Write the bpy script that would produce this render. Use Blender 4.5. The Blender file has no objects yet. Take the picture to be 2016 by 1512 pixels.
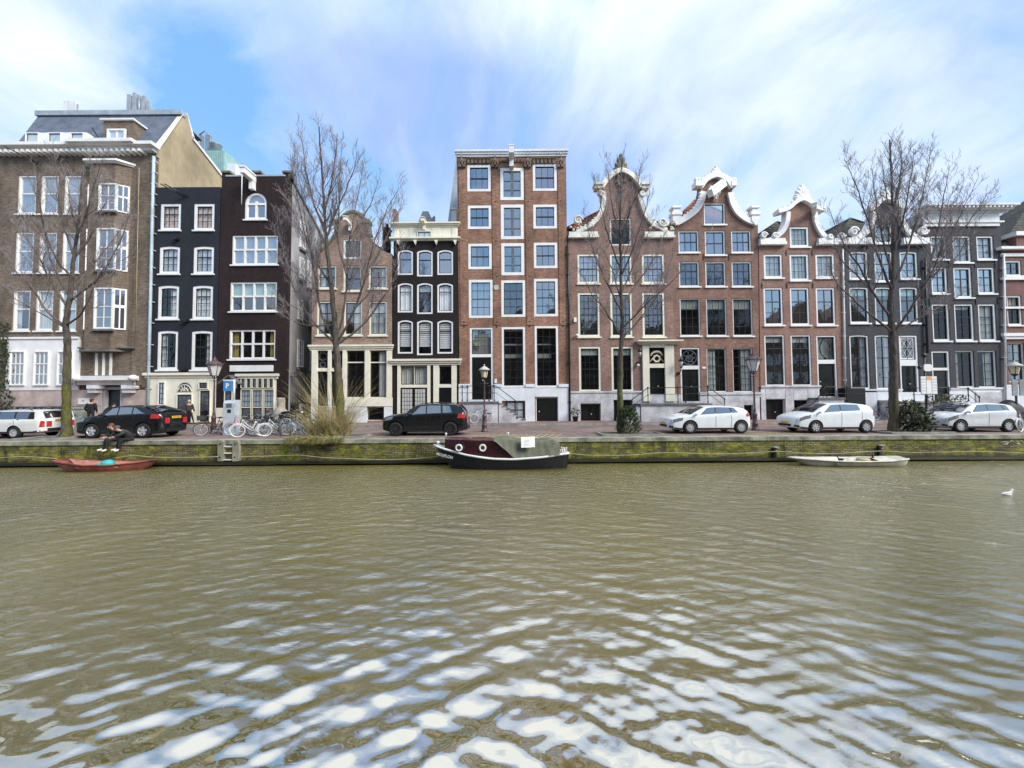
import bpy, bmesh, math, random
import numpy as np
from mathutils import Vector, Matrix
from mathutils.geometry import tessellate_polygon
from math import sin, cos, pi, radians, tan, atan, sqrt
random.seed(7)
SC = bpy.context.scene
COL = SC.collection
# ------------------------------------------------------------------ camera
F, CX, CY, EYE = 750.0, 1008.0, 756.0, 1.85
PITCH, ROLL = atan(27/750), radians(0.4)
CAMROT = Matrix.Rotation(pi/2 + PITCH, 3, 'X') @ Matrix.Rotation(-ROLL, 3, 'Z')
cd = bpy.data.cameras.new('camera')
cam = bpy.data.objects.new('camera', cd); COL.objects.link(cam)
cam.matrix_world = Matrix.Translation((0, 0, EYE)) @ CAMROT.to_4x4()
cd.sensor_width = 36; cd.lens = F/2016*36; cd.clip_end = 3000; cd.clip_start = 0.05
SC.camera = cam
def U(px, py, Y):
    """surveyed picture point -> place on the vertical plane y = Y"""
    d = CAMROT @ Vector((px-CX, -(py-CY), -F))
    return Vector((0, 0, EYE)) + d*(Y/d.y)
def UZ(px, py, Z):
    d = CAMROT @ Vector((px-CX, -(py-CY), -F))
    return Vector((0, 0, EYE)) + d*((Z-EYE)/d.z)
def xz(px, py, Y):
    p = U(px, py, Y); return (p.x, p.z)
def rect(x0, y0, x1, y1, Y):
    a = U((x0+x1)/2, (y0+y1)/2, Y)
    s = (U(x1, (y0+y1)/2, Y)-U(x0, (y0+y1)/2, Y)).length/2
    t = (U((x0+x1)/2, y0, Y)-U((x0+x1)/2, y1, Y)).length/2
    return a.x-s, a.z-t, a.x+s, a.z+t      # xa, za, xb, zb
# ------------------------------------------------------------------ materials
M = {}
def lin(c):
    if isinstance(c, (int, float)): c = (c, c, c)
    return (c[0], c[1], c[2], 1)
def newmat(name):
    m = bpy.data.materials.new(name); m.use_nodes = True
    nt = m.node_tree; b = nt.nodes['Principled BSDF']
    return m, nt, b
def N(nt, t, **kw):
    n = nt.nodes.new(t)
    for k, v in kw.items():
        if k.startswith('i_'):
            key = k[2:].replace('_', ' ')
            n.inputs[key].default_value = v
        else: setattr(n, k, v)
    return n
def mixc(nt, fac, a, b, bt='MIX'):
    n = nt.nodes.new('ShaderNodeMix'); n.data_type = 'RGBA'; n.blend_type = bt
    for i, v in ((0, fac), (6, a), (7, b)):
        s = n.inputs[i]
        if isinstance(v, bpy.types.NodeSocket): nt.links.new(v, s)
        else: s.default_value = v if i == 0 else lin(v)
    return n.outputs[2]
def ramp(nt, src, stops):
    r = nt.nodes.new('ShaderNodeValToRGB'); nt.links.new(src, r.inputs[0])
    e = r.color_ramp.elements
    while len(e) < len(stops): e.new(0.5)
    for k, (p, c) in enumerate(stops):
        e[k].position = p; e[k].color = lin(c)
    return r.outputs[0]
def noise(nt, vec, scale, detail=4, rough=.55, dist=0):
    n = N(nt, 'ShaderNodeTexNoise'); n.inputs['Scale'].default_value = scale
    n.inputs['Detail'].default_value = detail; n.inputs['Roughness'].default_value = rough
    n.inputs['Distortion'].default_value = dist
    if vec is not None: nt.links.new(vec, n.inputs['Vector'])
    return n.outputs['Fac']
def mapping(nt, vec, scale=(1, 1, 1), loc=(0, 0, 0), rot=(0, 0, 0)):
    m = N(nt, 'ShaderNodeMapping'); nt.links.new(vec, m.inputs[0])
    m.inputs['Scale'].default_value = scale; m.inputs['Location'].default_value = loc; m.inputs['Rotation'].default_value = rot
    return m.outputs[0]
def ocoord(nt): return N(nt, 'ShaderNodeTexCoord').outputs['Object']
def bump(nt, b, h, strength, dist=.02):
    n = N(nt, 'ShaderNodeBump'); n.inputs['Strength'].default_value = strength; n.inputs['Distance'].default_value = dist
    nt.links.new(h, n.inputs['Height']); nt.links.new(n.outputs[0], b.inputs['Normal'])
def plain(key, c, rough=.6, var=.12, scale=3.0, metal=0, spec=.5, bmp=0, stretch=(1, 1, 1), coat=0, alpha=1):
    """paint / stone / metal with uneven tone"""
    m, nt, b = newmat(key)
    v = mapping(nt, ocoord(nt), stretch)
    f = noise(nt, v, scale, 6, .6)
    f2 = noise(nt, v, scale*9, 3, .6)
    lo = tuple(max(0, x*(1-2.2*var)) for x in lin(c)[:3]); hi = tuple(x*(1+1.4*var) for x in lin(c)[:3])
    col = ramp(nt, f, [(.3, lo), (.68, hi)])
    col = mixc(nt, var*1.2, col, ramp(nt, f2, [(.3, .25), (.7, 1)]), 'MULTIPLY')
    nt.links.new(col, b.inputs['Base Color'])
    b.inputs['Roughness'].default_value = rough; b.inputs['Metallic'].default_value = metal
    b.inputs['Specular IOR Level'].default_value = spec; b.inputs['Coat Weight'].default_value = coat
    b.inputs['Coat Roughness'].default_value = .04
    if bmp: bump(nt, b, f2, bmp)
    M[key] = m; return m
def brickmat(key, c1, c2, mortar, blotch=.35, dirt=(.05, .045, .04), dirtamt=.35, bw=.22, rh=.07, ms=.009, rough=.85, paint=False):
    m, nt, b = newmat(key)
    o = ocoord(nt)
    s = N(nt, 'ShaderNodeSeparateXYZ'); nt.links.new(o, s.inputs[0])
    a = N(nt, 'ShaderNodeMath', operation='ADD'); nt.links.new(s.outputs[0], a.inputs[0]); nt.links.new(s.outputs[1], a.inputs[1])
    c = N(nt, 'ShaderNodeCombineXYZ'); nt.links.new(a.outputs[0], c.inputs[0]); nt.links.new(s.outputs[2], c.inputs[1])
    br = N(nt, 'ShaderNodeTexBrick'); nt.links.new(c.outputs[0], br.inputs['Vector'])
    br.inputs['Color1'].default_value = lin(c1); br.inputs['Color2'].default_value = lin(c2); br.inputs['Mortar'].default_value = lin(mortar)
    br.inputs['Scale'].default_value = 1; br.inputs['Brick Width'].default_value = bw; br.inputs['Row Height'].default_value = rh
    br.inputs['Mortar Size'].default_value = ms; br.inputs['Mortar Smooth'].default_value = .2; br.inputs['Bias'].default_value = 0
    col = br.outputs['Color']
    # courses and single bricks of other firing
    st = noise(nt, mapping(nt, o, (2.0, 2.0, 9)), 1.3, 6, .7)
    col = mixc(nt, blotch, col, ramp(nt, st, [(.28, .3), (.72, 1.35)]), 'MULTIPLY')
    big = noise(nt, mapping(nt, o, (.35, .35, .22)), 1.6, 5, .6, .4)
    col = mixc(nt, blotch*.8, col, ramp(nt, big, [(.32, .25), (.68, 1.3)]), 'MULTIPLY')
    gr = noise(nt, mapping(nt, o, (1.7, 1.7, .25)), 1.5, 6, .65)
    mk = N(nt, 'ShaderNodeMath', operation='MULTIPLY'); mk.inputs[1].default_value = dirtamt
    nt.links.new(ramp(nt, gr, [(.51, 0), (.72, 1)]), mk.inputs[0])
    col = mixc(nt, mk.outputs[0], col, dirt)
    nt.links.new(col, b.inputs['Base Color']); b.inputs['Roughness'].default_value = rough
    b.inputs['Specular IOR Level'].default_value = .25
    bump(nt, b, br.outputs['Fac'], -.35, .01)
    M[key] = m; return m
def glassmat(key, refl, tint=(.75, .8, .8), opaque=None):
    """old window glass: slightly wavy, part mirror part see-through"""
    m, nt, b = newmat(key)
    nt.nodes.remove(b)
    out = nt.nodes['Material Output']
    o = ocoord(nt)
    g = N(nt, 'ShaderNodeBsdfGlossy'); g.inputs['Roughness'].default_value = .03
    g.inputs['Color'].default_value = (.93, .96, 1, 1)
    bp = N(nt, 'ShaderNodeBump'); bp.inputs['Strength'].default_value = .10; bp.inputs['Distance'].default_value = .05
    nt.links.new(noise(nt, o, 1.7, 2, .5), bp.inputs['Height']); nt.links.new(bp.outputs[0], g.inputs['Normal'])
    if opaque is None:
        t = N(nt, 'ShaderNodeBsdfTransparent'); t.inputs[0].default_value = lin(tint)
    else:
        t = N(nt, 'ShaderNodeBsdfDiffuse'); t.inputs[0].default_value = lin(opaque)
    fr = N(nt, 'ShaderNodeLayerWeight')
    pw = N(nt, 'ShaderNodeMath', operation='POWER'); pw.inputs[1].default_value = 3.5; nt.links.new(fr.outputs['Facing'], pw.inputs[0])
    ad = N(nt, 'ShaderNodeMath', operation='MULTIPLY_ADD', use_clamp=True); ad.inputs[1].default_value = .6; ad.inputs[2].default_value = refl
    nt.links.new(pw.outputs[0], ad.inputs[0])
    mx = N(nt, 'ShaderNodeMixShader'); nt.links.new(ad.outputs[0], mx.inputs[0])
    nt.links.new(t.outputs[0], mx.inputs[1]); nt.links.new(g.outputs[0], mx.inputs[2])
    nt.links.new(mx.outputs[0], out.inputs[0])
    M[key] = m; return m
# ------------------------------------------------------------------ mesh builder
class MB:
    def __init__(s): s.v = []; s.f = []; s.m = []; s.s = []
    def face(s, idx, mat=0, smooth=False): s.f.append(tuple(idx)); s.m.append(mat); s.s.append(smooth)
    def add(s, pts): 
        n = len(s.v); s.v += [tuple(p) for p in pts]; return n
    def quad(s, a, b, c, d, mat=0): n = s.add((a, b, c, d)); s.face((n, n+1, n+2, n+3), mat)
    def box(s, x0, x1, y0, y1, z0, z1, mat=0):
        n = s.add([(x, y, z) for x in (x0, x1) for y in (y0, y1) for z in (z0, z1)])
        for q in ((0, 1, 3, 2), (4, 6, 7, 5), (0, 4, 5, 1), (2, 3, 7, 6), (0, 2, 6, 4), (1, 5, 7, 3)): s.face([n+i for i in q], mat)
        return s
    def bar(s, p, q, w, h, mat=0):
        """square bar from p to q"""
        p, q = Vector(p), Vector(q); d = (q-p).normalized()
        up = Vector((0, 0, 1)) if abs(d.z) < .9 else Vector((0, 1, 0))
        a = d.cross(up).normalized()*w/2; b = d.cross(a).normalized()*h/2
        n = s.add([e+i*a+j*b for e in (p, q) for i, j in ((-1, -1), (1, -1), (1, 1), (-1, 1))])
        for k in range(4): s.face((n+k, n+(k+1) % 4, n+4+(k+1) % 4, n+4+k), mat)
        s.face((n+3, n+2, n+1, n), mat); s.face((n+4, n+5, n+6, n+7), mat); return s
    def prism(s, loops, a0, a1, axis='y', mat=0, back=True, side=None):
        if axis == 'y': mp = lambda p, a: (p[0], a, p[1])
        elif axis == 'x': mp = lambda p, a: (a, p[0], p[1])
        else: mp = lambda p, a: (p[0], p[1], a)
        flat = [p for L in loops for p in L]
        tr = tessellate_polygon([[Vector((p[0], p[1], 0)) for p in L] for L in loops])
        for a in ((a0, a1) if back else (a0,)):
            n = s.add([mp(p, a) for p in flat])
            for t in tr: s.face([n+i for i in t], mat)
        for L in loops:
            n = s.add([mp(p, a) for a in (a0, a1) for p in L]); k = len(L)
            for i in range(k): s.face((n+i, n+(i+1) % k, n+k+(i+1) % k, n+k+i), mat if side is None else side)
        return s
    def flat(s, L, y, mat=0):
        n = s.add([(p[0], y, p[1]) for p in L]); s.face(range(n, n+len(L)), mat); return s
    def tube(s, pts, rad, n=6, mat=0, cap=True, smooth=True):
        pts = [Vector(p) for p in pts]
        if not isinstance(rad, (list, tuple)): rad = [rad]*len(pts)
        d0 = (pts[1]-pts[0]).normalized()
        a = d0.cross(Vector((0, 0, 1)) if abs(d0.z) < .95 else Vector((0, 1, 0))).normalized()
        base = len(s.v)
        for i, p in enumerate(pts):
            d = (pts[min(i+1, len(pts)-1)]-pts[max(i-1, 0)])
            d = d.normalized() if d.length > 1e-9 else d0
            a = a - d*a.dot(d)
            a = a.normalized() if a.length > 1e-6 else d.orthogonal().normalized()
            b = d.cross(a)
            s.v += [tuple(p+rad[i]*(cos(2*pi*k/n)*a+sin(2*pi*k/n)*b)) for k in range(n)]
        for i in range(len(pts)-1):
            for k in range(n):
                s.face((base+i*n+k, base+i*n+(k+1) % n, base+(i+1)*n+(k+1) % n, base+(i+1)*n+k), mat, smooth)
        if cap:
            s.face([base+k for k in range(n)][::-1], mat); s.face([base+(len(pts)-1)*n+k for k in range(n)], mat)
        return s
    def lathe(s, prof, c=(0, 0, 0), n=16, axis='z', mat=0, smooth=True, ang0=0, cap=True):
        base = len(s.v)
        for (r, h) in prof:
            for k in range(n):
                t = ang0+2*pi*k/n; p = (r*cos(t), r*sin(t), h)
                if axis == 'y': p = (p[0], h, p[1])
                elif axis == 'x': p = (h, p[0], p[1])
                s.v.append((c[0]+p[0], c[1]+p[1], c[2]+p[2]))
        for i in range(len(prof)-1):
            for k in range(n): s.face((base+i*n+k, base+i*n+(k+1) % n, base+(i+1)*n+(k+1) % n, base+(i+1)*n+k), mat, smooth)
        if cap: s.face([base+k for k in range(n)][::-1], mat); s.face([base+(len(prof)-1)*n+k for k in range(n)], mat)
        return s
    def ball(s, c, rx, ry=None, rz=None, n=10, m=6, mat=0):
        ry = ry or rx; rz = rz or rx
        base = len(s.v)
        for i in range(m+1):
            ph = pi*i/m
            for k in range(n): s.v.append((c[0]+rx*sin(ph)*cos(2*pi*k/n), c[1]+ry*sin(ph)*sin(2*pi*k/n), c[2]+rz*cos(ph)))
        for i in range(m):
            for k in range(n): s.face((base+i*n+k, base+i*n+(k+1) % n, base+(i+1)*n+(k+1) % n, base+(i+1)*n+k), mat, True)
        return s
    def grid(s, P, mat=0, smooth=True, closed=False):
        """P[i][j] points"""
        ni, nj = len(P), len(P[0]); base = s.add([p for r in P for p in r])
        for i in range(ni-1):
            for j in range(nj if closed else nj-1):
                s.face((base+i*nj+j, base+i*nj+(j+1) % nj, base+(i+1)*nj+(j+1) % nj, base+(i+1)*nj+j), mat, smooth)
        return s
    def build(s, name, mats, parent=None, loc=None):
        mats = [M[k] if isinstance(k, str) else k for k in (mats if isinstance(mats, (list, tuple)) else [mats])]
        me = bpy.data.meshes.new(name)
        o = Vector((0, 0, 0))
        if parent is not None: o = root_of(parent).location
        elif loc is not None: o = Vector(loc)
        V = np.array(s.v, dtype=float).reshape(-1, 3) - np.array(o)
        me.from_pydata(V.tolist(), [], s.f)
        me.polygons.foreach_set('material_index', s.m)
        me.polygons.foreach_set('use_smooth', s.s)
        for m in mats: me.materials.append(m)
        bm = bmesh.new(); bm.from_mesh(me)
        bmesh.ops.remove_doubles(bm, verts=bm.verts, dist=1e-5)
        bmesh.ops.recalc_face_normals(bm, faces=bm.faces); bm.to_mesh(me); bm.free()
        ob = bpy.data.objects.new(name, me); COL.objects.link(ob)
        if parent is not None: ob.parent = parent
        else: ob.location = o
        return ob
def root_of(o):
    while o.parent is not None: o = o.parent
    return o
def tag(o, label=None, cat=None, group=None, kind=None):
    for k, v in (('label', label), ('category', cat), ('group', group), ('kind', kind)):
        if v: o[k] = v
    return o
def thing(name, loc, label, cat, group=None):
    o = bpy.data.objects.new(name, None); COL.objects.link(o); o.location = loc
    o.empty_display_size = .2
    return tag(o, label, cat, group)
def copy_tree(o, parent=None):
    c = o.copy(); COL.objects.link(c)
    if parent is not None: c.parent = parent
    for ch in [x for x in list(bpy.data.objects) if x.parent == o]: copy_tree(ch, c)
    return c
def struct(mb, name, mats):
    o = mb.build(name, mats); o['kind'] = 'structure'; return o
# ------------------------------------------------------------------ palette
plain('white', (.84, .83, .80), .5, .05, 1.5)
plain('cream', (.82, .78, .63), .5, .05, 1.5)
plain('offcream', (.80, .78, .68), .6, .14, 2.5); plain('offwhite', (.74, .75, .76), .6, .08, 1.2)
plain('plinth_white', (.76, .79, .82), .7, .07, .9)
plain('stone', (.50, .50, .51), .8, .16, 1.4, bmp=.2)
plain('stone_pale', (.60, .60, .62), .8, .2, 1.1, bmp=.2)
plain('stone_dark', (.16, .155, .15), .8, .2, 2, bmp=.2)
plain('granite_pink', (.54, .43, .385), .8, .16, 1.0, bmp=.2)
plain('sash_dark', (.018, .022, .022), .35, .1, 2)
plain('sash_green', (.03, .05, .045), .35, .1, 2)
plain('sash_grey', (.12, .15, .16), .4, .1, 2)
plain('door_black', (.008, .010, .009), .3, .2, 2)
plain('iron', (.012, .012, .013), .4, .2, 5)
plain('metal_grey', (.32, .34, .35), .45, .12, 3, metal=.4)
plain('pipe_blue', (.45, .55, .60), .5, .1, 2)
plain('slate', (.12, .14, .18), .65, .18, 1.4, bmp=.3)
plain('zinc', (.42, .45, .48), .5, .12, 1.5, metal=.3)
plain('teal_cladding', (.30, .48, .45), .55, .07, 1.5)
plain('curtain_white', (.80, .80, .80), .9, .05, 2)
plain('curtain_peach', (.80, .60, .50), .9, .12, 4)
plain('curtain_yellow', (.62, .45, .12), .9, .12, 2)
plain('blind_green', (.58, .78, .70), .9, .04, 2)
plain('blind_grey', (.50, .50, .45), .8, .05, 2)
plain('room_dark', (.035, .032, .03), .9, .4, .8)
plain('handle_yellow', (.9, .75, .45), .5, .1, 2)  # pale yellow of the door handles
plain('side_render', (.36, .36, .36), .9, .2, .5, bmp=.3, stretch=(1, 1, .4))
plain('gable_tan', (.46, .37, .23), .9, .18, .35, bmp=.3, stretch=(1, 1, .6))
plain('roof_flat', (.12, .12, .12), .9, .2, 2)
plain('mossy_stone', (.20, .19, .13), .9, .3, 3, bmp=.3)
brickmat('brick_brown', (.17, .118, .078), (.27, .20, .145), (.25, .215, .175), .75, (.05, .042, .036), .40)
brickmat('brick_slate', (.026, .029, .038), (.034, .037, .048), (.018, .02, .026), .3, (.016, .017, .02), .3)
brickmat('brick_black', (.028, .018, .018), (.045, .026, .024), (.02, .014, .014), .5, (.06, .045, .04), .22)
brickmat('brick_pink', (.25, .155, .11), (.42, .28, .205), (.42, .34, .28), .6, (.17, .13, .08), .4)
brickmat('brick_ink', (.018, .015, .015), (.028, .022, .021), (.014, .012, .012), .3, (.04, .032, .028), .15)
brickmat('brick_red', (.25, .115, .07), (.43, .205, .125), (.38, .29, .225), .75, (.15, .085, .06), .5)
brickmat('brick_rose', (.25, .13, .10), (.37, .215, .17), (.35, .28, .24), .6, (.12, .085, .07), .45)
brickmat('brick_russet', (.235, .112, .078), (.35, .185, .135), (.33, .26, .215), .65, (.11, .075, .055), .5)
brickmat('brick_orange', (.27, .135, .10), (.37, .20, .15), (.36, .28, .23), .45, (.14, .09, .07), .4)
brickmat('brick_grey', (.062, .064, .070), (.085, .086, .092), (.055, .055, .06), .35, (.10, .095, .09), .3)
brickmat('brick_graphite', (.066, .066, .072), (.09, .088, .094), (.058, .058, .062), .3, (.11, .10, .095), .25)
brickmat('brick_wine', (.17, .075, .06), (.25, .115, .09), (.27, .2, .17), .4, (.12, .07, .05), .4)
brickmat('tile_red', (.42, .13, .06), (.55, .20, .10), (.10, .05, .04), .5, (.2, .1, .06), .4, .25, .3, .05)
brickmat('tile_dark', (.09, .085, .075), (.14, .13, .11), (.03, .03, .03), .5, (.12, .13, .06), .6, .28, .3, .06)
glassmat('glass_sky', .40, (.55, .6, .6)); glassmat('glass_mid', .22, (.8, .85, .85)); glassmat('glass_dark', .05, (.75, .78, .76))
glassmat('glass_clear', .08, (.95, .97, .97))
glassmat('glass_solid', .30, opaque=(.06, .07, .08)); glassmat('glass_light', .30, opaque=(.45, .5, .52))
# ================================================================== sky and light
SUN_EL, SUN_AZ = radians(38), radians(124)     # azimuth clockwise from +y: behind the viewer, to the right
SUN_DIR = Vector((sin(SUN_AZ)*cos(SUN_EL), cos(SUN_AZ)*cos(SUN_EL), sin(SUN_EL)))
def make_world():
    w = bpy.data.worlds.new('World'); SC.world = w; w.use_nodes = True
    nt = w.node_tree; bg = nt.nodes['Background']
    sky = N(nt, 'ShaderNodeTexSky'); sky.sky_type = 'NISHITA'; sky.sun_disc = False
    sky.sun_elevation = SUN_EL; sky.sun_rotation = SUN_AZ; sky.air_density = 1.0; sky.dust_density = .6; sky.ozone_density = 2.5
    g = N(nt, 'ShaderNodeTexCoord').outputs['Generated']
    s = N(nt, 'ShaderNodeSeparateXYZ'); nt.links.new(g, s.inputs[0])
    zz = N(nt, 'ShaderNodeMath', operation='MAXIMUM'); zz.inputs[1].default_value = .0; nt.links.new(s.outputs[2], zz.inputs[0])
    z2 = N(nt, 'ShaderNodeMath', operation='ADD'); z2.inputs[1].default_value = .55; nt.links.new(zz.outputs[0], z2.inputs[0])
    q = []
    for i in (0, 1):
        d = N(nt, 'ShaderNodeMath', operation='DIVIDE'); nt.links.new(s.outputs[i], d.inputs[0]); nt.links.new(z2.outputs[0], d.inputs[1]); q.append(d)
    c = N(nt, 'ShaderNodeCombineXYZ'); nt.links.new(q[0].outputs[0], c.inputs[0]); nt.links.new(q[1].outputs[0], c.inputs[1])
    P = c.outputs[0]
    warp = N(nt, 'ShaderNodeTexNoise'); warp.inputs['Scale'].default_value = .9; warp.inputs['Detail'].default_value = 3
    nt.links.new(P, warp.inputs['Vector'])
    wv = N(nt, 'ShaderNodeVectorMath', operation='MULTIPLY_ADD'); wv.inputs[1].default_value = (.7, .7, 0)
    nt.links.new(warp.outputs['Color'], wv.inputs[0]); nt.links.new(P, wv.inputs[2])
    W = wv.outputs[0]
    # broad cloud sheets, long in y so that they fan out overhead
    n1 = noise(nt, mapping(nt, W, (1.0, .85, 1), SKY_OFF1), 2.9, 8, .56, .6)
    n2 = noise(nt, mapping(nt, W, (3.0, 1.2, 1), SKY_OFF2, (0, 0, radians(-30))), 2.4, 7, .6, .7)
    a = N(nt, 'ShaderNodeMath', operation='MULTIPLY'); a.inputs[1].default_value = .80; nt.links.new(n1, a.inputs[0])
    a2 = N(nt, 'ShaderNodeMath', operation='MULTIPLY_ADD'); a2.inputs[1].default_value = .20
    nt.links.new(n2, a2.inputs[0]); nt.links.new(a.outputs[0], a2.inputs[2])
    dens = a2.outputs[0]
    # clear gaps where the blue shows; negative amounts thicken the cloud
    def gap(px, py, size, amt, dens):
        d = (CAMROT @ Vector((px-CX, -(py-CY), -F))).normalized()
        dt = N(nt, 'ShaderNodeVectorMath', operation='DISTANCE'); dt.inputs[1].default_value = d
        nt.links.new(g, dt.inputs[0])
        mr = N(nt, 'ShaderNodeMapRange'); mr.interpolation_type = 'SMOOTHSTEP'; mr.inputs['From Min'].default_value = 0; mr.inputs['From Max'].default_value = size
        mr.inputs['To Min'].default_value = -amt; mr.inputs['To Max'].default_value = 0
        nt.links.new(dt.outputs['Value'], mr.inputs['Value'])
        ad = N(nt, 'ShaderNodeMath', operation='ADD'); nt.links.new(mr.outputs[0], ad.inputs[0]); nt.links.new(dens, ad.inputs[1])
        return ad.outputs[0]
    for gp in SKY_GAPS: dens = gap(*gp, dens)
    mask = ramp(nt, dens, [(.42, 0), (.51, .5), (.63, 1)])
    tone = noise(nt, mapping(nt, W, (1, .7, 1), (3.1, 7.7, 0)), 2.2, 7, .55)
    ccol = ramp(nt, tone, [(.38, (.33, .43, .76)), (.50, (.50, .61, .84)), (.64, (.74, .79, .84))])
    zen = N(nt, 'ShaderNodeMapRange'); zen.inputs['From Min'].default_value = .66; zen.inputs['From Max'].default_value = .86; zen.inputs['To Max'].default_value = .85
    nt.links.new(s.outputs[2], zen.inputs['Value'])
    ccol = mixc(nt, zen.outputs[0], ccol, (1.12, 1.15, 1.19))      # brightness added to the cloud overhead, for white reflections in the water
    sc = mixc(nt, 1.0, sky.outputs[0], (.118*1.0, .128, .132), 'MULTIPLY')
    clear = mixc(nt, .6, sc, (.24, .52, .92))
    col = mixc(nt, mask, clear, ccol)
    # pale, milky air close to the skyline
    hz = ramp(nt, s.outputs[2], [(.0, .75), (.22, .45), (.5, 0)])
    hm = N(nt, 'ShaderNodeMath', operation='MULTIPLY'); hm.inputs[1].default_value = .75; nt.links.new(hz, hm.inputs[0])
    col = mixc(nt, hm.outputs[0], col, (.60, .76, .88))
    below = ramp(nt, s.outputs[2], [(.49, 0), (.5, 1)])
    mr = N(nt, 'ShaderNodeMapRange'); mr.inputs['From Min'].default_value = -.04; mr.inputs['From Max'].default_value = 0
    nt.links.new(s.outputs[2], mr.inputs['Value'])
    col = mixc(nt, mr.outputs[0], (.10, .09, .07), col)
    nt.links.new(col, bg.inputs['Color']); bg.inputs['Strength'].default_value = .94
SKY_OFF1 = (2.3, .4, 0); SKY_OFF2 = (.2, 4.1, 0)
SKY_GAPS = [(330, 150, .24, .06), (450, 330, .2, .05), (1520, 310, .12, .07), (560, 60, .28, -.10), (1380, 190, .3, -.08), (80, 130, .25, -.06), (1900, 330, .5, -.05), (1008, -800, .85, -.17)]  # last entry adds cloud above the view for the water to mirror
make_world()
sd = bpy.data.lights.new('sun', 'SUN'); so = bpy.data.objects.new('sun', sd); COL.objects.link(so)
sd.energy = 3.0; sd.angle = radians(30); sd.color = (1, .95, .88)
so.rotation_euler = SUN_DIR.to_track_quat('Z', 'Y').to_euler(); so.location = (30, -40, 60)
vs = SC.view_settings
vs.view_transform = 'Standard'; vs.look = 'None'; vs.gamma = 1; vs.exposure = 0.6
SC.cycles.max_bounces = 6; SC.cycles.transparent_max_bounces = 10
SC.cycles.caustics_reflective = False; SC.cycles.caustics_refractive = False
# ================================================================== levels
YW, YH, ZW = 17.34, 28.3, -1.13          # quay face, house fronts, water level
# ---- ground
brickmat('road_brick', (.22, .15, .13), (.31, .23, .205), (.20, .17, .15), .5, (.12, .10, .09), .6, .2, .1, .01)
brickmat('pavement_brick', (.27, .15, .12), (.34, .21, .17), (.24, .19, .17), .4, (.15, .12, .11), .5, .2, .1, .01)
for k in ('road_brick', 'pavement_brick'):      # lie flat: use x, y
    nt = M[k].node_tree
    c = [n for n in nt.nodes if n.bl_idname == 'ShaderNodeCombineXYZ'][0]; s = [n for n in nt.nodes if n.bl_idname == 'ShaderNodeSeparateXYZ'][0]
    for l in list(c.inputs[0].links)+list(c.inputs[1].links): nt.links.remove(l)
    nt.links.new(s.outputs[0], c.inputs[0]); nt.links.new(s.outputs[1], c.inputs[1])
plain('earth', (.12, .10, .07), .95, .3, 2, bmp=.5)
plain('kerb_stone', (.34, .33, .32), .85, .2, 2, bmp=.2)
plain('coping', (.33, .325, .25), .9, .32, 1.6, bmp=.5, stretch=(1, 1, 1))
plain('paint_yellow', (.48, .42, .16), .8, .3, 6)
struct(MB().box(-400, 400, YW+.5, 900, -3, -.02), 'ground', 'earth')
struct(MB().box(-90, 90, YW+.5, 25.2, -.018, 0), 'road', 'road_brick')
struct(MB().box(-90, 90, 25.34, YH+1.2, -.018, .10), 'pavement', 'pavement_brick')
struct(MB().box(-90, 90, 25.2, 25.34, -.018, .11), 'kerb', 'kerb_stone')
mb = MB()
x = -60
while x < 60:
    w = random.uniform(1.1, 1.5); mb.box(x+.006, x+w-.006, YW-.05, YW+.5, -.16, .012+random.uniform(-.006, .006)); x += w
struct(mb, 'coping', 'coping')
# yellow hatching at the corner of the parking strip
mb = MB()
for k in range(14):
    X = U(915, 853, 18.6).x+k*.33; mb.quad((X, 17.95, .004), (X+.09, 17.95, .004), (X+.55, 19.3, .004), (X+.46, 19.3, .004))
mb.box(U(905, 853, 18).x, U(1075, 853, 18).x, 17.93, 18.0, .001, .005)
struct(mb, 'road_marking', 'paint_yellow')
mb = MB()
for k in range(9):
    X = U(1490, 850, 18.4).x+k*.33; mb.quad((X, 17.95, .004), (X+.09, 17.95, .004), (X-.5, 19.2, .004), (X-.59, 19.2, .004))
struct(mb, 'road_marking', 'paint_yellow')
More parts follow.
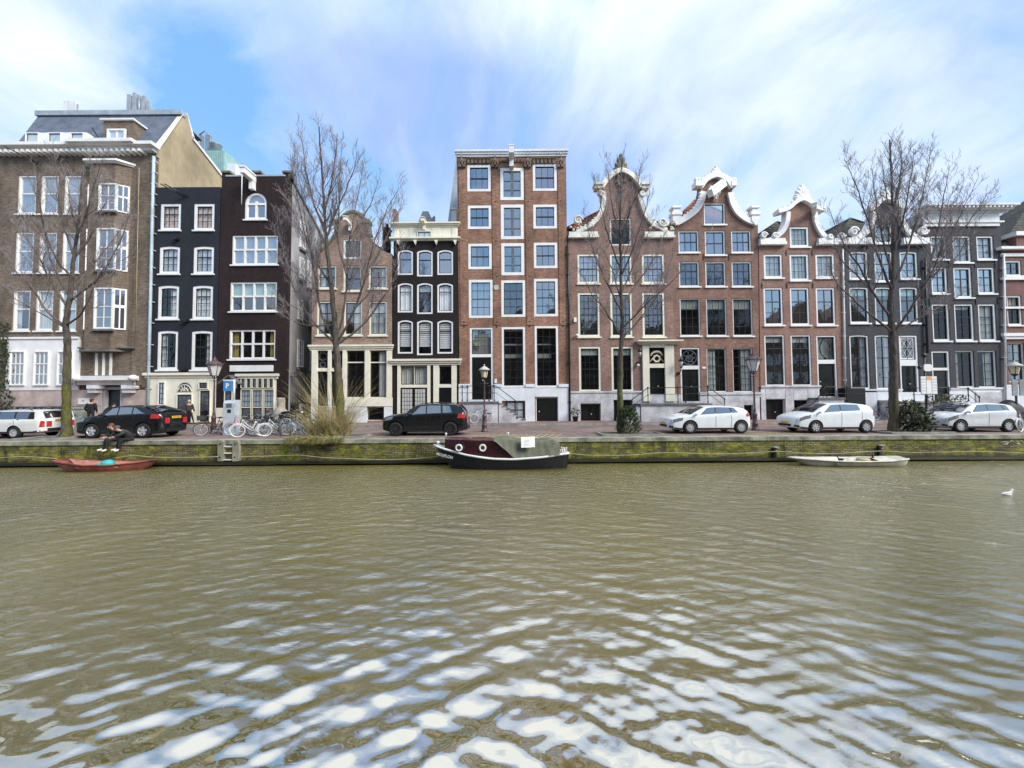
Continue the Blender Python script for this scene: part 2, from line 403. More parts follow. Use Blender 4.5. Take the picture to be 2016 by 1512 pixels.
# ---- quay wall: mossy brick on a timber ledge
def mossbrick():
    brickmat('quay_brick', (.15, .125, .065), (.34, .29, .17), (.05, .05, .03), .75, (.04, .04, .025), .5, .24, .08, .014)
    m = M['quay_brick']; nt = m.node_tree; b = nt.nodes['Principled BSDF']
    src = b.inputs['Base Color'].links[0].from_socket
    o = ocoord(nt)
    f = noise(nt, mapping(nt, o, (.75, 1, 1.6)), 1.3, 9, .72, .6)
    f2 = noise(nt, mapping(nt, o, (3.2, 1, 9)), 1.7, 8, .75)
    mk = N(nt, 'ShaderNodeMath', operation='MULTIPLY'); nt.links.new(ramp(nt, f, [(.42, 0), (.53, 1)]), mk.inputs[0]); nt.links.new(ramp(nt, f2, [(.36, .05), (.52, .95)]), mk.inputs[1])
    moss = ramp(nt, noise(nt, mapping(nt, o, (1, 1, 2)), 3.2, 8, .75), [(.34, (.035, .045, .012)), (.47, (.12, .135, .02)), (.58, (.29, .28, .04)), (.68, (.46, .42, .10))])
    col = mixc(nt, mk.outputs[0], src, moss)
    # single courses washed pale, black algae seeping down in tongues, wet foot
    ln = noise(nt, mapping(nt, o, (.9, 1, 26)), 1.0, 3, .6)
    col = mixc(nt, ramp(nt, ln, [(.64, 0), (.72, .55)]), col, (.42, .38, .22))
    st = noise(nt, mapping(nt, o, (1.7, 1, .35)), 1.3, 8, .75)
    col = mixc(nt, ramp(nt, st, [(.53, 0), (.66, .82)]), col, (.016, .018, .011))
    s = N(nt, 'ShaderNodeSeparateXYZ'); nt.links.new(o, s.inputs[0])
    for (z0, z1, sc) in ((-.62, -.86, .35), (-.33, -.17, .30)):  # upper band paints a shadow line just below the coping
        a = N(nt, 'ShaderNodeMath', operation='MULTIPLY_ADD'); a.inputs[1].default_value = sc if z0 < -.5 else -sc; nt.links.new(f2, a.inputs[0]); nt.links.new(s.outputs[2], a.inputs[2])
        mr = N(nt, 'ShaderNodeMapRange'); mr.inputs['From Min'].default_value = z0; mr.inputs['From Max'].default_value = z1; mr.inputs['To Max'].default_value = 1 if z0 < -.5 else .5; nt.links.new(a.outputs[0], mr.inputs['Value'])
        col = mixc(nt, mr.outputs[0], col, (.020, .022, .013))
    nt.links.new(col, b.inputs['Base Color'])
mossbrick()
struct(MB().box(-60, 60, YW, YW+.5, -3, -.162), 'quay_wall', 'quay_brick')
plain('wet_timber', (.030, .030, .018), .35, .4, 3, bmp=.4, stretch=(.3, 1, 2))
mb = MB(); x = -60
while x < 60:
    w = random.uniform(4, 6); mb.box(x, x+w-.015, YW-.17, YW-.003, -1.06+random.uniform(-.015, .015), -.93+random.uniform(-.012, .012)); x += w
struct(mb, 'quay_ledge', 'wet_timber')
# near quay, under and behind the viewer
mb = MB(); mb.box(-60, 60, -12, .75, -3, -.01); struct(mb, 'near_quay', 'kerb_stone')
# ---- water
def water():
    m, nt, b = newmat('canal_water'); M['canal_water'] = m
    o = ocoord(nt)
    out = nt.nodes['Material Output']
    f = noise(nt, mapping(nt, o, (.25, .12, 1)), 1.0, 4, .6)
    col = ramp(nt, f, [(.35, (.117, .098, .025)), (.65, (.156, .131, .037))])
    dif = N(nt, 'ShaderNodeBsdfDiffuse'); nt.links.new(col, dif.inputs[0])
    gl = N(nt, 'ShaderNodeBsdfGlossy'); gl.inputs['Roughness'].default_value = .02; gl.inputs['Color'].default_value = (.98, .98, .95, 1)
    # fine ripples on top of the modelled swell
    r1 = noise(nt, mapping(nt, o, (4.2, 8.5, 1), rot=(0, 0, radians(8))), 1.0, 5, .65, .8)
    r2 = noise(nt, mapping(nt, o, (10, 17, 1), rot=(0, 0, radians(-12))), 1.0, 3, .6, .4)
    ad = N(nt, 'ShaderNodeMath', operation='MULTIPLY_ADD'); ad.inputs[1].default_value = .30; nt.links.new(r2, ad.inputs[0]); nt.links.new(r1, ad.inputs[2])
    bp = N(nt, 'ShaderNodeBump'); bp.inputs['Distance'].default_value = .05
    sp = N(nt, 'ShaderNodeSeparateXYZ'); nt.links.new(o, sp.inputs[0])      # calmer close to the near bank
    br_ = N(nt, 'ShaderNodeMapRange'); br_.inputs['From Min'].default_value = 3.5; br_.inputs['From Max'].default_value = 13; br_.inputs['To Min'].default_value = WATER_BUMP[0]; br_.inputs['To Max'].default_value = WATER_BUMP[1]
    nt.links.new(sp.outputs[1], br_.inputs['Value']); nt.links.new(br_.outputs[0], bp.inputs['Strength'])
    nt.links.new(ad.outputs[0], bp.inputs['Height'])
    nt.links.new(bp.outputs[0], gl.inputs['Normal']); nt.links.new(bp.outputs[0], dif.inputs['Normal'])
    fr = N(nt, 'ShaderNodeFresnel'); fr.inputs[0].default_value = WATER_IOR; nt.links.new(bp.outputs[0], fr.inputs['Normal'])
    mx = N(nt, 'ShaderNodeMixShader'); 
    nt.links.new(ramp(nt, fr.outputs[0], WATER_RAMP), mx.inputs[0])
    nt.links.new(dif.outputs[0], mx.inputs[1]); nt.links.new(gl.outputs[0], mx.inputs[2]); nt.links.new(mx.outputs[0], out.inputs[0])
    ys = [.75]
    while ys[-1] < YW: ys.append(ys[-1]+.016+.0042*ys[-1])
    ys[-1] = YW
    ys = np.array(ys); nx = 860
    u = np.linspace(-1, 1, nx)
    Yg = np.repeat(ys[:, None], nx, 1); Xg = u[None, :]*(Yg*1.55+4)
    rng = np.random.default_rng(5)
    Z = np.zeros_like(Xg); d = np.sqrt(Xg**2+Yg**2)
    def vnoise(X, Y, seed):
        r = np.random.default_rng(seed); z = 0*X
        for _ in range(6):
            a = r.uniform(0, 2*pi); k = r.uniform(.5, 1.9); z += np.sin(k*(X*cos(a)+Y*sin(a))+r.uniform(0, 7))
        return z/2.4
    for i in range(WATER_N):
        lam = WATER_L0*(WATER_L1/WATER_L0)**((i+.5)/WATER_N); k = 2*pi/lam
        cx, cy = rng.uniform(-9, 9), rng.uniform(-10, -1.5)
        R = np.sqrt((Xg-cx)**2+(Yg-cy)**2)
        ph = rng.uniform(0, 7)+(1.2+.35/lam**.5)*vnoise(Xg, Yg, 100+i)
        env = np.clip(.45+.65*vnoise(Xg*1.7, Yg*1.7, 300+i), 0, 1.5)
        Z += WATER_A*lam*env*np.sin(k*R+ph)/(1+(d/(lam*52))**4)*(np.clip((d-2.0)/4, .30, 1) if lam < .16 else 1)
    Z *= np.clip(1.24-.125*d, .34, 1.0)
    P = np.stack([Xg, Yg, Z+ZW], -1).reshape(-1, 3); ny = len(ys)
    i = np.arange(ny-1)[:, None]*nx; j = np.arange(nx-1)[None]
    Fc = np.stack([i+j, i+j+1, i+nx+j+1, i+nx+j], -1).reshape(-1, 4)
    n0 = len(P); ex = []
    for sg in (-1, 1): ex += [(sg*(.75*1.55+4), .75, ZW), (sg*60, .75, ZW), (sg*60, YW, ZW), (sg*(YW*1.55+4), YW, ZW)]
    P = np.concatenate([P, np.array(ex)]); Fc = np.concatenate([Fc, [[n0+3, n0+2, n0+1, n0], [n0+4, n0+5, n0+6, n0+7]]])
    me = bpy.data.meshes.new('water'); me.vertices.add(len(P)); me.vertices.foreach_set('co', P.ravel())
    me.loops.add(Fc.size); me.loops.foreach_set('vertex_index', Fc.ravel().astype(np.int32)); me.polygons.add(len(Fc)); me.polygons.foreach_set('loop_start', np.arange(len(Fc), dtype=np.int32)*4)
    me.polygons.foreach_set('use_smooth', np.ones(len(Fc), dtype=bool)); me.materials.append(m); me.update(calc_edges=True)
    ob = bpy.data.objects.new('water', me); COL.objects.link(ob); ob['kind'] = 'structure'
WATER_BUMP, WATER_IOR, WATER_N, WATER_L0, WATER_L1, WATER_A = (.03, 1.0), 1.33, 54, .085, .60, .0128
WATER_RAMP = [(.0, .44), (.024, .52), (.034, .58), (.05, .44), (.10, .36), (.4, .40), (.9, .45)]
water()

# houses on the near bank, behind the viewer: only ever seen mirrored in glass, paint and water
brickmat('near_brick', (.20, .12, .085), (.28, .18, .13), (.25, .2, .17))
m_ = MB(); x = -62; rr = random.Random(3)
while x < 62:
    w = rr.uniform(5.5, 9); hh = rr.uniform(11, 16.5); y = -13-rr.uniform(0, .4)
    m_.box(x, x+w-.05, y-8, y, -.01, hh); m_.prism([[(x, hh+.001), (x+w-.05, hh+.001), (x+w/2, hh+3.5)]], y-8, y, 'y')
    for fl in range(int(hh/3.3)):
        for c in range(3):
            a = x+w*(c+.5)/3; m_.box(a-.62, a+.62, y+.002, y+.05, fl*3.3+.9, fl*3.3+2.8, 1); m_.box(a-.5, a+.5, y+.051, y+.06, fl*3.3+1.02, fl*3.3+2.68, 2)
    x += w
o_ = m_.build('near_bank_houses', ['near_brick', 'white', 'glass_solid']); o_['kind'] = 'stuff'
# ================================================================== canal houses
def arc_top(xa, xb, zt, rise, n=10):
    """points of a top edge from xb to xa, rising by `rise` in the middle (zt is the crown)"""
    if rise <= 0: return [(xb, zt), (xa, zt)]
    w = (xb-xa)/2; c = (xa+xb)/2
    if rise >= w*.98: return [(c+w*cos(pi*k/n), zt-w+w*sin(pi*k/n)) for k in range(n+1)]
    R = (w*w+rise*rise)/(2*rise); a0 = math.asin(w/R)
    return [(c+R*sin(a0-2*a0*k/n), zt-R+R*cos(a0-2*a0*k/n)) for k in range(n+1)]
def loop(xa, za, xb, zb, rise=0): return [(xa, za), (xb, za)]+arc_top(xa, xb, zb, rise)
def inset(xa, za, xb, zb, rise, w, wb=None):
    wb = w if wb is None else wb
    wd = (xb-xa)/2; r2 = rise*((wd-w)/wd) if rise > 0 else 0
    return loop(xa+w, za+wb, xb-w, zb-w, r2)
class House:
    def __init__(h, name, label, outline, wall, Y=YH, depth=9.0, thick=.32, cat='house', room=True, px=True):
        h.Y = Y; h.wallmat = wall; h.depth = depth; h.thick = thick
        h.out = [xz(x, y, Y) for x, y in outline] if px else outline
        h.holes = []; h.room = room
        xs = [p[0] for p in h.out]; h.xa, h.xb = min(xs), max(xs); h.zt = max(p[1] for p in h.out)
        h.root = thing(name, ((h.xa+h.xb)/2, Y, 0), label, cat)
    def R(h, x0, y0, x1, y1): return rect(x0, y0, x1, y1, h.Y)
    def window(h, x0, y0, x1, y1, fw=4, cols=3, rows=4, rail=.5, glass='glass_mid', frame='white', sash='sash_dark', arch=0,
               sill=0, curt=None, ccol='curtain_white', mount=None, name='window', rec=.05, mull=None, railw=.06, bw=.032, yy=None, pane_y=None, sw=.05, band=None):
        """x0..y1: outside of the wooden frame as surveyed; mount: distance a surface-mounted window stands proud"""
        Y = h.Y if yy is None else yy
        xa, za, xb, zb = rect(x0, y0, x1, y1, Y); s = (xb-xa)/(x1-x0)
        rise = arch*s; f = fw*s
        if mount is None:
            L = loop(xa, za, xb, zb, rise); h.holes.append(L); y = Y+rec
        else: y = Y-mount-.1
        m = MB()
        outer = loop(xa, za, xb, zb, rise); inner = inset(xa, za, xb, zb, rise, f)
        m.prism([outer, inner], y, y+.11, 'y', 0)
        if mull:      # heavy white mullions: list of (x fraction) and transom (y fraction)
            for fx in mull[0]:
                X = xa+f+(xb-xa-2*f)*fx; m.box(X-mull[2]*s/2, X+mull[2]*s/2, y+.004, y+.10, za+f, zb-f-(rise if rise < (xb-xa)*.45 else (xb-xa)*.3), 0)
            for fz in mull[1]:
                Z = zb-f-(zb-za-2*f)*fz; m.box(xa+f, xb-f, y+.007, y+.10, Z-mull[2]*s/2, Z+mull[2]*s/2, 0)
        w = m.build(name, [frame], h.root)
        a, b, c, d = xa+f, za+f, xb-f, zb-f
        r2 = rise*((xb-xa)/2-f)/((xb-xa)/2)
        yb = y+.06
        m = MB(); n_ = loop(a, b, c, d, r2)
        m.prism([n_, inset(a, b, c, d, r2, sw)], yb, yb+.045, 'y', 0)
        zr = d-(d-b)*rail if rail else None
        if rail: m.box(a+.002, c-.002, yb-.012, yb+.03, zr-railw/2, zr+railw/2, 0)
        for k in range(1, cols):
            X = a+(c-a)*k/cols; m.box(X-bw/2, X+bw/2, yb+.004, yb+.036, b+.01, d-.01-(r2 if k != cols/2 else 0)*.8, 0)
        segs = []
        if rail:
            nt_ = max(0, round(rows*rail)); nb_ = rows-nt_
            segs += [d-(d-zr)*k/nt_ for k in range(1, nt_)] + [zr-(zr-b)*k/nb_ for k in range(1, nb_)]
        else: segs += [d-(d-b)*k/rows for k in range(1, rows)]
        for Z in segs: m.box(a+.01, c-.01, yb+.006, yb+.034, Z-bw/2, Z+bw/2, 0)
        if cols*rows > 0: m.build('sash', [sash], w)
        m = MB(); m.flat(inset(a, b, c, d, r2, .01), yb+.039)
        m.build('pane', [glass], w)
        if sill:
            e = .06+sill*.02
            MB().box(xa-e, xb+e, Y-.09-.01*sill, Y+.05 if mount is None else Y-.004, za-.11, za-.003, 0).build('sill', [frame], w)
        if curt and mount is None:
            for cc in (curt if isinstance(curt, list) else [curt]):
                col = ccol
                if isinstance(cc, tuple): cc, col = cc
                yc = yb+.13
                if cc.startswith('blind'):
                    fr = float(cc[5:] or 1); m = MB(); Z = d; z_end = d-(d-b)*fr
                    while Z > z_end+.03: m.box(a-.05, c+.05, yc-.02, yc+.015, Z-.115, Z-.012, 0); Z -= .145
                    m.build('blind', [col], w); continue
                if cc.startswith('top'):
                    MB().box(a-.02, c+.02, yc, yc+.02, d-(d-b)*float(cc[3:]), d+.02, 0).build('blind', [col], w); continue
                x0_, x1_ = {'full': (0, 1), 'left': (0, .36), 'right': (.62, 1), 'wleft': (0, .55), 'wright': (.45, 1)}[cc]
                P = []; nn = 22
                for k in range(nn+1):
                    X = a-.12*(x0_ == 0)+(c-a+.12*(x0_ == 0)+.12*(x1_ == 1))*(x0_+(x1_-x0_)*k/nn); P.append([(X, yc+.035*sin(k*1.9+xa*7)+.02*sin(k*.8+za), Z) for Z in (b-.02, (b+d)/2, d+.02)])
                MB().grid(P).build('curtain', [col], w)
        return w
    def grow(h, xs, y0, y1, dx=0, **kw):
        for (a, b) in xs: h.window(a, y0, b, y1, **kw)
    def door(h, x0, y0, x1, y1, trans=None, fw=4, frame='white', leaf='door_black', leaves=2, glass='glass_dark', deco=None, rec=.12, tcols=3, trows=3, tsash='sash_dark', panels=3, tcurt=None):
        """door with optional transom light; trans = picture y (bottom of transom, top of door leaf)"""
        xa, za, xb, zb = h.R(x0, y0, x1, y1); s = (xb-xa)/(x1-x0); f = fw*s; y = h.Y+rec
        h.holes.append(loop(xa, za, xb, zb))
        m = MB(); m.prism([[(xa, za), (xa+f, za), (xa+f, zb-f), (xb-f, zb-f), (xb-f, za), (xb, za), (xb, zb), (xa, zb)]], y-rec+.04, y+.10)
        zt = zb-f
        if trans:
            ta = zb-(trans[0]-y0)*(zb-za)/(y1-y0); tb = zb-(trans[1]-y0)*(zb-za)/(y1-y0)
            m.box(xa+f, xb-f, y-rec+.045, y+.09, tb, ta); 
        fr = m.build('door_frame', [frame], h.root)
        if trans:
            a, b, c, d = xa+f, ta, xb-f, zb-f
            m = MB(); m.prism([loop(a, b, c, d), loop(a+.05, b+.05, c-.05, d-.05)], y, y+.05)
            cx, cz, r = (a+c)/2, (b+d)/2, min(c-a, d-b)/2
            if deco is None:
                for k in range(1, tcols): X = a+(c-a)*k/tcols; m.box(X-.016, X+.016, y+.005, y+.04, b, d)
                for k in range(1, trows): Z = b+(d-b)*k/trows; m.box(a, c, y+.006, y+.038, Z-.016, Z+.016)
            elif deco == 'ring':
                m.tube([(cx+r*.85*cos(t*pi/12), y+.02, cz+r*.85*sin(t*pi/12)) for t in range(25)], .03, 5)
                for k in range(7): m.tube([(cx+r*.75*cos(k*.9)*q, y+.02, cz+r*.75*sin(k*.9)*q+.06*sin(q*6)) for q in (.1, .4, .7, 1)], .025, 4)
                m.tube([(cx+r*.42*cos(t*pi/6), y+.02, cz-.1+r*.36*sin(t*pi/6)) for t in range(13)], .03, 4)
            elif deco == 'oval':
                m.tube([(cx+r*.62*cos(t*pi/12), y+.02, cz+r*1.0*sin(t*pi/12)) for t in range(25)], .035, 5)
                for dx_, dz_ in ((0, 1), (0, -1), (1, 0), (-1, 0)): m.bar((cx+dx_*r*.62, y+.02, cz+dz_*r), (cx+dx_*(c-a)/2, y+.02, cz+dz_*(d-b)/2), .035, .03)
                m.lathe([(.0, 0), (.12, .02), (0, .22)], (cx, y+.02, cz-r*1.3), 8)
            elif deco == 'lattice':
                m2 = MB()
                m2.prism([loop(a+.05, b+.05, c-.05, d-.05), loop(a+.13, b+.13, c-.13, d-.13)], y+.002, y+.03)
                for i in (0, 1):
                    for j in (0, 1):
                        u0, u1 = a+.13+(c-a-.26)*i/2, a+.13+(c-a-.26)*(i+1)/2; v0, v1 = b+.13+(d-b-.26)*j/2, b+.13+(d-b-.26)*(j+1)/2
                        m2.bar((u0, y+.02, v0), (u1, y+.02, v1), .045, .02); m2.bar((u0, y+.024, v1), (u1, y+.024, v0), .045, .02)
                m2.build('lattice', [frame], fr)
                m.box(cx-.02, cx+.02, y-.004, y+.04, b, d); m.box(a, c, y-.003, y+.038, cz-.02, cz+.02)
            elif deco == 'crown':
                m2 = MB()
                m2.tube([(cx+r*.72*cos(t*pi/12), y-.01, cz-.02+r*.55*sin(t*pi/12)) for t in range(0, 13)], [.05+.045*sin(t*pi/12) for t in range(13)], 6)
                m2.tube([(cx+r*.40*cos(t*pi/10), y-.01, cz-r*.40+r*.40*sin(t*pi/10)) for t in range(21)], [.05+.02*(t % 3) for t in range(21)], 6)
                for sg in (-1, 1): m2.tube([(cx+sg*r*q, y, cz-r*.5+.3*r*sin(q*5)) for q in (.45, .6, .75, .9)], .03, 5)
                m2.build('carved_ornament', [frame], fr)
                for k in range(5): m.tube([(a+(c-a)*(k+.5)/5+.06*sin(j*2.+k), y+.02, b+(d-b)*j/6) for j in range(7)], .016, 4)
            m.build('transom_bars', [tsash], fr)
            MB().flat(loop(a+.02, b+.02, c-.02, d-.02), y+.032).build('transom_pane', [glass], fr)
            if tcurt: MB().box(a, c, y+.2, y+.22, b, d).build('blind', [tcurt], fr)
            zt = tb
        a, b, c, d = xa+f, za, xb-f, zt
        m = MB(); m.box(a, c, y+.02, y+.07, b, d)
        for L in range(leaves):
            u0 = a+(c-a)*L/leaves+.05; u1 = a+(c-a)*(L+1)/leaves-.05
            for k in range(panels):
                v0 = b+.12+(d-b-.16)*k/panels; v1 = b+.06+(d-b-.16)*(k+1)/panels
                m.prism([loop(u0+.03, v0, u1-.03, v1), loop(u0+.07, v0+.04, u1-.07, v1-.04)], y-.002, y+.021)
                m.box(u0+.11, u1-.11, y+.004, y+.021, v0+.08, v1-.08)
        if leaves == 2: m.box((a+c)/2-.012, (a+c)/2+.012, y+.0, y+.021, b, d)
        dr = m.build('door', [leaf], h.root)
        m = MB(); m.ball((a+(c-a)*(.5+.06 if leaves == 2 else .12), y-.02, b+(d-b)*.45), .045); m.build('handle', ['handle_yellow'], dr)
        return fr
    def hole(h, x0, y0, x1, y1): xa, za, xb, zb = h.R(x0, y0, x1, y1); h.holes.append(loop(xa, za, xb, zb)); return xa, za, xb, zb
    def pbox(h, x0, y0, x1, y1, out, name, mat, inn=.0, parent=None):
        """box given by its picture rectangle, standing `out` proud of the front"""
        xa, za, xb, zb = rect(x0, y0, x1, y1, h.Y-out)
        return MB().box(xa, xb, h.Y-out, h.Y-.003+inn, za, zb).build(name, [mat], parent or h.root)
    def cornice(h, x0, y0, x1, y1, out, mat='white', steps=3, dent=0, name='cornice'):
        xa, za, xb, zb = h.R(x0, y0, x1, y1); m = MB(); dz = (zb-za)/steps
        for k in range(steps):
            o = out*(k+1)/steps; e = o*.6
            m.box(xa-e, xb+e, h.Y-o, h.Y-.004, za+dz*k+.002, za+dz*(k+1))
        if dent:
            for k in range(dent):
                X = xa+(xb-xa)*(k+.5)/dent; m.box(X-.06, X+.06, h.Y-out*.95, h.Y-.006, za+dz*(steps-1)-.16, za+dz*(steps-1)+.001)
        return m.build(name, [mat], h.root)
    def anchors(h, pts, L=.75):
        for x, y in pts:
            p = U(x, y, h.Y); m = MB()
            m.box(p.x-.022, p.x+.022, h.Y-.04, h.Y-.004, p.z-L/2, p.z+L/2); m.box(p.x-.06, p.x+.06, h.Y-.05, h.Y-.006, p.z-.035, p.z+.035)
            m.build('wall_anchor', ['iron'], h.root)
    def pipe(h, pts, r=.05, mat='iron', clamps=0, out=.09):
        m = MB(); P = [U(x, y, h.Y-out) for x, y in pts]; m.tube(P, r, 8)
        for k in range(clamps):
            t = (k+.5)/clamps*(len(P)-1); i = int(t); q = P[i].lerp(P[i+1], t-i); m.box(q.x-r*1.9, q.x+r*1.9, h.Y-out-.02, h.Y-.004, q.z-.03, q.z+.03)
        return m.build('drain_pipe', [mat], h.root)
    def finish(h, body=True, roof=None, side=None, sideR=None):
        """wall with openings; body walls behind; roof: ('flat',) or ('gable', eave_px_y, ridge_px_y, mat)"""
        m = MB(); m.prism([h.out]+h.holes, h.Y, h.Y+h.thick, 'y', 0, back=False)
        h.wall = m.build('wall', [h.wallmat], h.root)
        base = min(p[1] for p in h.out)
        y0, y1 = h.Y+h.thick, h.Y+h.depth
        if roof and roof[0] == 'gable':
            ze = U(1008, roof[1], h.Y).z; zr = U(1008, roof[2], h.Y).z; xm = (h.xa+h.xb)/2 if len(roof) < 5 else U(roof[4], 600, h.Y).x
            m = MB(); yr = y0+(zr-ze)*.75; A, B_ = (h.xa, y0-.05, ze), (h.xb, y0-.05, ze); R0, R1 = (xm, yr, zr), (xm, y1+.3, zr)      # hipped towards the front, behind the gable
            n = m.add([A, B_, R0, R1, (h.xa, y1+.3, ze), (h.xb, y1+.3, ze)])
            for fc in ((0, 1, 2), (0, 2, 3, 4), (1, 5, 3, 2)): m.face([n+i for i in fc])
            m.tube([R0, R1], .12, 8, 0); m.tube([(A[0], A[1], A[2]+.05), R0], .09, 6, 0); m.tube([(B_[0], B_[1], B_[2]+.05), R0], .09, 6, 0)
            m.build('roof', [roof[3]], h.root); zs = ze
        else:
            zs = (min(h.zt, U(1008, roof[1], h.Y).z) if roof and len(roof) > 1 else h.zt-.3)
            MB().box(h.xa+.02, h.xb-.02, y0, y1, zs-.15, zs).build('roof', ['roof_flat'], h.root)
        if body:
            m = MB()
            m.box(h.xa+.01, h.xa+.25, y0, y1, base, zs-.151); m.box(h.xb-.25, h.xb-.01, y0, y1, base, zs-.151)
            m.box(h.xa+.25, h.xb-.25, y1-.25, y1, base, zs-.152)
            m.build('side_wall', [side or h.wallmat], h.root)
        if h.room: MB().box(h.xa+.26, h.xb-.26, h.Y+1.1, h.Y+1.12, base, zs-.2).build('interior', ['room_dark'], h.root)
def volute(m, c, r, y, turns=1.6, th=.09, sg=1, n=26, dep=.16, a0=0):
    P = []
    for k in range(n+1):
        t = k/n; a = a0+sg*t*turns*2*pi; q = r*(1-.82*t); P.append((c[0]+q*cos(a), y, c[1]+q*sin(a)))
    m.tube(P, [th*(1-.45*k/n) for k in range(n+1)], 6)
    m.lathe([(r*.86, 0), (r*.86, dep)], (c[0], y+.03, c[1]), 18, 'y')
def band(m, pts, w, y0, y1, inner=None):
    """moulding that follows a line of (x, z) points; w = width to the right-hand side"""
    P = [Vector(p) for p in pts]; Q = []
    for i, p in enumerate(P):
        d = (P[min(i+1, len(P)-1)]-P[max(i-1, 0)]).normalized(); Q.append(p+Vector((d.y, -d.x))*w)
    for i in range(len(P)-1):
        m.prism([[tuple(P[i]), tuple(P[i+1]), tuple(Q[i+1]), tuple(Q[i])]], y0, y1)
def smoothline(pts, n=6):
    """catmull-rom through (x, z) points"""
    out = []; P = [Vector(p) for p in pts]
    for i in range(len(P)-1):
        a, b, c, d = P[max(i-1, 0)], P[i], P[i+1], P[min(i+2, len(P)-1)]
        for k in range(n):
            t = k/n; out.append(tuple(.5*((2*b)+(c-a)*t+(2*a-5*b+4*c-d)*t*t+(3*b-a-3*c+d)*t**3)))
    out.append(tuple(P[-1])); return out
def scallop(m, pts, r, y, dep=.16, sc=1.0):
    """leafy edge: small bosses along a line"""
    L = 0
    for i in range(len(pts)-1):
        a, b = Vector(pts[i]), Vector(pts[i+1]); 
        if i % 2 == 0: m.ball((a.x, y+dep/2, a.y), r*sc*random.uniform(.8, 1.25), dep*.6, r*sc*random.uniform(.8, 1.25), 8, 5)
def crest(m, c, w, hgt, y, dep=.22, lobes=7):
    """shell or plume on top of a gable, c = bottom middle"""
    for k in range(lobes):
        a = pi*(k+.5)/lobes; L = hgt*(.55+.45*sin(a))
        m.tube([(c[0]+w*.5*cos(a)*q, y+dep*.4, c[1]+L*q*max(.35, sin(a))) for q in (.1, .4, .75, 1)], [w*.07, w*.11, w*.15, w*.06], 7)
    m.ball((c[0], y+dep*.4, c[1]+hgt*.2), w*.26, dep*.6, hgt*.3)
    m.ball((c[0], y+dep*.4, c[1]+hgt*.95), w*.13, dep*.45, hgt*.15)
def railing(parent, pts, posts, Y, hgt=.95, mid=True, r=.03, name='railing'):
    """pts: picture points of the hand rail; posts: indices/fractions are picture points standing down to y"""
    m = MB(); P = [U(x, y, Y) for x, y in pts]; m.tube(P, r, 6)
    if mid:
        m.tube([p-Vector((0, 0, hgt*.5)) for p in P], r*.5, 5)
    for (x, y0, y1) in posts:
        a, b = U(x, y0, Y), U(x, y1, Y)
        m.lathe([(.05, 0), (.05, .08), (.028, .14), (.028, (a.z-b.z)*.45), (.05, (a.z-b.z)*.5), (.028, (a.z-b.z)*.55), (.03, a.z-b.z-.06), (.06, a.z-b.z), (.05, a.z-b.z+.07), (.0, a.z-b.z+.1)], tuple(b), 8)
    return m.build(name, ['iron'], parent)
def steps(h, name, plat, base_y, dirs, out, mat='stone', slab='stone_dark', tread=.3):
    """stoop: platform px rect (x0, ytop, x1), wall down to base_y, stairs to 'L' or 'R' with n steps"""
    x0, yt, x1 = plat; Yf = h.Y-out
    a = U(x0, yt, Yf); b = U(x1, yt, Yf); g = .10
    m = MB(); m.box(a.x-.06, b.x+.06, Yf-.06, h.Y-.005, a.z-.14, a.z, 1); m.box(a.x, b.x, Yf, h.Y-.006, g, a.z-.141, 0)
    n = max(2, int((a.z-g)/.18))
    for d in dirs:
        for k in range(1, n):
            Z = a.z-(a.z-g)*k/n
            if d == 'R': m.box(b.x+.061+tread*(k-1), b.x+.06+tread*k, Yf+.05, h.Y-.006, g, Z, 0); m.box(b.x+.03+tread*(k-1), b.x+.09+tread*k, Yf+.02, h.Y-.007, Z+.001, Z+.05, 1)
            else: m.box(a.x-.06-tread*k, a.x-.061-tread*(k-1), Yf+.05, h.Y-.006, g, Z, 0); m.box(a.x-.09-tread*k, a.x-.03-tread*(k-1), Yf+.02, h.Y-.007, Z+.001, Z+.05, 1)
    return m.build(name, [mat, slab], h.root)
# ------------------------------------------------------------------ brown brick block on the left
h = House('apartment_building', 'tall brown brick block with slate mansard roof, white cornice and white entrance canopy', [(-70, 846), (294, 838), (304, 296), (6, 300), (-70, 302)], 'brick_brown', depth=2.3, room=True)
H1 = h
for (xs, y0, y1, g) in (([(35, 71), (80, 114), (126, 160)], 345, 421, 'glass_sky'), ([(30, 66), (76, 111), (122, 156)], 457, 537, 'glass_sky'), ([(25, 59), (70, 104), (116, 150)], 571, 651, 'glass_mid')):
    for a, b in xs: h.window(a, y0, b, y1, fw=3, cols=1, rows=2, rail=.46, glass=g, sash='white', sill=1, curt='full' if y0 < 560 or a > 60 else 'left', railw=.10, sw=.06)
h.pbox(12, 668, 155, 768, .12, 'white_panel', 'white', -.0)
for a in (25, 72, 118):
    h.window(a, 692, a+30, 759, fw=2, cols=3, rows=3, rail=.36, glass='glass_solid', sash='white', mount=.13, bw=.07, railw=.09)
h.cornice(12, 664, 155, 672, .2, steps=2, name='panel_cornice')
for a, b in ((-60, 199), (241, 294)): h.pbox(a, 768, b, 800, .08, 'granite_base', 'granite_pink'); h.pbox(a, 800, b, 838, .05, 'granite_plinth', 'granite_pink')
for a, b in ((12, 30), (36, 64), (70, 98), (104, 138)): h.window(a, 800, b, 820, fw=1.5, cols=2, rows=1, rail=None, glass='glass_solid', mount=.1, frame='stone_dark', name='basement_window')
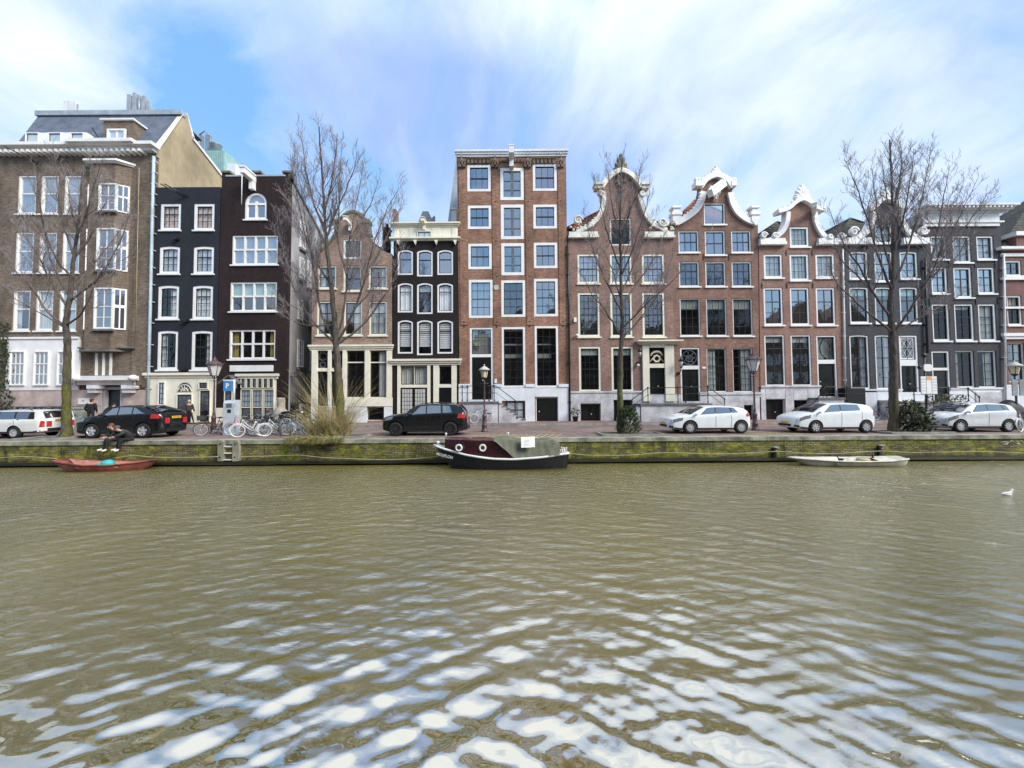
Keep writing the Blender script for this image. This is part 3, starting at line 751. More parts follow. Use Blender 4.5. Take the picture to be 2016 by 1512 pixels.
# bay with canted sides
def bay():
    ya, yb = U(215, 330, YH).z, U(215, 690, YH).z
    X = [U(x, 500, YH).x for x in (171, 186, 236, 262)]; P = [(X[0], YH-.005), (X[1], YH-.5), (X[2], YH-.5), (X[3]-.25, YH-.005)]
    m = MB(); m.prism([P], yb, ya, 'z'); b = m.build('bay', ['brick_brown'], h.root)
    for dz, e, t in ((0, .22, .12), (.12, .36, .14)):
        pass
    m = MB()
    for z0, z1, e in ((ya, ya+.10, .14), (ya+.10, ya+.24, .26)):
        m.prism([[(P[0][0]-e, P[0][1]), (P[1][0]-e, P[1][1]-e), (P[2][0]+e, P[2][1]-e), (P[3][0]+e, P[3][1])]], z0+.001, z1, 'z')
    m.build('bay_canopy', ['white'], b)
    m = MB(); e = .12; m.prism([[(P[0][0]-e, P[0][1]), (P[1][0]-e, P[1][1]-e), (P[2][0]+e, P[2][1]-e), (P[3][0]+e, P[3][1])]], yb-.12, yb-.001, 'z'); m.build('bay_base', ['stone_dark'], b)
    for (x0, x1, y0, y1) in ((196, 231, 362, 416), (192, 229, 450, 532), (187, 224, 567, 648)):
        w = h.window(x0, y0, x1, y1, fw=2.5, cols=2, rows=3, rail=.45, glass='glass_solid', sash='white', mount=.0, yy=YH-.5, bw=.05, sill=0)
        xa, za, xb, zb = rect(x0, y0, x1, y1, YH-.5)
        MB().box(xa-.1, xb+.1, YH-.68, YH-.505, za-.14, za-.004).build('sill', ['stone_dark'], w)
        # canted side lights
        for (A, B) in ((P[2], P[3]), (P[1], P[0])):
            A, B = Vector(A), Vector(B); d = (B-A); nrm = Vector((d.y, -d.x)).normalized() 
            if nrm.y > 0: nrm = -nrm
            f = lambda t, o: A+d*t+nrm*o
            m = MB(); q = []
            for t0, t1 in ((.10, .22), (.48, .56), (.80, .92)):
                m.prism([[tuple(f(t0, .005)), tuple(f(t1, .005)), tuple(f(t1, .07)), tuple(f(t0, .07))]], za, zb, 'z')
            for z0, z1 in ((za, za+.1), (zb-.1, zb), (za+(zb-za)*.53, za+(zb-za)*.6)):
                m.prism([[tuple(f(.22, .006)), tuple(f(.80, .006)), tuple(f(.80, .06)), tuple(f(.22, .06))]], z0, z1, 'z')
            w2 = m.build('side_window', ['white'], b)
            m = MB(); m.prism([[tuple(f(.2, .004)), tuple(f(.82, .004)), tuple(f(.82, .03)), tuple(f(.2, .03))]], za+.02, zb-.02, 'z'); m.build('pane', ['glass_solid'], w2)
bay()
# pilaster right of the bay
h.pbox(264, 330, 299, 760, .10, 'pilaster', 'brick_brown')
# ground floor portal
for k, x in enumerate((187, 201, 215)): h.pbox(x, 695, x+4, 739, .10, 'stone_mullion', 'cream')
h.pbox(184, 692, 222, 739, .03, 'recess_panel', 'stone_dark')
h.cornice(168, 684, 264, 690, .35, 'stone_dark', 2, name='string_course')
h.cornice(163, 741, 264, 758, .75, 'white', 2, name='canopy')
for a, b in ((170, 191), (238, 260)):
    h.pbox(a, 758, b, 765, .6, 'bracket', 'white'); h.pbox(a+2, 765, b-2, 773, .45, 'bracket', 'white')
h.door(200, 762, 240, 834, trans=(765, 767), fw=5, frame='stone', leaf='door_black', leaves=1, rec=.28, tcols=1, trows=1)
for x, y in ((150, 745), (262, 744)):
    p = U(x, y, YH-.75); m = MB(); m.ball(tuple(p), .27, .27, .22, 14, 8); g_ = m.build('globe_lamp', ['white'], h.root)
    MB().tube([p-Vector((0, 0, .2)), p-Vector((0, 0, .5)), p+Vector((0, .74, -.55))], .03, 6).build('lamp_bracket', ['iron'], g_)
sg = h.pbox(153, 784, 176, 796, .12, 'name_plate', 'white')
plain('sign_red', (.55, .06, .06), .5, .05); plain('sign_blue', (.05, .22, .62), .4, .04); plain('sign_black', (.02, .02, .02), .5, .05)
p = U(163, 789, YH-.125); m = MB()
for k in range(2): m.box(p.x-.06+k*.09, p.x-.02+k*.09, p.y-.002, p.y-.0005, p.z-.07, p.z+.07)
m.build('plate_digits', ['sign_red'], sg)
# cornice, modillions
h.cornice(-70, 291, 304, 303, .75, 'white', 2)
h.cornice(170, 288, 268, 300, .95, 'white', 2, name='cornice')
m = MB()
for k in range(34):
    X = U(-68, 300, YH).x+k*.415; z = U(150, 308, YH).z; m.box(X, X+.17, YH-.62, YH-.006, z, z+.20)
m.build('modillions', ['white'], h.root)
h.pipe([(303, 308), (300, 420), (296, 600), (290, 830)], .10, 'pipe_blue', 16, .16)
for x in (298, 270): pass
h.pipe([(274, 330), (266, 700)], .02, 'gable_tan', 0, .16)
# flag pole holders
for x, y in ((75, 322), (205, 288)):
    p = U(x, y, YH); q = p+Vector((-.9 if x < 100 else .5, -1.3, .5)); MB().tube([p, q], .035, 6).build('flag_holder', ['iron'], h.root)
# mansard roof and tan gable wall towards the lower neighbour
xr = U(304, 400, YH).x; xl = U(-70, 400, YH).x
Z = lambda py, Y: U(1008, py, Y).z
zE = U(304, 299, YH).z+.05
prof = [(YH+.1, zE-.35), (YH+.05, zE), (30.45, U(350, 228, 30.5).z), (30.9, U(352, 228, 30.9).z), (31.5, U(371, 274, 31.5).z), (35.2, U(437, 356, 35.2).z), (35.2, zE-6), (YH+.33, zE-6), (YH+.33, zE-.35)]
m = MB(); m.prism([prof], xr-.35, xr-.02, 'x'); gw = m.build('gable_wall', ['gable_tan'], h.root)
m = MB(); m.box(xr-.34, xr-.03, YH+.33, 35.2, -.0, zE-6.001); m.build('side_wall', ['gable_tan'], h.root)
m = MB()
for i in (1, 3, 4):
    a, b = prof[i], prof[i+1]; m.prism([[(a[0], a[1]), (b[0], b[1]), (b[0]+.12, b[1]+.22), (a[0]-.05, a[1]+.22)]], xr-.28, xr+.10, 'x')
m.build('verge_board', ['white'], h.root)
m = MB(); zt_ = prof[2][1]
xl2 = U(20, 290, YH).x; xt2 = U(76, 232, 30.5).x
n = m.add([(xl2, YH+.02, zE), (xr-.36, YH+.02, zE), (xr-.36, 30.45, zt_), (xt2, 30.45, zt_)]); m.face((n, n+1, n+2, n+3))
n = m.add([(xt2, 30.45, zt_), (xr-.36, 30.45, zt_), (xr-.36, 33, zt_-.4), (xt2, 33, zt_-.4)]); m.face((n, n+1, n+2, n+3))
n = m.add([(xl2, YH+.02, zE), (xt2, 30.45, zt_), (xt2, 33, zt_), (xl2, 36, zE)]); m.face((n, n+1, n+2, n+3))
m.box(xl, xr-.4, YH+.33, 36, zE-.6, zE-.1)
m.build('mansard_roof', ['slate'], h.root)
MB().box(xt2-.1, xr+.06, 30.3, 30.75, zt_, zt_+.38).build('ridge_cap', ['zinc'], h.root)
# white dormer strip and brick dormer
Yd = YH+.35; h2 = h; oy = h.Y; h.Y = Yd
xa, za, xb, zb = rect(50, 261, 170, 290, Yd); m = MB(); m.box(xa, xb, Yd, Yd+1.6, za, zb); dm = m.build('dormer', ['white'], h.root)
for a in (54, 98, 142): h.window(a, 263, a+26, 289, fw=1.5, cols=1, rows=1, rail=None, glass='glass_light', sash='sash_grey', mount=.05)
xa, za, xb, zb = rect(203, 238, 262, 292, Yd); m = MB(); m.prism([[(Yd, za), (Yd, zb), (Yd+2.0, zb), ]], xa, xb, 'x'); m.build('dormer', ['brick_brown'], h.root)
MB().box(xa-.15, xb+.15, Yd-.15, Yd+2.1, zb, zb+.12).build('dormer_roof', ['white'], h.root)
h.window(214, 256, 250, 291, fw=3, cols=2, rows=1, rail=None, glass='glass_light', sash='white', mount=.06, bw=.12)
h.Y = oy
h.depth = 2.0
h.zt = zE
def fin1():
    m = MB(); m.prism([h.out]+h.holes, h.Y, h.Y+.32, 'y', 0, back=False); m.build('wall', ['brick_brown'], h.root)
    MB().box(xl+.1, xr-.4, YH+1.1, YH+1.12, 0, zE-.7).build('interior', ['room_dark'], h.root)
fin1()
# telecom aerials and flues on the roof
def aerials(pxs, Y, label, mat):
    p = U(sum(a[0] for a in pxs)/len(pxs), 232, Y)
    r = thing('roof_aerial', (p.x, Y, zt_+.0), label, 'aerial', None)
    for (x, y0, y1, w, fl) in pxs:
        a, b = U(x, y0, Y), U(x, y1, Y); m = MB()
        if fl: m.box(a.x-w, a.x+w, Y-.1, Y+.12, b.z, a.z); m.box(a.x-.03, a.x+.03, Y+.121, Y+.22, b.z-.5, a.z-.1); m.build('antenna_panel', [mat], r)
        else: m.tube([b-Vector((0, 0, .4)), a], w, 8); m.build('mast', ['metal_grey'], r)
    return r
aerials([(133, 200, 226, .22, 1), (141, 200, 226, .14, 1), (148, 201, 226, .14, 1), (153, 205, 228, .05, 0)], 31.5, 'cluster of pale square ducts on the slate mansard roof', 'offwhite')
aerials([(255, 187, 224, .13, 1), (266, 184, 224, .13, 1), (274, 188, 224, .10, 0), (284, 190, 224, .14, 1), (293, 200, 224, .13, 1), (262, 190, 226, .04, 0), (279, 192, 226, .05, 0)], 31.5, 'tall grey antenna panels on masts above the roof dormer', 'zinc')
# ------------------------------------------------------------------ slate blue house
h = House('canal_house', 'narrow slate-blue painted house with flat top, white sash windows and white ground floor', [(289, 838), (423, 836), (434, 368), (301, 369)], 'brick_slate')
for r_, (y0, y1) in enumerate(((401, 453), (485, 539), (562, 628), (651, 728))):
    for c_, (a, b) in enumerate(((316, 356), (382, 422)) if r_ == 0 else ((314, 354), (381, 421)) if r_ == 1 else ((311, 352), (379, 419)) if r_ == 2 else ((310, 350), (377, 418))):
        h.window(a, y0, b, y1, fw=5, cols=3, rows=(3, 3, 4, 5)[r_], rail=(.37, .37, .30, .40)[r_], glass=('glass_clear', 'glass_mid', 'glass_clear', 'glass_dark')[r_], arch=0 if r_ == 0 else 2, sill=1 if r_ else .5,
                 curt=('full', 'full', 'wright' if c_ == 0 else 'full', ['left'] if c_ == 0 else 'right')[r_], ccol=('curtain_peach', 'curtain_white', 'curtain_white', 'curtain_white')[r_], railw=.09, rec=.03)
h.pbox(290, 736, 424, 832, .06, 'shop_front', 'cream'); h.cornice(290, 734, 425, 744, .25, 'cream', 2); 
h.window(315, 752, 329, 797, fw=1.5, cols=2, rows=4, rail=None, glass='glass_light', mount=.10, sash='sash_dark')
h.window(394, 752, 413, 766, fw=1.5, cols=1, rows=1, rail=None, glass='glass_solid', mount=.10, frame='cream')
def doorway(h, x0, y0, x1, y1, name='door', mat='door_black', out=.1, glassy=True):
    xa, za, xb, zb = rect(x0, y0, x1, y1, h.Y-out); m = MB(); m.box(xa, xb, h.Y-out, h.Y-.005, za, zb)
    d = m.build(name, [mat], h.root)
    if glassy:
        m = MB(); m.box(xa+.1, xb-.1, h.Y-out-.012, h.Y-out-.002, za+(zb-za)*.35, zb-.1); m.build('pane', ['glass_solid'], d)
    m = MB(); m.prism([loop(xa-.06, za, xb+.06, zb+.06), loop(xa, za-.01+.02, xb, zb)], h.Y-out-.05, h.Y-out+.04); m.build('door_frame', ['cream'], d)
    return d
doorway(h, 394, 769, 413, 830); doorway(h, 349, 777, 377, 832)
xa, za, xb, zb = rect(350, 753, 377, 771, h.Y-.1); m = MB(); m.prism([loop(xa, za, xb, zb, (xb-xa)/2)], h.Y-.10, h.Y-.06); fl = m.build('fanlight', ['glass_solid'], h.root)
m = MB(); 
for k in range(1, 6):
    a = pi*k/6; m.bar(((xa+xb)/2, h.Y-.11, za+.02), ((xa+xb)/2+(xb-xa)/2*cos(a), h.Y-.11, za+(xb-xa)/2*sin(a)), .03, .02)
for q in (1.0, .5): m.tube([((xa+xb)/2+q*(xb-xa)/2*cos(pi*k/12), h.Y-.11, za+q*(xb-xa)/2*sin(pi*k/12)) for k in range(13)], .035, 5)
m.build('fanlight_bars', ['cream'], fl)
for dx in (0, .28):
    p = U(371, 388, YH); MB().tube([p+Vector((-dx, 0, -.0)), p+Vector((-.75-dx, -1.2, .35))], .04, 6).build('hoist_rod', ['iron'], h.root)
for x, y in ((347, 470), (365, 632), (362, 727)):
    p = U(x, y, YH-.12); MB().box(p.x-.16, p.x+.16, YH-.28, YH-.004, p.z-.09, p.z+.06).build('wall_fixture', ['iron'], h.root)
h.finish(roof=('flat',))
# ------------------------------------------------------------------ black brick house with arched attic window
h = House('canal_house', 'tall purple-black brick house with arched attic window and wide white four-light windows', [(424, 836), (562, 836), (571, 352), (575, 352), (575, 341), (557, 341), (557, 347), (513, 347), (513, 340), (497, 340), (497, 347), (453, 347), (453, 341), (437, 341)], 'brick_black', depth=9)
h.window(482, 379, 525, 432, fw=4, cols=1, rows=1, rail=None, glass='glass_sky', sash='white', arch=23, sill=1, mull=([.5], [.40], 4), curt='top0.4')
for (a, b, y0, y1, g, cu, cc) in ((457, 547, 463, 521, 'glass_sky', 'full', 'curtain_white'), (453, 545, 555, 613, 'glass_mid', 'top0.46', 'blind_green'), (451, 542, 649, 707, 'glass_dark', ['left', 'right'], 'curtain_yellow')):
    w = h.window(a, y0, b, y1, fw=3, cols=1, rows=1, rail=None, glass=g, sash='white', sill=1.5, mull=([.25, .5, .75], [.48], 3.4), sw=.03, curt=cu if not isinstance(cu, list) else None, ccol=cc)
    if isinstance(cu, list):
        xa, za, xb, zb = h.R(a, y0, b, y1)
        for x0_ in (xa+.1, xb-.55):
            P = [[(x0_+.45*k/8, YH+.3+.03*sin(k*2), z_) for z_ in (za, zb)] for k in range(9)]; MB().grid(P).build('curtain', ['curtain_yellow'], w)
    for p in [w]: pass
h.pbox(452, 719, 537, 731, .08, 'sign_board', 'white')
h.cornice(471, 736, 546, 746, .25, 'cream', 2)
h.pbox(474, 746, 543, 834, .05, 'shop_front', 'cream')
for k in range(6): h.window(477+k*11, 745, 486+k*11, 764, fw=.8, cols=1, rows=1, rail=None, glass='glass_solid', mount=.09, frame='cream')
for k in range(3): h.window(477+k*22.5, 767, 497+k*22.5, 802, fw=.8, cols=3, rows=3, rail=None, glass='glass_light', mount=.09, frame='cream', sash='sash_grey'); h.window(477+k*22.5, 802, 497+k*22.5, 826, fw=.8, cols=1, rows=1, rail=None, glass='glass_solid', mount=.09, frame='cream')
doorway(h, 443, 768, 456, 832, glassy=True)
xa, za, xb, zb = rect(431, 738, 470, 756, YH-.5); m = MB()
m.prism([[(xa, za), ((xa+xb)/2, zb-.1), (xb, za), (xb, za+.1), ((xa+xb)/2, zb), (xa, za+.1)]], YH-.6, YH-.004); m.build('door_hood', ['stone_dark'], h.root)
h.pbox(425, 803, 474, 834, .08, 'plinth', 'cream'); h.pbox(543, 785, 560, 834, .08, 'plinth', 'cream')
p = U(463, 760, YH); MB().box(p.x-.16, p.x+.16, YH-.06, YH-.004, p.z-.18, p.z+.18).build('wall_plate', ['white'], h.root)
# hoist beam
m = MB(); a = U(500, 362, YH); m.box(a.x-.17, a.x+.17, YH-1.3, YH-.004, a.z+.1, a.z+.5); m.box(a.x-.15, a.x+.15, YH-.35, YH-.005, a.z-.55, a.z+.099); m.box(a.x-.22, a.x+.22, YH-1.36, YH-.1, a.z+.501, a.z+.62)
m.tube([(a.x-.05, YH-1.2, a.z+.1), (a.x-.05, YH-1.2, a.z-2.2)], .03, 5); m.build('hoist_beam', ['white'], h.root)
m = MB()
for a, b in ((437, 453), (497, 513), (557, 575)): q = rect(a, 339, b, 344, YH); m.box(q[0]-.05, q[2]+.05, YH-.06, YH+.45, q[3]-.05, q[3]+.1)
m.build('coping_stones', ['mossy_stone'], h.root)
m = MB(); q = rect(437, 345, 575, 349, YH); m.box(q[0]+.3, q[2]-.5, YH-.04, YH+.4, q[3]-.1, q[3]+.02); m.build('coping_strip', ['zinc'], h.root)
# rendered side wall along the alley, roof line falling away
xs = U(566, 600, YH).x; xt = U(574, 350, YH).x
prof = [(YH+.32, 0), (YH+.32, U(574, 350, YH).z), (34.0, U(640, 480, 34.0).z), (40, U(640, 480, 34).z-2.2), (40, 0)]
m = MB(); m.prism([prof], xs-.3, xs-.02, 'x'); h.sw = m.build('alley_wall', ['side_render'], h.root)
m = MB(); a, b = prof[1], prof[2]; m.prism([[a, b, (b[0], b[1]+.14), (a[0], a[1]+.14)]], xs-.34, xs+.08, 'x'); m.build('verge_board', ['stone_dark'], h.root)
for (x0, x1, y0, y1) in ((586, 597, 432, 486), (586, 596, 505, 547), (602, 609, 512, 566), (584, 594, 588, 628), (584, 596, 668, 722), (609, 614, 680, 730), (607, 613, 590, 640)):
    ya, yb = [xs*750/(x-1008) for x in (x0, x1)]; z0, z1 = U(x0, y1, ya).z, U(x0, y0, ya).z
    m = MB(); m.prism([loop(ya, z0, yb, z1), loop(ya+.08, z0+.08, yb-.08, z1-.08)], xs-.019, xs+.05, 'x'); 
    for k in (1, 2): q = ya+(yb-ya)*k/3; m.box(xs-.018, xs+.03, q-.02, q+.02, z0, z1)
    for k in (1, 2, 3): q = z0+(z1-z0)*k/4; m.box(xs-.018, xs+.03, ya, yb, q-.02, q+.02)
    w = m.build('alley_window', ['white'], h.root)
    MB().box(xs-.015, xs-.005, ya+.02, yb-.02, z0+.02, z1-.02).build('pane', ['glass_solid'], w)
    MB().box(xs-.018, xs+.16, ya-.06, yb+.06, z0-.2, z0-.003).build('sill', ['stone_dark'], w)
h.depth = .9; h.zt = U(570, 352, YH).z
m = MB(); m.prism([h.out]+h.holes, YH, YH+.32, 'y', 0, back=False); m.build('wall', ['brick_black'], h.root)
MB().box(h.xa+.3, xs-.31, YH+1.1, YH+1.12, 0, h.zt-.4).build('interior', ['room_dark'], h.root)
m = MB(); a, b = prof[1], prof[2]; m.prism([[(a[0], a[1]-.1), (b[0], b[1]-.1), (b[0], b[1]), (a[0], a[1])]], h.xa+.05, xs-.02, 'x'); m.build('roof', ['roof_flat'], h.root)
def P(h, pts): return [xz(x, y, h.Y) for x, y in pts]
# ------------------------------------------------------------------ pink bell-gable house
OUT4 = [(612, 836), (772, 834), (771, 499), (761, 497), (748, 490), (735, 478), (727, 464), (724, 450), (723, 440), (718, 434), (711, 425), (696, 418), (680, 424), (671, 434), (664, 440), (663, 456), (656, 472), (644, 487), (630, 496), (615, 501)]
h = House('canal_house', 'low pinkish brick house with mossy bell gable and cream timber shop front', OUT4, 'brick_pink', depth=9)
h.window(676, 470, 712, 509, fw=3, cols=1, rows=1, rail=None, glass='glass_solid', sash='sash_grey', arch=1, curt=None)
xa, za, xb, zb = h.R(680, 475, 708, 505); m = MB()
for k in range(10): m.box(xa, xb, YH+.10, YH+.13, za+(zb-za)*k/10, za+(zb-za)*(k+.75)/10)
m.build('louvre', ['sash_grey'], h.root)
for (a, b), cu in zip(((626, 662), (676, 712), (726, 762)), (['left'], [], ['right'])):
    h.window(a, 523, b, 573 if a == 676 else 568, fw=3, cols=2 if a != 676 else 1, rows=2, rail=.5, glass='glass_mid', sill=1, curt=cu, frame='cream')
for (a, b), cu in zip(((624, 660), (677, 713), (727, 762)), (['left'], ['wright'], ['full'])):
    h.window(a, 593, b, 660, fw=3, cols=2, rows=3, rail=.34, glass='glass_mid', sill=1, curt=cu, frame='cream')
h.cornice(612, 679, 772, 690, .22, 'cream', 3)
for a, b in ((613, 624), (645, 651), (674, 681), (718, 727), (761, 771)): h.pbox(a, 690, b, 786, .12, 'post', 'cream')
for a, b in ((624, 645), (651, 674)):
    h.window(a, 690, b, 725, fw=.8, cols=1, rows=2, rail=None, glass='glass_dark', frame='cream', rec=.06); 
    xa, za, xb, zb = h.R(a, 690, b, 725); m = MB()
    for cz, r in ((za+(zb-za)*.67, .32), (za+(zb-za)*.2, .2)): m.tube([((xa+xb)/2+r*cos(t*pi/9), YH+.10, cz+r*.9*sin(t*pi/9)) for t in range(19)], .03, 5)
    m.build('transom_ring', ['sash_grey'], h.root)
    h.pbox(a, 725, b, 731, .08, 'transom_bar', 'cream')
    h.window(a, 731, b, 800, fw=.6, cols=1, rows=4, rail=None, glass='glass_dark', frame='cream', rec=.06, name='shop_door')
for (a, b), cu in zip(((681, 718), (727, 761)), ([], ['wright'])):
    h.window(a, 689, b, 783, fw=1.5, cols=2, rows=1, rail=.26, glass='glass_dark', frame='cream', sash='sash_dark', curt=cu, mull=([], [.25], 2.2), rec=.06)
for a, b in ((612, 624), (645, 651), (674, 704), (704, 722), (756, 772)): h.pbox(a, 786, b, 834, .10, 'plinth', 'plinth_white')
h.pbox(674, 783, 772, 800, .13, 'plinth_band', 'cream')
h.window(722, 801, 756, 828, fw=1, cols=1, rows=1, rail=None, glass='glass_dark', rec=.1, name='basement_window')
g = smoothline(P(h, [OUT4[i] for i in range(6, 19)]), 3)
m = MB(); band(m, g, .16, YH-.10, YH+.40); m.build('gable_coping', ['mossy_stone'], h.root)
m = MB()
for sx in (664, 723): q = rect(sx-5, 435, sx+6, 440, YH); m.box(q[0], q[2], YH-.2, YH+.4, q[1], q[3]+.05)
m.build('gable_ledge', ['mossy_stone'], h.root)
def beam(h, x, y, L=1.1, mat='white', dx=0):
    a = U(x, y, h.Y); m = MB(); m.bar((a.x, h.Y-.004, a.z), (a.x+dx, h.Y-L, a.z+.02), .24, .26); m.bar((a.x+dx*1.02, h.Y-L-.05, a.z+.15), (a.x-.0, h.Y-.02, a.z+.17), .34, .05)
    m.box(a.x-.10, a.x+.10, h.Y-.22, h.Y-.006, a.z-.5, a.z-.13); return m.build('hoist_beam', [mat], h.root)
beam(h, 691, 443)
h.finish(roof=('gable', 505, 440, 'tile_dark'))
m = MB(); q = rect(758, 456, 769, 492, YH+1.5); m.box(q[0], q[2], YH+1, YH+1.6, q[1]-1, q[3]); m.box(q[0]-.06, q[2]+.06, YH+.94, YH+1.66, q[3], q[3]+.14); m.lathe([(.1, 0), (.12, .35), (.07, .4)], ((q[0]+q[2])/2, YH+1.3, q[3]+.14), 8); m.build('chimney', ['brick_black'], h.root)
# ------------------------------------------------------------------ narrow ink-black house with cream attic
h = House('canal_house', 'narrow ink-black house with cream attic storey and rows of arched white windows', [(773, 834), (904, 833), (900, 440), (775, 443)], 'brick_ink')
h.pbox(774, 447, 901, 470, .05, 'attic_panel', 'cream')
for a, b in ((776, 783), (806, 820), (851, 866), (890, 899)): h.pbox(a, 448, b, 470, .10, 'attic_pilaster', 'cream')
h.window(822, 456, 850, 470, fw=1.5, cols=2, rows=1, rail=None, glass='glass_light', mount=.06, frame='cream', sash='sash_grey')
h.cornice(773, 440, 902, 448, .3, 'cream', 3); h.cornice(773, 469, 902, 475, .3, 'cream', 2)
m = MB()
for x in (785, 818, 859, 896): q = rect(x-3, 475, x+4, 483, YH); m.prism([[(q[0], q[3]), (q[2], q[3]), ((q[0]+q[2])/2, q[1])]], YH-.25, YH-.004)
m.build('cornice_brackets', ['cream'], h.root)
beam(h, 836, 441, .8, 'cream')
for r_, (y0, y1) in enumerate(((492, 541), (557, 615), (630, 696))):
    for c_, (a, b) in enumerate(((783, 813), (821, 852), (861, 892))):
        h.window(a, y0, b, y1+(3 if c_ == 1 else 0), fw=3, cols=1, rows=2, rail=(.36, .28, .30)[r_], glass=('glass_sky', 'glass_clear', 'glass_clear')[r_] if not (r_ == 1 and c_ == 1) else 'glass_mid', arch=4, sill=0,
                 curt=(None, 'full' if c_ != 1 else 'top0.25', 'blind%.2f' % (.82, .78, .86)[c_])[r_], ccol=('curtain_white', 'curtain_white', 'curtain_white')[r_], rec=.02)
h.cornice(773, 707, 905, 719, .3, 'cream', 3)
for a, b in ((782, 788), (841, 847), (853, 864), (889, 899)): h.pbox(a, 719, b, 834, .08, 'post', 'cream')
h.pbox(788, 758, 841, 763, .07, 'transom_bar', 'cream')
h.pbox(864, 757, 889, 763, .07, 'transom_bar', 'cream')
for a, b in ((788, 814), (815, 841)): h.window(a, 720, b, 758, fw=1, cols=1, rows=1, rail=None, glass='glass_clear', frame='cream', curt='full', ccol='blind_grey')
h.window(864, 720, 889, 757, fw=.8, cols=1, rows=1, rail=None, glass='glass_dark', frame='cream')
xa, za, xb, zb = h.R(789, 763, 840, 816); za = .12
m = MB(); m.box(xa, xb, YH-.05, YH-.004, za, zb); d = m.build('door', ['door_black'], h.root)
for k in (0, 1):
    u0 = xa+.12+(xb-xa)*.5*k; u1 = u0+(xb-xa)*.5-.22; m = MB(); m.box(u0, u1, YH-.06, YH-.051, za+.35, zb-.12); w = m.build('leaded_light', ['blind_grey'], d)
    m = MB()
    for i in range(1, 4): q = u0+(u1-u0)*i/4; m.box(q-.012, q+.012, YH-.075, YH-.061, za+.35, zb-.12)
    for i in range(1, 7): q = za+.35+(zb-za-.47)*i/7; m.box(u0, u1, YH-.074, YH-.061, q-.012, q+.012)
    m.build('lead_bars', ['sash_grey'], d)
xa, za, xb, zb = h.R(864, 763, 889, 816); m = MB(); m.box(xa, xb, YH-.05, YH-.004, .12, zb)
for i in range(5): q = zb-.2-i*.16; m.box(xa+.1, xb-.1, YH-.065, YH-.051, q-.05, q)
m.build('door', ['door_black'], h.root)
h.finish(roof=('flat',))
m = MB(); q = rect(775, 415, 782, 445, YH+.8); m.box(q[0], q[2], YH+.5, YH+1.2, q[1]-.3, q[3]); m.build('chimney', ['brick_rose'], h.root)
# ------------------------------------------------------------------ tall red warehouse
h = House('canal_house', 'tallest red brick warehouse with white cornice, hoist beam and white-framed windows', [(906, 834), (1121, 832), (1114, 299), (899, 300)], 'brick_red', depth=10)
H6 = h
RW = [[(920, 325, 966, 377), (1049, 323, 1096, 376)], [(921, 405, 967, 451), (1050, 403, 1096, 450)], [(922, 480, 968, 530), (1051, 478, 1097, 528)]]
for row in RW:
    for a, y0, b, y1 in row: h.window(a, y0, b, y1, fw=5, cols=3, rows=2, rail=.5, glass='glass_sky', rec=-.02, railw=.07)
for a, y0, b, y1 in ((985, 331, 1031, 394), (986, 403, 1031, 471), (987, 479, 1032, 542)):
    w = h.window(a, y0, b, y1, fw=6, cols=2, rows=1, rail=.72, glass='glass_sky', sash='sash_grey', rec=-.02, railw=.07, mull=None)
    xa, za, xb, zb = h.R(a, y0, b, y1); c = (xa+xb)/2; f = 6*(xb-xa)/(b-a); m = MB()
    m.box(c-.11, c+.11, YH+.02, YH+.08, za+f, zb-f); m.box(xa+f, xb-f, YH+.03, YH+.075, za+(zb-za)*.60, za+(zb-za)*.62); m.build('shutter_post', ['sash_grey'], w)
for a, y0, b, y1 in ((923, 551, 970, 626), (987, 552, 1034, 624), (1051, 549, 1098, 623)):
    h.window(a, y0, b, y1, fw=5, cols=3, rows=4, rail=.5, glass='glass_sky' if a != 987 else 'glass_mid', rec=-.02, railw=.05, curt='full' if a == 923 else None)
h.window(988, 644, 1034, 763, fw=4, cols=3, rows=7, rail=.44, glass='glass_dark', rec=-.02, curt=['top0.03'])
h.window(1053, 642, 1099, 763, fw=4, cols=3, rows=7, rail=.44, glass='glass_dark', rec=-.02)
for a, b in ((992, 1030), (1057, 1085)):
    for y0, y1 in ((677, 680), (697, 705)): h.pbox(a, y0, b, y1, -.5, 'interior_blind', 'blind_grey', .52)
h.door(925, 644, 971, 786, trans=(697, 703), fw=4, tcols=3, trows=3, leaf='door_black', glass='glass_mid', rec=.06, tcurt='blind_grey', panels=4)
def star():
    p = U(939, 681, YH+.15); m = MB()
    for k in range(12):
        a = 2*pi*k/12; L = .36 if k % 2 == 0 else .22; m.tube([p+Vector((0, 0, 0)), p+Vector((.10*cos(a), 0, .10*sin(a))), p+Vector((L*cos(a), 0, L*sin(a)))], [.05, .05, .004], 4)
    plain('star_paper', (.85, .75, .5), .6, .05); m.build('paper_star', ['star_paper'], h.root)
star()
for q in ((903, 757, 925, 834), (971, 757, 988, 834), (1034, 757, 1053, 834), (1099, 757, 1122, 834), (988, 764, 1034, 789), (1053, 764, 1099, 781), (988, 825, 1034, 834), (925, 787, 971, 834)): h.pbox(q[0], q[1], q[2], q[3], .08, 'plinth', 'plinth_white')
for q in ((903, 756, 924, 762), (972, 756, 987, 762), (1035, 756, 1052, 762), (1100, 756, 1123, 762)): h.pbox(*q, .14, 'plinth_band', 'plinth_white')
h.window(997, 790, 1032, 824, fw=1, cols=2, rows=2, rail=None, glass='glass_light', sash='sash_dark', frame='sash_dark', mount=.0, name='basement_window', bw=.06)
h.door(1055, 782, 1099, 832, fw=1.5, leaf='door_black', leaves=1, rec=.02, panels=1)
h.cornice(899, 297, 1115, 309, .22, 'offwhite', 3)
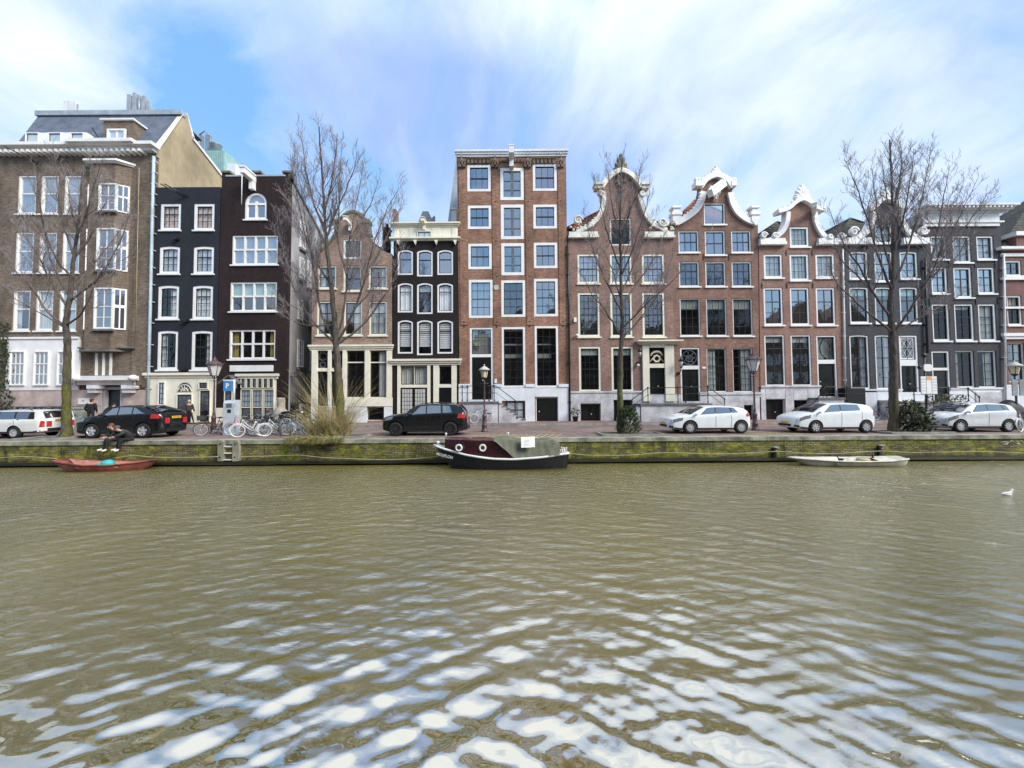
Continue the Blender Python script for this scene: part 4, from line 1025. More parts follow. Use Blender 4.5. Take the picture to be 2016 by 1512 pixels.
xs_ = [(911, 398), (975, 398), (1040, 397), (1104, 396), (911, 475), (976, 475), (1040, 474), (1105, 473), (912, 545), (978, 545), (1042, 544), (1106, 542), (914, 634), (978, 634), (1043, 633), (1108, 633)]
h.anchors(xs_, .85)
m = MB()       # carved brick frieze under the cornice
def corbels(x0, x1, y0, y1, n, d):
    for k in range(n):
        q = rect(x0+(x1-x0)*k/n, y0, x0+(x1-x0)*(k+.6)/n, y1, YH); m.box(q[0], q[2], YH-d, YH-.004, q[1], q[3])
for (a, b) in ((920, 966), (1049, 1095)): corbels(a, b, 316, 323, 6, .14); corbels(a, b, 312, 314, 10, .18)
for (a, b) in ((903, 920), (968, 984), (1032, 1048), (1097, 1112)): corbels(a, b, 316, 326, 3, .15); corbels(a, b, 327, 331, 2, .2)
for (a, b) in ((985, 1002), (1013, 1031)): corbels(a, b, 313, 320, 3, .12)
m.build('brick_frieze', ['brick_brown'], h.root)
m = MB()
for x in (910, 975, 1039, 1104):
    a = U(x, 310, YH)
    for sg in (-1, 1): m.bar((a.x, YH-.3, a.z-.15), (a.x+sg*.17, YH-.3, a.z+.3), .04, .04)
    m.bar((a.x, YH-.3, a.z-.4), (a.x, YH-.3, a.z-.1), .04, .04); m.bar((a.x, YH-.3, a.z-.3), (a.x, YH-.004, a.z-.3), .04, .04)
m.build('gutter_bracket', ['metal_grey'], h.root)
a = U(1007, 316, YH); m = MB(); m.box(a.x-.2, a.x+.2, YH-1.2, YH-.46, a.z-.15, a.z+.35); m.box(a.x-.16, a.x+.16, YH-.46, YH-.004, a.z-.7, a.z+.3); m.box(a.x-.22, a.x+.22, YH-1.22, YH-.47, a.z+.351, a.z+.45); m.build('hoist_beam', ['offwhite'], h.root)
p = U(977, 566, YH-.05); m = MB(); m.lathe([(.2, 0), (.2, .05), (.13, .07), (.12, .03)], (p.x, YH-.08, p.z), 14, 'y'); m.build('round_plaque', ['blind_grey'], h.root)
p = U(976, 750, YH-.05); MB().box(p.x-.09, p.x+.09, YH-.06, YH-.004, p.z-.15, p.z+.15).build('intercom', ['offwhite'], h.root)
h.finish(roof=('flat',))
# shallow vertical brick piers that frame the window bays
m = MB()
for a, b in ((903, 919), (968, 984), (1033, 1049), (1098, 1112)):
    p0, p1 = xz(a, 335, YH), xz(b, 335, YH); q0, q1 = xz(a+4, 640, YH), xz(b+3, 640, YH)
    m.prism([[q0, q1, p1, p0]], YH-.045, YH-.004)
m.build('brick_piers', ['brick_red'], h.root)
st = steps(h, 'stoop', (905, 791, 980), 832, 'R', 1.5, 'stone_pale', 'stone_dark', .27)
railing(st, [(905, 760), (977, 760), (1019, 792)], [(910, 761, 790), (920, 761, 790), (963, 761, 790), (973, 760, 790), (1018, 792, 824)], YH-1.45)
h.pipe([(1117, 480), (1120, 600), (1122, 830)], .07, 'iron', 6, .12)
# grey tiled roof slope and white dormer seen left of the warehouse; pointed slate roofs behind the black house
def back_thing(name, label, cat, fn, mats):
    m = MB(); fn(m); return tag(m.build(name, mats, loc=m.v[0]), label, cat)
def f_(m):
    Y = 33; a = [xz(880, 450, Y), xz(899, 304, Y), xz(960, 304, Y), xz(960, 450, Y)]; m.prism([a], Y, Y+4)
back_thing('rear_building', 'pale grey sloping rear wall rising left of the tall red warehouse', 'building', f_, ['zinc'])
def f_(m):
    Y = 32; q = rect(889, 413, 899, 446, Y); m.box(q[0], q[2], Y, Y+.9, q[1], q[3]); m.box(q[0]-.1, q[2], Y-.1, Y+.9, q[3], q[3]+.12)
back_thing('roof_dormer', 'small white dormer box tucked against the tall red warehouse roof', 'dormer', f_, ['white'])
def f_(m):
    Y = 34
    n = m.add([xz3(820, 446, Y), xz3(858, 446, Y), xz3(858, 446, Y+2), xz3(820, 446, Y+2), xz3(832, 416, Y+1), xz3(843, 416, Y+1)])
    for fc in ((0, 1, 5, 4), (1, 2, 5), (2, 3, 4, 5), (3, 0, 4)): m.face([n+i for i in fc])
    q = xz3(853, 446, Y-.3); m.prism([[xz(846, 446, Y), xz(857, 446, Y), xz(857, 428, Y), (xz(852, 433, Y))]], Y-.4, Y-.01)
def xz3(x, y, Y): return tuple(U(x, y, Y))
back_thing('pointed_roof', 'grey pointed slate roof peeking over the cream attic', 'roof', f_, ['slate'])
# ------------------------------------------------------------------ neck gable house, cream scrolls
def scroll_gable(h, left, right, w, mat, trim=.25):
    """white moulding along both sides of a gable: picture points from the shoulder up to the pediment"""
    m = MB()
    for pts, sg in ((left, 1), (right, -1)):
        L = smoothline(P(h, pts), 5)
        band(m, L if sg > 0 else L, w*sg, h.Y-trim, h.Y+.36)
    return m
O7 = [(1121, 834), (1328, 832), (1325, 476), (1318, 460), (1300, 444), (1285, 436), (1274, 420), (1266, 400), (1262, 378), (1266, 368), (1254, 350), (1240, 338), (1222, 332), (1206, 338), (1192, 350), (1180, 368), (1184, 378), (1184, 396), (1182, 412), (1172, 430), (1160, 440), (1140, 450), (1122, 468), (1119, 476)]
h = House('canal_house', 'rose brick neck-gable house with mossy cream scrollwork and crest', O7, 'brick_rose', depth=9)
h.window(1201, 429, 1243, 483, fw=3, cols=1, rows=2, rail=.66, glass='glass_dark', frame='cream', rec=.06)
for y0, y1, r_ in ((500, 558, 4), (576, 663, 6), (682, 771, 6)):
    for c_, (a, b) in enumerate(((1137, 1180), (1201, 1244), (1264, 1308))):
        o = 0 if y0 < 560 else (1 if y0 < 600 else 3)
        if y0 > 600 and c_ == 2: continue
        h.window(a+o, y0, b+o, y1, fw=4, cols=4, rows=r_, rail=.5, glass='glass_sky' if y0 < 560 else 'glass_mid' if y0 < 650 else 'glass_dark', frame='cream', sill=1, rec=.03, railw=.07,
                 curt='full' if y0 < 560 else ['top0.16'] if y0 > 650 else None, bw=.028)
xa, za, xb, zb = h.R(1266, 676, 1330, 792)
for a, b in ((1266, 1279), (1310, 1328)): h.pbox(a, 680, b, 790, .16, 'door_pilaster', 'cream')
h.pbox(1279, 678, 1310, 684, .14, 'door_head', 'cream'); h.pbox(1279, 716, 1310, 724, .12, 'door_head', 'cream')
h.cornice(1260, 671, 1331, 679, .55, 'cream', 3, name='door_cornice')
h.door(1278, 682, 1311, 790, trans=(716, 724), fw=1.2, frame='cream', deco='crown', panels=5)
h.cornice(1122, 770, 1266, 776, .12, 'stone_pale', 2, name='plinth_band')
for q in ((1122, 776, 1143, 832), (1183, 776, 1208, 832), (1246, 776, 1330, 832), (1143, 776, 1183, 794), (1208, 776, 1246, 787)): h.pbox(*q, .07, 'plinth', 'stone_pale')
h.door(1142, 794, 1184, 832, fw=1.5, frame='cream', leaves=2, panels=1, rec=.25); h.door(1208, 787, 1247, 832, fw=1, frame='stone', leaves=2, panels=1, rec=.25)
m = MB()
Lp = [(1122, 466), (1140, 452), (1160, 441), (1172, 430), (1181, 413), (1184, 396), (1184, 380)]; Rp = [(1324, 466), (1306, 449), (1288, 439), (1275, 424), (1267, 404), (1262, 384)]
for pts, sg in ((Lp, 1), (Rp, -1)): band(m, smoothline(P(h, pts), 5), .30*sg, YH-.22, YH+.36); 
for pts in (Lp, Rp): scallop(m, smoothline(P(h, pts[:4]), 5), .11, YH-.2)
for x, y, r, sg in ((1137, 436, .34, 1), (1303, 440, .36, -1), (1180, 384, .22, 1), (1263, 384, .22, -1)): volute(m, xz(x, y, YH), r, YH-.24, sg=sg)
for a, b in ((1120, 1176), (1268, 1325)): q = rect(a, 458, b, 466, YH); m.box(q[0], q[2], YH-.2, YH+.3, q[1], q[3]); q = rect(a, 466, b, 470, YH); m.box(q[0]-.06, q[2]+.06, YH-.28, YH+.3, q[1], q[3]-.002)
for a, b in ((1122, 1168), (1276, 1324)):
    for k in range(14): 
        p = U(a+(b-a)*random.random(), 440+16*random.random(), YH); m.ball((p.x, YH-.14, p.z), .11, .1, .09, 7, 5)
m.build('gable_scrolls', ['offcream'], h.root)
m = MB()
arc = smoothline(P(h, [(1180, 368), (1192, 352), (1206, 340), (1222, 334), (1240, 340), (1254, 352), (1266, 368)]), 4); band(m, arc, .34, YH-.3, YH+.36)
for a, b in ((1168, 1186), (1260, 1277)): q = rect(a, 363, b, 368, YH); m.box(q[0], q[2], YH-.4, YH+.36, q[1], q[3]); q = rect(a+2, 368, b-2, 374, YH); m.box(q[0], q[2], YH-.3, YH+.36, q[1], q[3]-.002)
m.build('pediment', ['offcream'], h.root)
m = MB(); crest(m, xz(1222, 340, YH), 1.1, 1.3, YH-.2, .3, 7); m.ball(xz3(1222, 336, YH-.1), .4, .2, .25)
m.build('crest', ['mossy_stone'], h.root)
m = MB()
for k in range(10): p = U(1212+20*random.random(), 345+25*random.random(), YH); m.ball((p.x, YH-.1, p.z), .13, .09, .16, 7, 5)
m.tube([xz3(1222, 342, YH-.06), xz3(1222, 378, YH-.06)], .12, 6)
m.build('carved_garland', ['mossy_stone'], h.root)
h.finish(roof=('gable', 448, 372, 'tile_red'))
def wall_lamp(h, x, y, s=1.0, drop=True):
    p = U(x, y, h.Y-.55); m = MB()
    m.lathe([(.08*s, -.32*s), (.17*s, .10*s)], tuple(p), 6); L = m.build('lamp_glass', ['lamp_glass'], h.root)
    m = MB(); m.lathe([(.21*s, .10*s), (.06*s, .30*s), (.05*s, .36*s), (.02*s, .48*s)], tuple(p), 6)
    for k in range(6): a = 2*pi*k/6; m.bar(p+Vector((.08*s*cos(a), .08*s*sin(a), -.32*s)), p+Vector((.17*s*cos(a), .17*s*sin(a), .1*s)), .022, .022)
    m.lathe([(.1*s, -.38*s), (.08*s, -.32*s)], tuple(p), 6)
    m.tube([p+Vector((0, 0, -.38*s)), p+Vector((0, .1, -.6*s)), p+Vector((0, .54, -.75*s))], .03, 6); m.ball(tuple(p+Vector((0, .5, -.72*s))), .12)
    m.build('lamp_frame', ['iron'], L)
plain('lamp_glass', (.78, .76, .66), .15, .06, 2, spec=.6)
wall_lamp(h, 1260, 695, .95)
for x, y in ((1136, 660), (1256, 719)): p = U(x, y, YH-.2); MB().ball(tuple(p), .11, .14, .11).tube([p, p+Vector((0, .195, .06))], .03, 5).build('security_camera', ['white'], h.root)
p = U(1132, 630, YH); MB().box(p.x-.1, p.x+.1, YH-.12, YH-.004, p.z-.17, p.z+.17).build('alarm_box', ['white'], h.root)
# ------------------------------------------------------------------ russet bell gable with tilted beam
O8 = [(1328, 833), (1496, 831), (1492, 443), (1486, 430), (1470, 424), (1456, 414), (1446, 398), (1442, 380), (1440, 362), (1432, 350), (1408, 344), (1384, 350), (1376, 362), (1376, 376), (1372, 394), (1362, 408), (1346, 420), (1332, 430), (1326, 440), (1325, 452)]
h = House('canal_house', 'russet brick bell-gable house with leafy white gable edging and a tilted ornate white hoist beam', O8, 'brick_russet', depth=9)
h.window(1386, 399, 1428, 442, fw=2.5, cols=1, rows=1, rail=None, glass='glass_sky', sill=1, rec=.06)
W8 = ((1336, 1376), (1388, 1428), (1440, 1479))
for c_, (a, b) in enumerate(W8): h.window(a, 454, b, 497 if c_ != 1 else 502, fw=2.5, cols=3 if c_ != 1 else 2, rows=2, rail=.5, glass='glass_sky', sill=1, rec=.06, curt=(['left'], [], ['right'])[c_])
for c_, (a, b) in enumerate(W8): h.window(a+1, 515, b+1, 564, fw=2.5, cols=3 if c_ != 1 else 2, rows=3, rail=.36, glass='glass_mid', sill=1, rec=.06)
for c_, (a, b) in enumerate(W8): h.window(a+3, 587, b+3, 661, fw=2, cols=3, rows=4, rail=.28, glass='glass_dark', sill=1, rec=.06, curt=['top0.26'], ccol='blind_grey')
for c_, (a, b) in enumerate(((1392, 1431), (1443, 1483))): h.window(a, 685, b, 772, fw=2, cols=3, rows=6, rail=.4, glass='glass_dark', rec=.08, curt=(['wleft'], ['wright'])[c_])
h.door(1340, 684, 1379, 790, trans=(720, 727), fw=3, deco='ring', panels=4, tsash='sash_grey')
h.cornice(1379, 772, 1496, 782, .12, 'stone_pale', 2, name='plinth_band')
for q in ((1330, 776, 1341, 832), (1379, 782, 1465, 832), (1483, 782, 1496, 832), (1465, 782, 1483, 797), (1341, 790, 1379, 832)): h.pbox(*q, .07, 'plinth', 'stone_pale')
h.door(1464, 797, 1484, 832, fw=1, frame='stone', leaves=1, panels=1, rec=.2)
m = MB()
Lp = [(1328, 436), (1346, 426), (1364, 412), (1374, 396), (1378, 378)]; Rp = [(1490, 436), (1470, 428), (1455, 416), (1446, 400), (1441, 380)]
for pts, sg in ((Lp, 1), (Rp, -1)): L = smoothline(P(h, pts), 6); band(m, L, .42*sg, YH-.2, YH+.36); scallop(m, L[2:], .12, YH-.2)
for a, b in ((1322, 1338), (1476, 1491)):
    for (y0, y1, e) in ((426, 436, 0), (420, 426, 2), (412, 420, -2), (408, 412, 1)): q = rect(a-e, y0, b+e, y1, YH); m.box(q[0], q[2], YH-.25-e*.03, YH+.36, q[1]+.002, q[3])
    q = rect(a, 436, b, 446, YH); m.prism([[(q[0], q[3]), (q[2], q[3]), ((q[0]+q[2])/2, q[1])]], YH-.245, YH+.31)
m.build('gable_scrolls', ['white'], h.root)
m = MB(); arc = smoothline(P(h, [(1372, 368), (1382, 354), (1394, 346), (1408, 342), (1422, 346), (1434, 354), (1444, 368)]), 4); band(m, arc, .4, YH-.3, YH+.36);
for a, b in ((1366, 1382), (1436, 1446)):
    q = rect(a, 360, b, 370, YH); m.box(q[0], q[2], YH-.34, YH+.37, q[1], q[3])
    for k in range(3): p = U(a+(b-a)*(k+.5)/3, 356, YH); m.ball((p.x, YH-.1, p.z), .16)
scallop(m, arc, .11, YH-.25); crest(m, xz(1408, 346, YH), .85, .65, YH-.2, .3, 7)
m.build('pediment', ['white'], h.root)
a, b = U(1424, 361, YH-.3), U(1398, 381, YH-1.3); m = MB(); m.bar(a, b, .42, .5); m.bar(a+Vector((-.1, 0, .27)), b+Vector((-.1, 0, .27)), .12, .1); m.bar(a+Vector((.12, 0, .2)), b+Vector((.12, 0, .2)), .1, .1)
p = U(1408, 376, YH-.2)
for dx, dz, r in ((-.4, .3, .22), (.3, -.1, .24), (-.35, -.15, .26), (0, -.45, .24), (-.05, .1, .35), (0, -.75, .14), (.1, .35, .2)): m.ball((p.x+dx*.8, p.y, p.z+dz*.8), r*.72, .14, r*.72)
m.build('hoist_beam', ['white'], h.root)
a = U(1418, 372, YH-.9); m = MB(); m.tube([a, U(1408, 410, YH-.8), U(1402, 450, YH-.3), U(1388, 485, YH-.2)], .018, 5); m.build('hoist_rope', ['blind_grey'], h.root)
h.anchors([(1385, 506), (1435, 506)], .5)
h.finish(roof=('gable', 445, 360, 'tile_red'))
wall_lamp(h, 1341, 714, 1.05)
p = U(1386, 724, YH); MB().box(p.x-.13, p.x+.13, YH-.03, YH-.004, p.z-.07, p.z+.07).build('name_plate', ['white'], h.root)
st = steps(h, 'stoop', (1262, 795, 1400), 832, 'L', 1.5, 'stone_pale', 'stone_dark', .26)
railing(st, [(1241, 789), (1275, 764), (1334, 763), (1393, 761), (1427, 786)], [(1276, 764, 794), (1335, 763, 793), (1350, 762, 793), (1394, 761, 793), (1427, 786, 814), (1242, 789, 815)], YH-1.4)
# ------------------------------------------------------------------ orange-red neck gable
O9 = [(1498, 832), (1662, 830), (1660, 481), (1640, 478), (1622, 466), (1612, 448), (1606, 424), (1604, 412), (1592, 400), (1576, 394), (1560, 400), (1547, 412), (1545, 424), (1544, 440), (1535, 458), (1518, 470), (1494, 478), (1494, 484)]
h = House('canal_house', 'orange-red brick neck-gable house with clean white scrolls, shell crest and white downpipe', O9, 'brick_orange', depth=9)
h.window(1555, 446, 1593, 486, fw=4, cols=4, rows=3, rail=None, glass='glass_mid', sash='sash_grey', sill=1, curt='full', mull=None)
for c_, (a, b) in enumerate(((1504, 1541), (1555, 1593), (1606, 1644))): h.window(a, 500, b, 547 if c_ != 1 else 552, fw=4, cols=3 if c_ != 1 else 4, rows=3, rail=None, glass='glass_mid', sash='sash_grey', sill=1, curt='full')
for c_, (a, b) in enumerate(((1504, 1542), (1556, 1594), (1607, 1645))): h.window(a, 566, b, 640, fw=3.5, cols=2, rows=3, rail=.36, glass='glass_sky', sash='sash_green', sill=1)
for a, b in ((1506, 1546), (1558, 1598)): h.window(a, 659, b, 760, fw=3, cols=2, rows=4, rail=.25, glass='glass_mid', sash='sash_green', sill=1, curt=['top0.12'])
h.door(1609, 660, 1648, 780, trans=(708, 716), fw=3, leaves=1, deco='oval', panels=2, glass='glass_mid', tcurt='blind_grey')
h.cornice(1499, 759, 1612, 766, .14, 'stone_pale', 2, name='plinth_band')
for q in ((1499, 766, 1508, 832), (1547, 766, 1563, 832), (1591, 766, 1612, 832), (1508, 766, 1547, 785), (1563, 766, 1591, 787), (1612, 780, 1664, 832), (1563, 816, 1591, 832)): h.pbox(*q, .07, 'plinth', 'stone_pale')
h.door(1507, 785, 1548, 832, fw=1.5, leaves=2, panels=1, rec=.25); h.window(1563, 787, 1592, 816, fw=1.5, cols=4, rows=1, rail=None, glass='glass_dark', name='basement_window')
m = MB()
Lp = [(1500, 474), (1520, 466), (1535, 454), (1543, 438), (1545, 418)]; Rp = [(1650, 476), (1628, 467), (1616, 454), (1608, 436), (1606, 418)]
for pts, sg in ((Lp, 1), (Rp, -1)): L = smoothline(P(h, pts), 6); band(m, L, .32*sg, YH-.2, YH+.36)
for (x, y, r, sg) in ((1500, 466, .25, 1), (1522, 466, .2, 1), (1652, 466, .25, -1), (1630, 468, .2, -1)): volute(m, xz(x, y, YH), r, YH-.24, sg=sg)
for a, b in ((1494, 1543), (1608, 1661)): q = rect(a, 471, b, 478, YH); m.box(q[0], q[2], YH-.22, YH+.3, q[1], q[3]); q = rect(a, 478, b, 484, YH); m.box(q[0]-.05, q[2]+.05, YH-.3, YH+.3, q[1], q[3]-.002)
m.build('gable_scrolls', ['white'], h.root)
m = MB(); arc = smoothline(P(h, [(1527, 416), (1546, 410), (1560, 398), (1576, 391), (1592, 397), (1606, 408), (1620, 412)]), 4); band(m, arc, .28, YH-.32, YH+.36); scallop(m, arc[3:-3], .11, YH-.25)
for x in (1536, 1612): q = rect(x-6, 413, x+6, 418, YH); m.box(q[0], q[2], YH-.25, YH+.3, q[1], q[3]-.003)
crest(m, xz(1577, 396, YH), 1.3, 1.15, YH-.2, .3, 9); m.build('pediment', ['white'], h.root)
beam(h, 1602, 421, 1.3, 'white', dx=-1.0)
h.anchors([(1548, 498), (1599, 498), (1500, 562), (1549, 562), (1600, 562), (1649, 564)], .45)
h.finish(roof=('gable', 480, 415, 'tile_dark'))
h.pipe([(1659, 490), (1662, 640), (1664, 770)], .06, 'offwhite', 6)
st = steps(h, 'stoop', (1612, 783, 1662), 832, '', 1.0, 'stone', 'stone_dark', .24)
railing(st, [(1603, 793), (1625, 762), (1700, 761)], [(1628, 762, 790), (1603, 793, 820), (1668, 761, 790)], YH-.95)
# ------------------------------------------------------------------ grey neck gable behind the right tree
O10 = [(1664, 831), (1828, 829), (1823, 481), (1806, 474), (1790, 462), (1778, 444), (1772, 424), (1770, 408), (1758, 396), (1741, 390), (1726, 396), (1715, 408), (1716, 424), (1712, 440), (1700, 460), (1684, 472), (1664, 480)]
h = House('canal_house', 'dark grey neck-gable house with white scrollwork behind the bare tree by the round shrub', O10, 'brick_grey', depth=9)
h.window(1723, 442, 1757, 479, fw=3, cols=2, rows=2, rail=None, glass='glass_mid', sill=1, curt='full')
for c_, (a, b) in enumerate(((1672, 1709), (1722, 1758), (1772, 1807))): h.window(a, 495, b, 549 if c_ != 1 else 554, fw=3, cols=2, rows=3, rail=.4, glass='glass_sky', sill=1, arch=1.5, curt='full')
for c_, (a, b) in enumerate(((1673, 1711), (1723, 1759), (1772, 1808))): h.window(a, 565, b, 636, fw=3, cols=2, rows=3, rail=.36, glass='glass_mid', sill=1, arch=1.5, curt=['top0.2'], ccol='blind_green')
for a, b in ((1674, 1712), (1724, 1759)): h.window(a, 659, b, 766, fw=3, cols=2, rows=5, rail=.42, glass='glass_mid', arch=2, curt=['right', 'top.04'], tcurt=None) if False else h.window(a, 659, b, 766, fw=3, cols=2, rows=5, rail=.42, glass='glass_mid', arch=2, curt='right')
h.door(1772, 660, 1809, 785, trans=(708, 720), fw=3.5, deco='lattice', panels=3, glass='glass_mid')
h.cornice(1700, 766, 1772, 772, .14, 'plinth_white', 2, name='plinth_band')
for q in ((1666, 770, 1727, 831), (1757, 772, 1826, 831), (1727, 772, 1757, 788), (1727, 821, 1757, 831)): h.pbox(*q, .07, 'plinth', 'plinth_white')
h.window(1727, 788, 1757, 821, fw=1.5, cols=2, rows=2, rail=.5, glass='glass_mid', curt=['top0.45'], arch=1.5, name='basement_window')
h.pbox(1664, 764, 1704, 800, .6, 'iron_screen', 'iron')
m = MB()
Lp = [(1666, 474), (1684, 466), (1700, 454), (1710, 438), (1714, 418)]; Rp = [(1822, 474), (1806, 468), (1790, 456), (1779, 440), (1772, 418)]
for pts, sg in ((Lp, 1), (Rp, -1)): L = smoothline(P(h, pts), 6); band(m, L, .36*sg, YH-.2, YH+.36); scallop(m, L[:14], .12, YH-.2)
for (x, y, r, sg) in ((1676, 458, .34, 1), (1812, 456, .34, -1)): volute(m, xz(x, y, YH), r, YH-.24, sg=sg)
for a, b in ((1664, 1716), (1774, 1824)): q = rect(a, 470, b, 478, YH); m.box(q[0], q[2], YH-.22, YH+.3, q[1], q[3]); q = rect(a, 478, b, 483, YH); m.box(q[0]-.05, q[2]+.05, YH-.3, YH+.3, q[1], q[3]-.002)
m.build('gable_scrolls', ['white'], h.root)
m = MB(); arc = smoothline(P(h, [(1704, 412), (1715, 406), (1726, 394), (1741, 388), (1756, 394), (1770, 406), (1782, 412)]), 4); band(m, arc, .3, YH-.3, YH+.36); scallop(m, arc[3:-3], .10, YH-.25); crest(m, xz(1741, 394, YH), 1.0, .8, YH-.2, .3, 7)
m.build('pediment', ['white'], h.root)
beam(h, 1744, 428, 1.1, 'white', dx=.5)
h.finish(roof=('gable', 480, 405, 'tile_dark'))
st = steps(h, 'stoop', (1768, 790, 1880), 831, 'R', 1.4, 'stone_pale', 'stone', .27)
railing(st, [(1796, 764), (1868, 763), (1907, 765), (1929, 782)], [(1800, 764, 790), (1868, 763, 788), (1907, 765, 790), (1929, 782, 806)], YH-1.35)
# ------------------------------------------------------------------ graphite house with straight cornice
h = House('canal_house', 'graphite house with deep straight white cornice and dentils at the right end', [(1828, 830), (1979, 828), (1970, 430), (1823, 432)], 'brick_graphite', depth=8)
for c_, (a, b) in enumerate(((1833, 1864), (1876, 1912), (1923, 1957))): h.window(a, 464, b, 511 if c_ != 1 else 517, fw=3.5, cols=2, rows=3, rail=.36, glass='glass_mid', sill=1, rec=.06, curt='full')
for c_, (a, b) in enumerate(((1834, 1866), (1878, 1914), (1925, 1959))): h.window(a, 526, b, 578 if c_ != 1 else 586, fw=3.5, cols=2, rows=3, rail=.36, glass='glass_sky', sill=1, rec=.06, curt='full')
for c_, (a, b) in enumerate(((1836, 1870), (1880, 1918), (1927, 1962))): h.window(a, 598, b, 671, fw=3.5, cols=2, rows=4, rail=.34, glass='glass_dark', sill=1, rec=.06, curt=(None, ['top0.1'], 'full')[c_])
for c_, (a, b) in enumerate(((1882, 1919), (1926, 1963))): h.window(a, 690, b, 763, fw=2.5, cols=2, rows=4, rail=.34, glass='glass_dark', rec=.08, curt=(['left'], ['wright'])[c_])
h.door(1836, 691, 1871, 790, trans=(724, 729), fw=3, leaves=1, tcols=1, trows=1, panels=3)
h.cornice(1871, 763, 1979, 770, .12, 'plinth_white', 2, name='plinth_band')
for q in ((1829, 770, 1836, 829), (1871, 770, 1979, 829)): h.pbox(*q, .07, 'plinth', 'plinth_white')
h.pbox(1922, 772, 1972, 800, .12, 'plinth_panel', 'stone_pale')
h.pbox(1820, 421, 1968, 445, .12, 'frieze', 'white')
h.cornice(1818, 409, 1972, 421, .75, 'offwhite', 3, dent=19); h.cornice(1821, 437, 1968, 440, .2, 'white', 1, name='frieze_band')
m = MB(); q = rect(1820, 421, 1968, 445, YH); m.box(q[0]+.2, q[0]+.5, YH+.4, YH+3, q[1]-.5, q[3]+.3); m.build('parapet_return', ['stone'], h.root)
h.anchors([(1868, 520), (1919, 519), (1959, 520), (1830, 594), (1921, 592), (1964, 592)], .55)
h.pipe([(1822, 508), (1823, 600), (1826, 695)], .075, 'iron', 5, .14)
h.finish(roof=('flat',))
p = U(1824, 700, YH-.3); 
# ------------------------------------------------------------------ wine-red corner house with mansard roof
h = House('canal_house', 'wine-red brick house with white stone bands and dark tiled mansard roof at the right edge', [(1979, 829), (2170, 826), (2160, 484), (1970, 488)], 'brick_wine', depth=8)
for k in range(4):
    o = k*46
    h.window(1979+o, 513, 2011+o, 543, fw=3, cols=2, rows=2, rail=None, glass='glass_mid', curt='left', ccol='curtain_peach', sill=1)
    h.window(1983+o, 582, 2012+o, 640, fw=3, cols=2, rows=3, rail=.33, glass='glass_dark', curt=['top0.33'], ccol='curtain_peach', sill=1)
    h.window(1985+o, 675, 2018+o, 752, fw=2, cols=2, rows=4, rail=.45, glass='glass_mid', curt='wright', ccol='blind_grey', rec=.08)
for (y0, y1, o) in ((484, 489, .35), (498, 504, .10), (545, 550, .15), (603, 607, .10), (655, 661, .2), (661, 667, .12), (757, 760, .1)): h.pbox(1972+(y0-484)*.03, y0, 2165, y1, o, 'stone_band', 'white')
h.pbox(1979, 760, 2168, 829, .08, 'plinth', 'plinth_white')
h.finish(roof=('flat', 490))
m = MB(); a = U(1970, 489, YH); r1 = U(2035, 384, YH+4); xr_ = U(2165, 488, YH).x
n = m.add([(a.x+.05, YH+.02, a.z), (xr_, YH+.02, a.z), (xr_+3, YH+4, r1.z), tuple(r1), (a.x+.05, YH+8, a.z), (xr_, YH+8, a.z)])
for fc in ((0, 1, 2, 3), (0, 3, 4), (3, 2, 5, 4)): m.face([n+i for i in fc])
m.build('mansard_roof', ['tile_dark'], h.root)
xa, za, xb, zb = rect(2000, 452, 2040, 486, YH); MB().box(xa, xb, YH-.02, YH+1.8, za, zb-.5).build('dormer', ['brick_wine'], h.root)
for y0, y1 in ((452, 456), (434, 440)): pass
MB().box(xa-.2, xb+.2, YH-.2, YH+1.8, zb-.5, zb-.2).build('dormer_cornice', ['white'], h.root)
h.pipe([(1976, 500), (1978, 640), (1980, 800)], .06, 'offwhite', 5, .15)
# ------------------------------------------------------------------ rooftop plant behind the slate-blue house, neighbour at the far left
Yb = 40
r = thing('rear_building', U(420, 500, Yb), 'pale teal metal-clad plant room with rooftop ducts behind the slate-blue house', 'building')
q = rect(385, 296, 440, 520, Yb); m = MB()
m.box(q[0]-2, q[2], Yb, Yb+5, 0, q[3])
for k in range(26): X = q[0]-2+(q[2]-q[0]+2)*k/26; m.box(X, X+.06, Yb-.05, Yb-.003, q[1], q[3]-.02)
m.build('cladding', ['teal_cladding'], r)
q2 = rect(440, 318, 458, 520, Yb); MB().box(q2[0]+.003, q2[2], Yb+.3, Yb+5, 0, q2[3]).build('side_block', ['offwhite'], r)
for x0, x1, y0, y1 in ((383, 396, 288, 297), (416, 434, 284, 297)):
    q = rect(x0, y0, x1, y1, Yb+1); m = MB(); m.lathe([((q[2]-q[0])/2, 0), ((q[2]-q[0])/2, q[3]-q[1]-.15), ((q[2]-q[0])/2+.1, q[3]-q[1]-.1), ((q[2]-q[0])/3, q[3]-q[1])], ((q[0]+q[2])/2, Yb+1, q[1]), 12); m.build('roof_vent', ['zinc'], r)
m = MB()
for x0, x1 in ((393, 397), (403, 406), (406, 413)):
    q = rect(x0, 265, x1, 297, Yb+1); m.box(q[0], q[2], Yb+1, Yb+1.3, q[1], q[3])
a, b, c = U(392, 266, Yb+1), U(403, 258, Yb+1), U(414, 268, Yb+1); m.tube([a, b, c], .06, 6); m.tube([U(414, 297, Yb+1), c], .06, 6); m.tube([U(392, 297, Yb+1), a], .06, 6)
m.build('exhaust_stack', ['metal_grey'], r)
h = House('apartment_building', 'dark brick neighbour cut off by the left edge of the photo', [(-260, 850), (-72, 846), (-72, 380), (-260, 380)], 'brick_black', room=False)
h.finish(roof=('flat',))
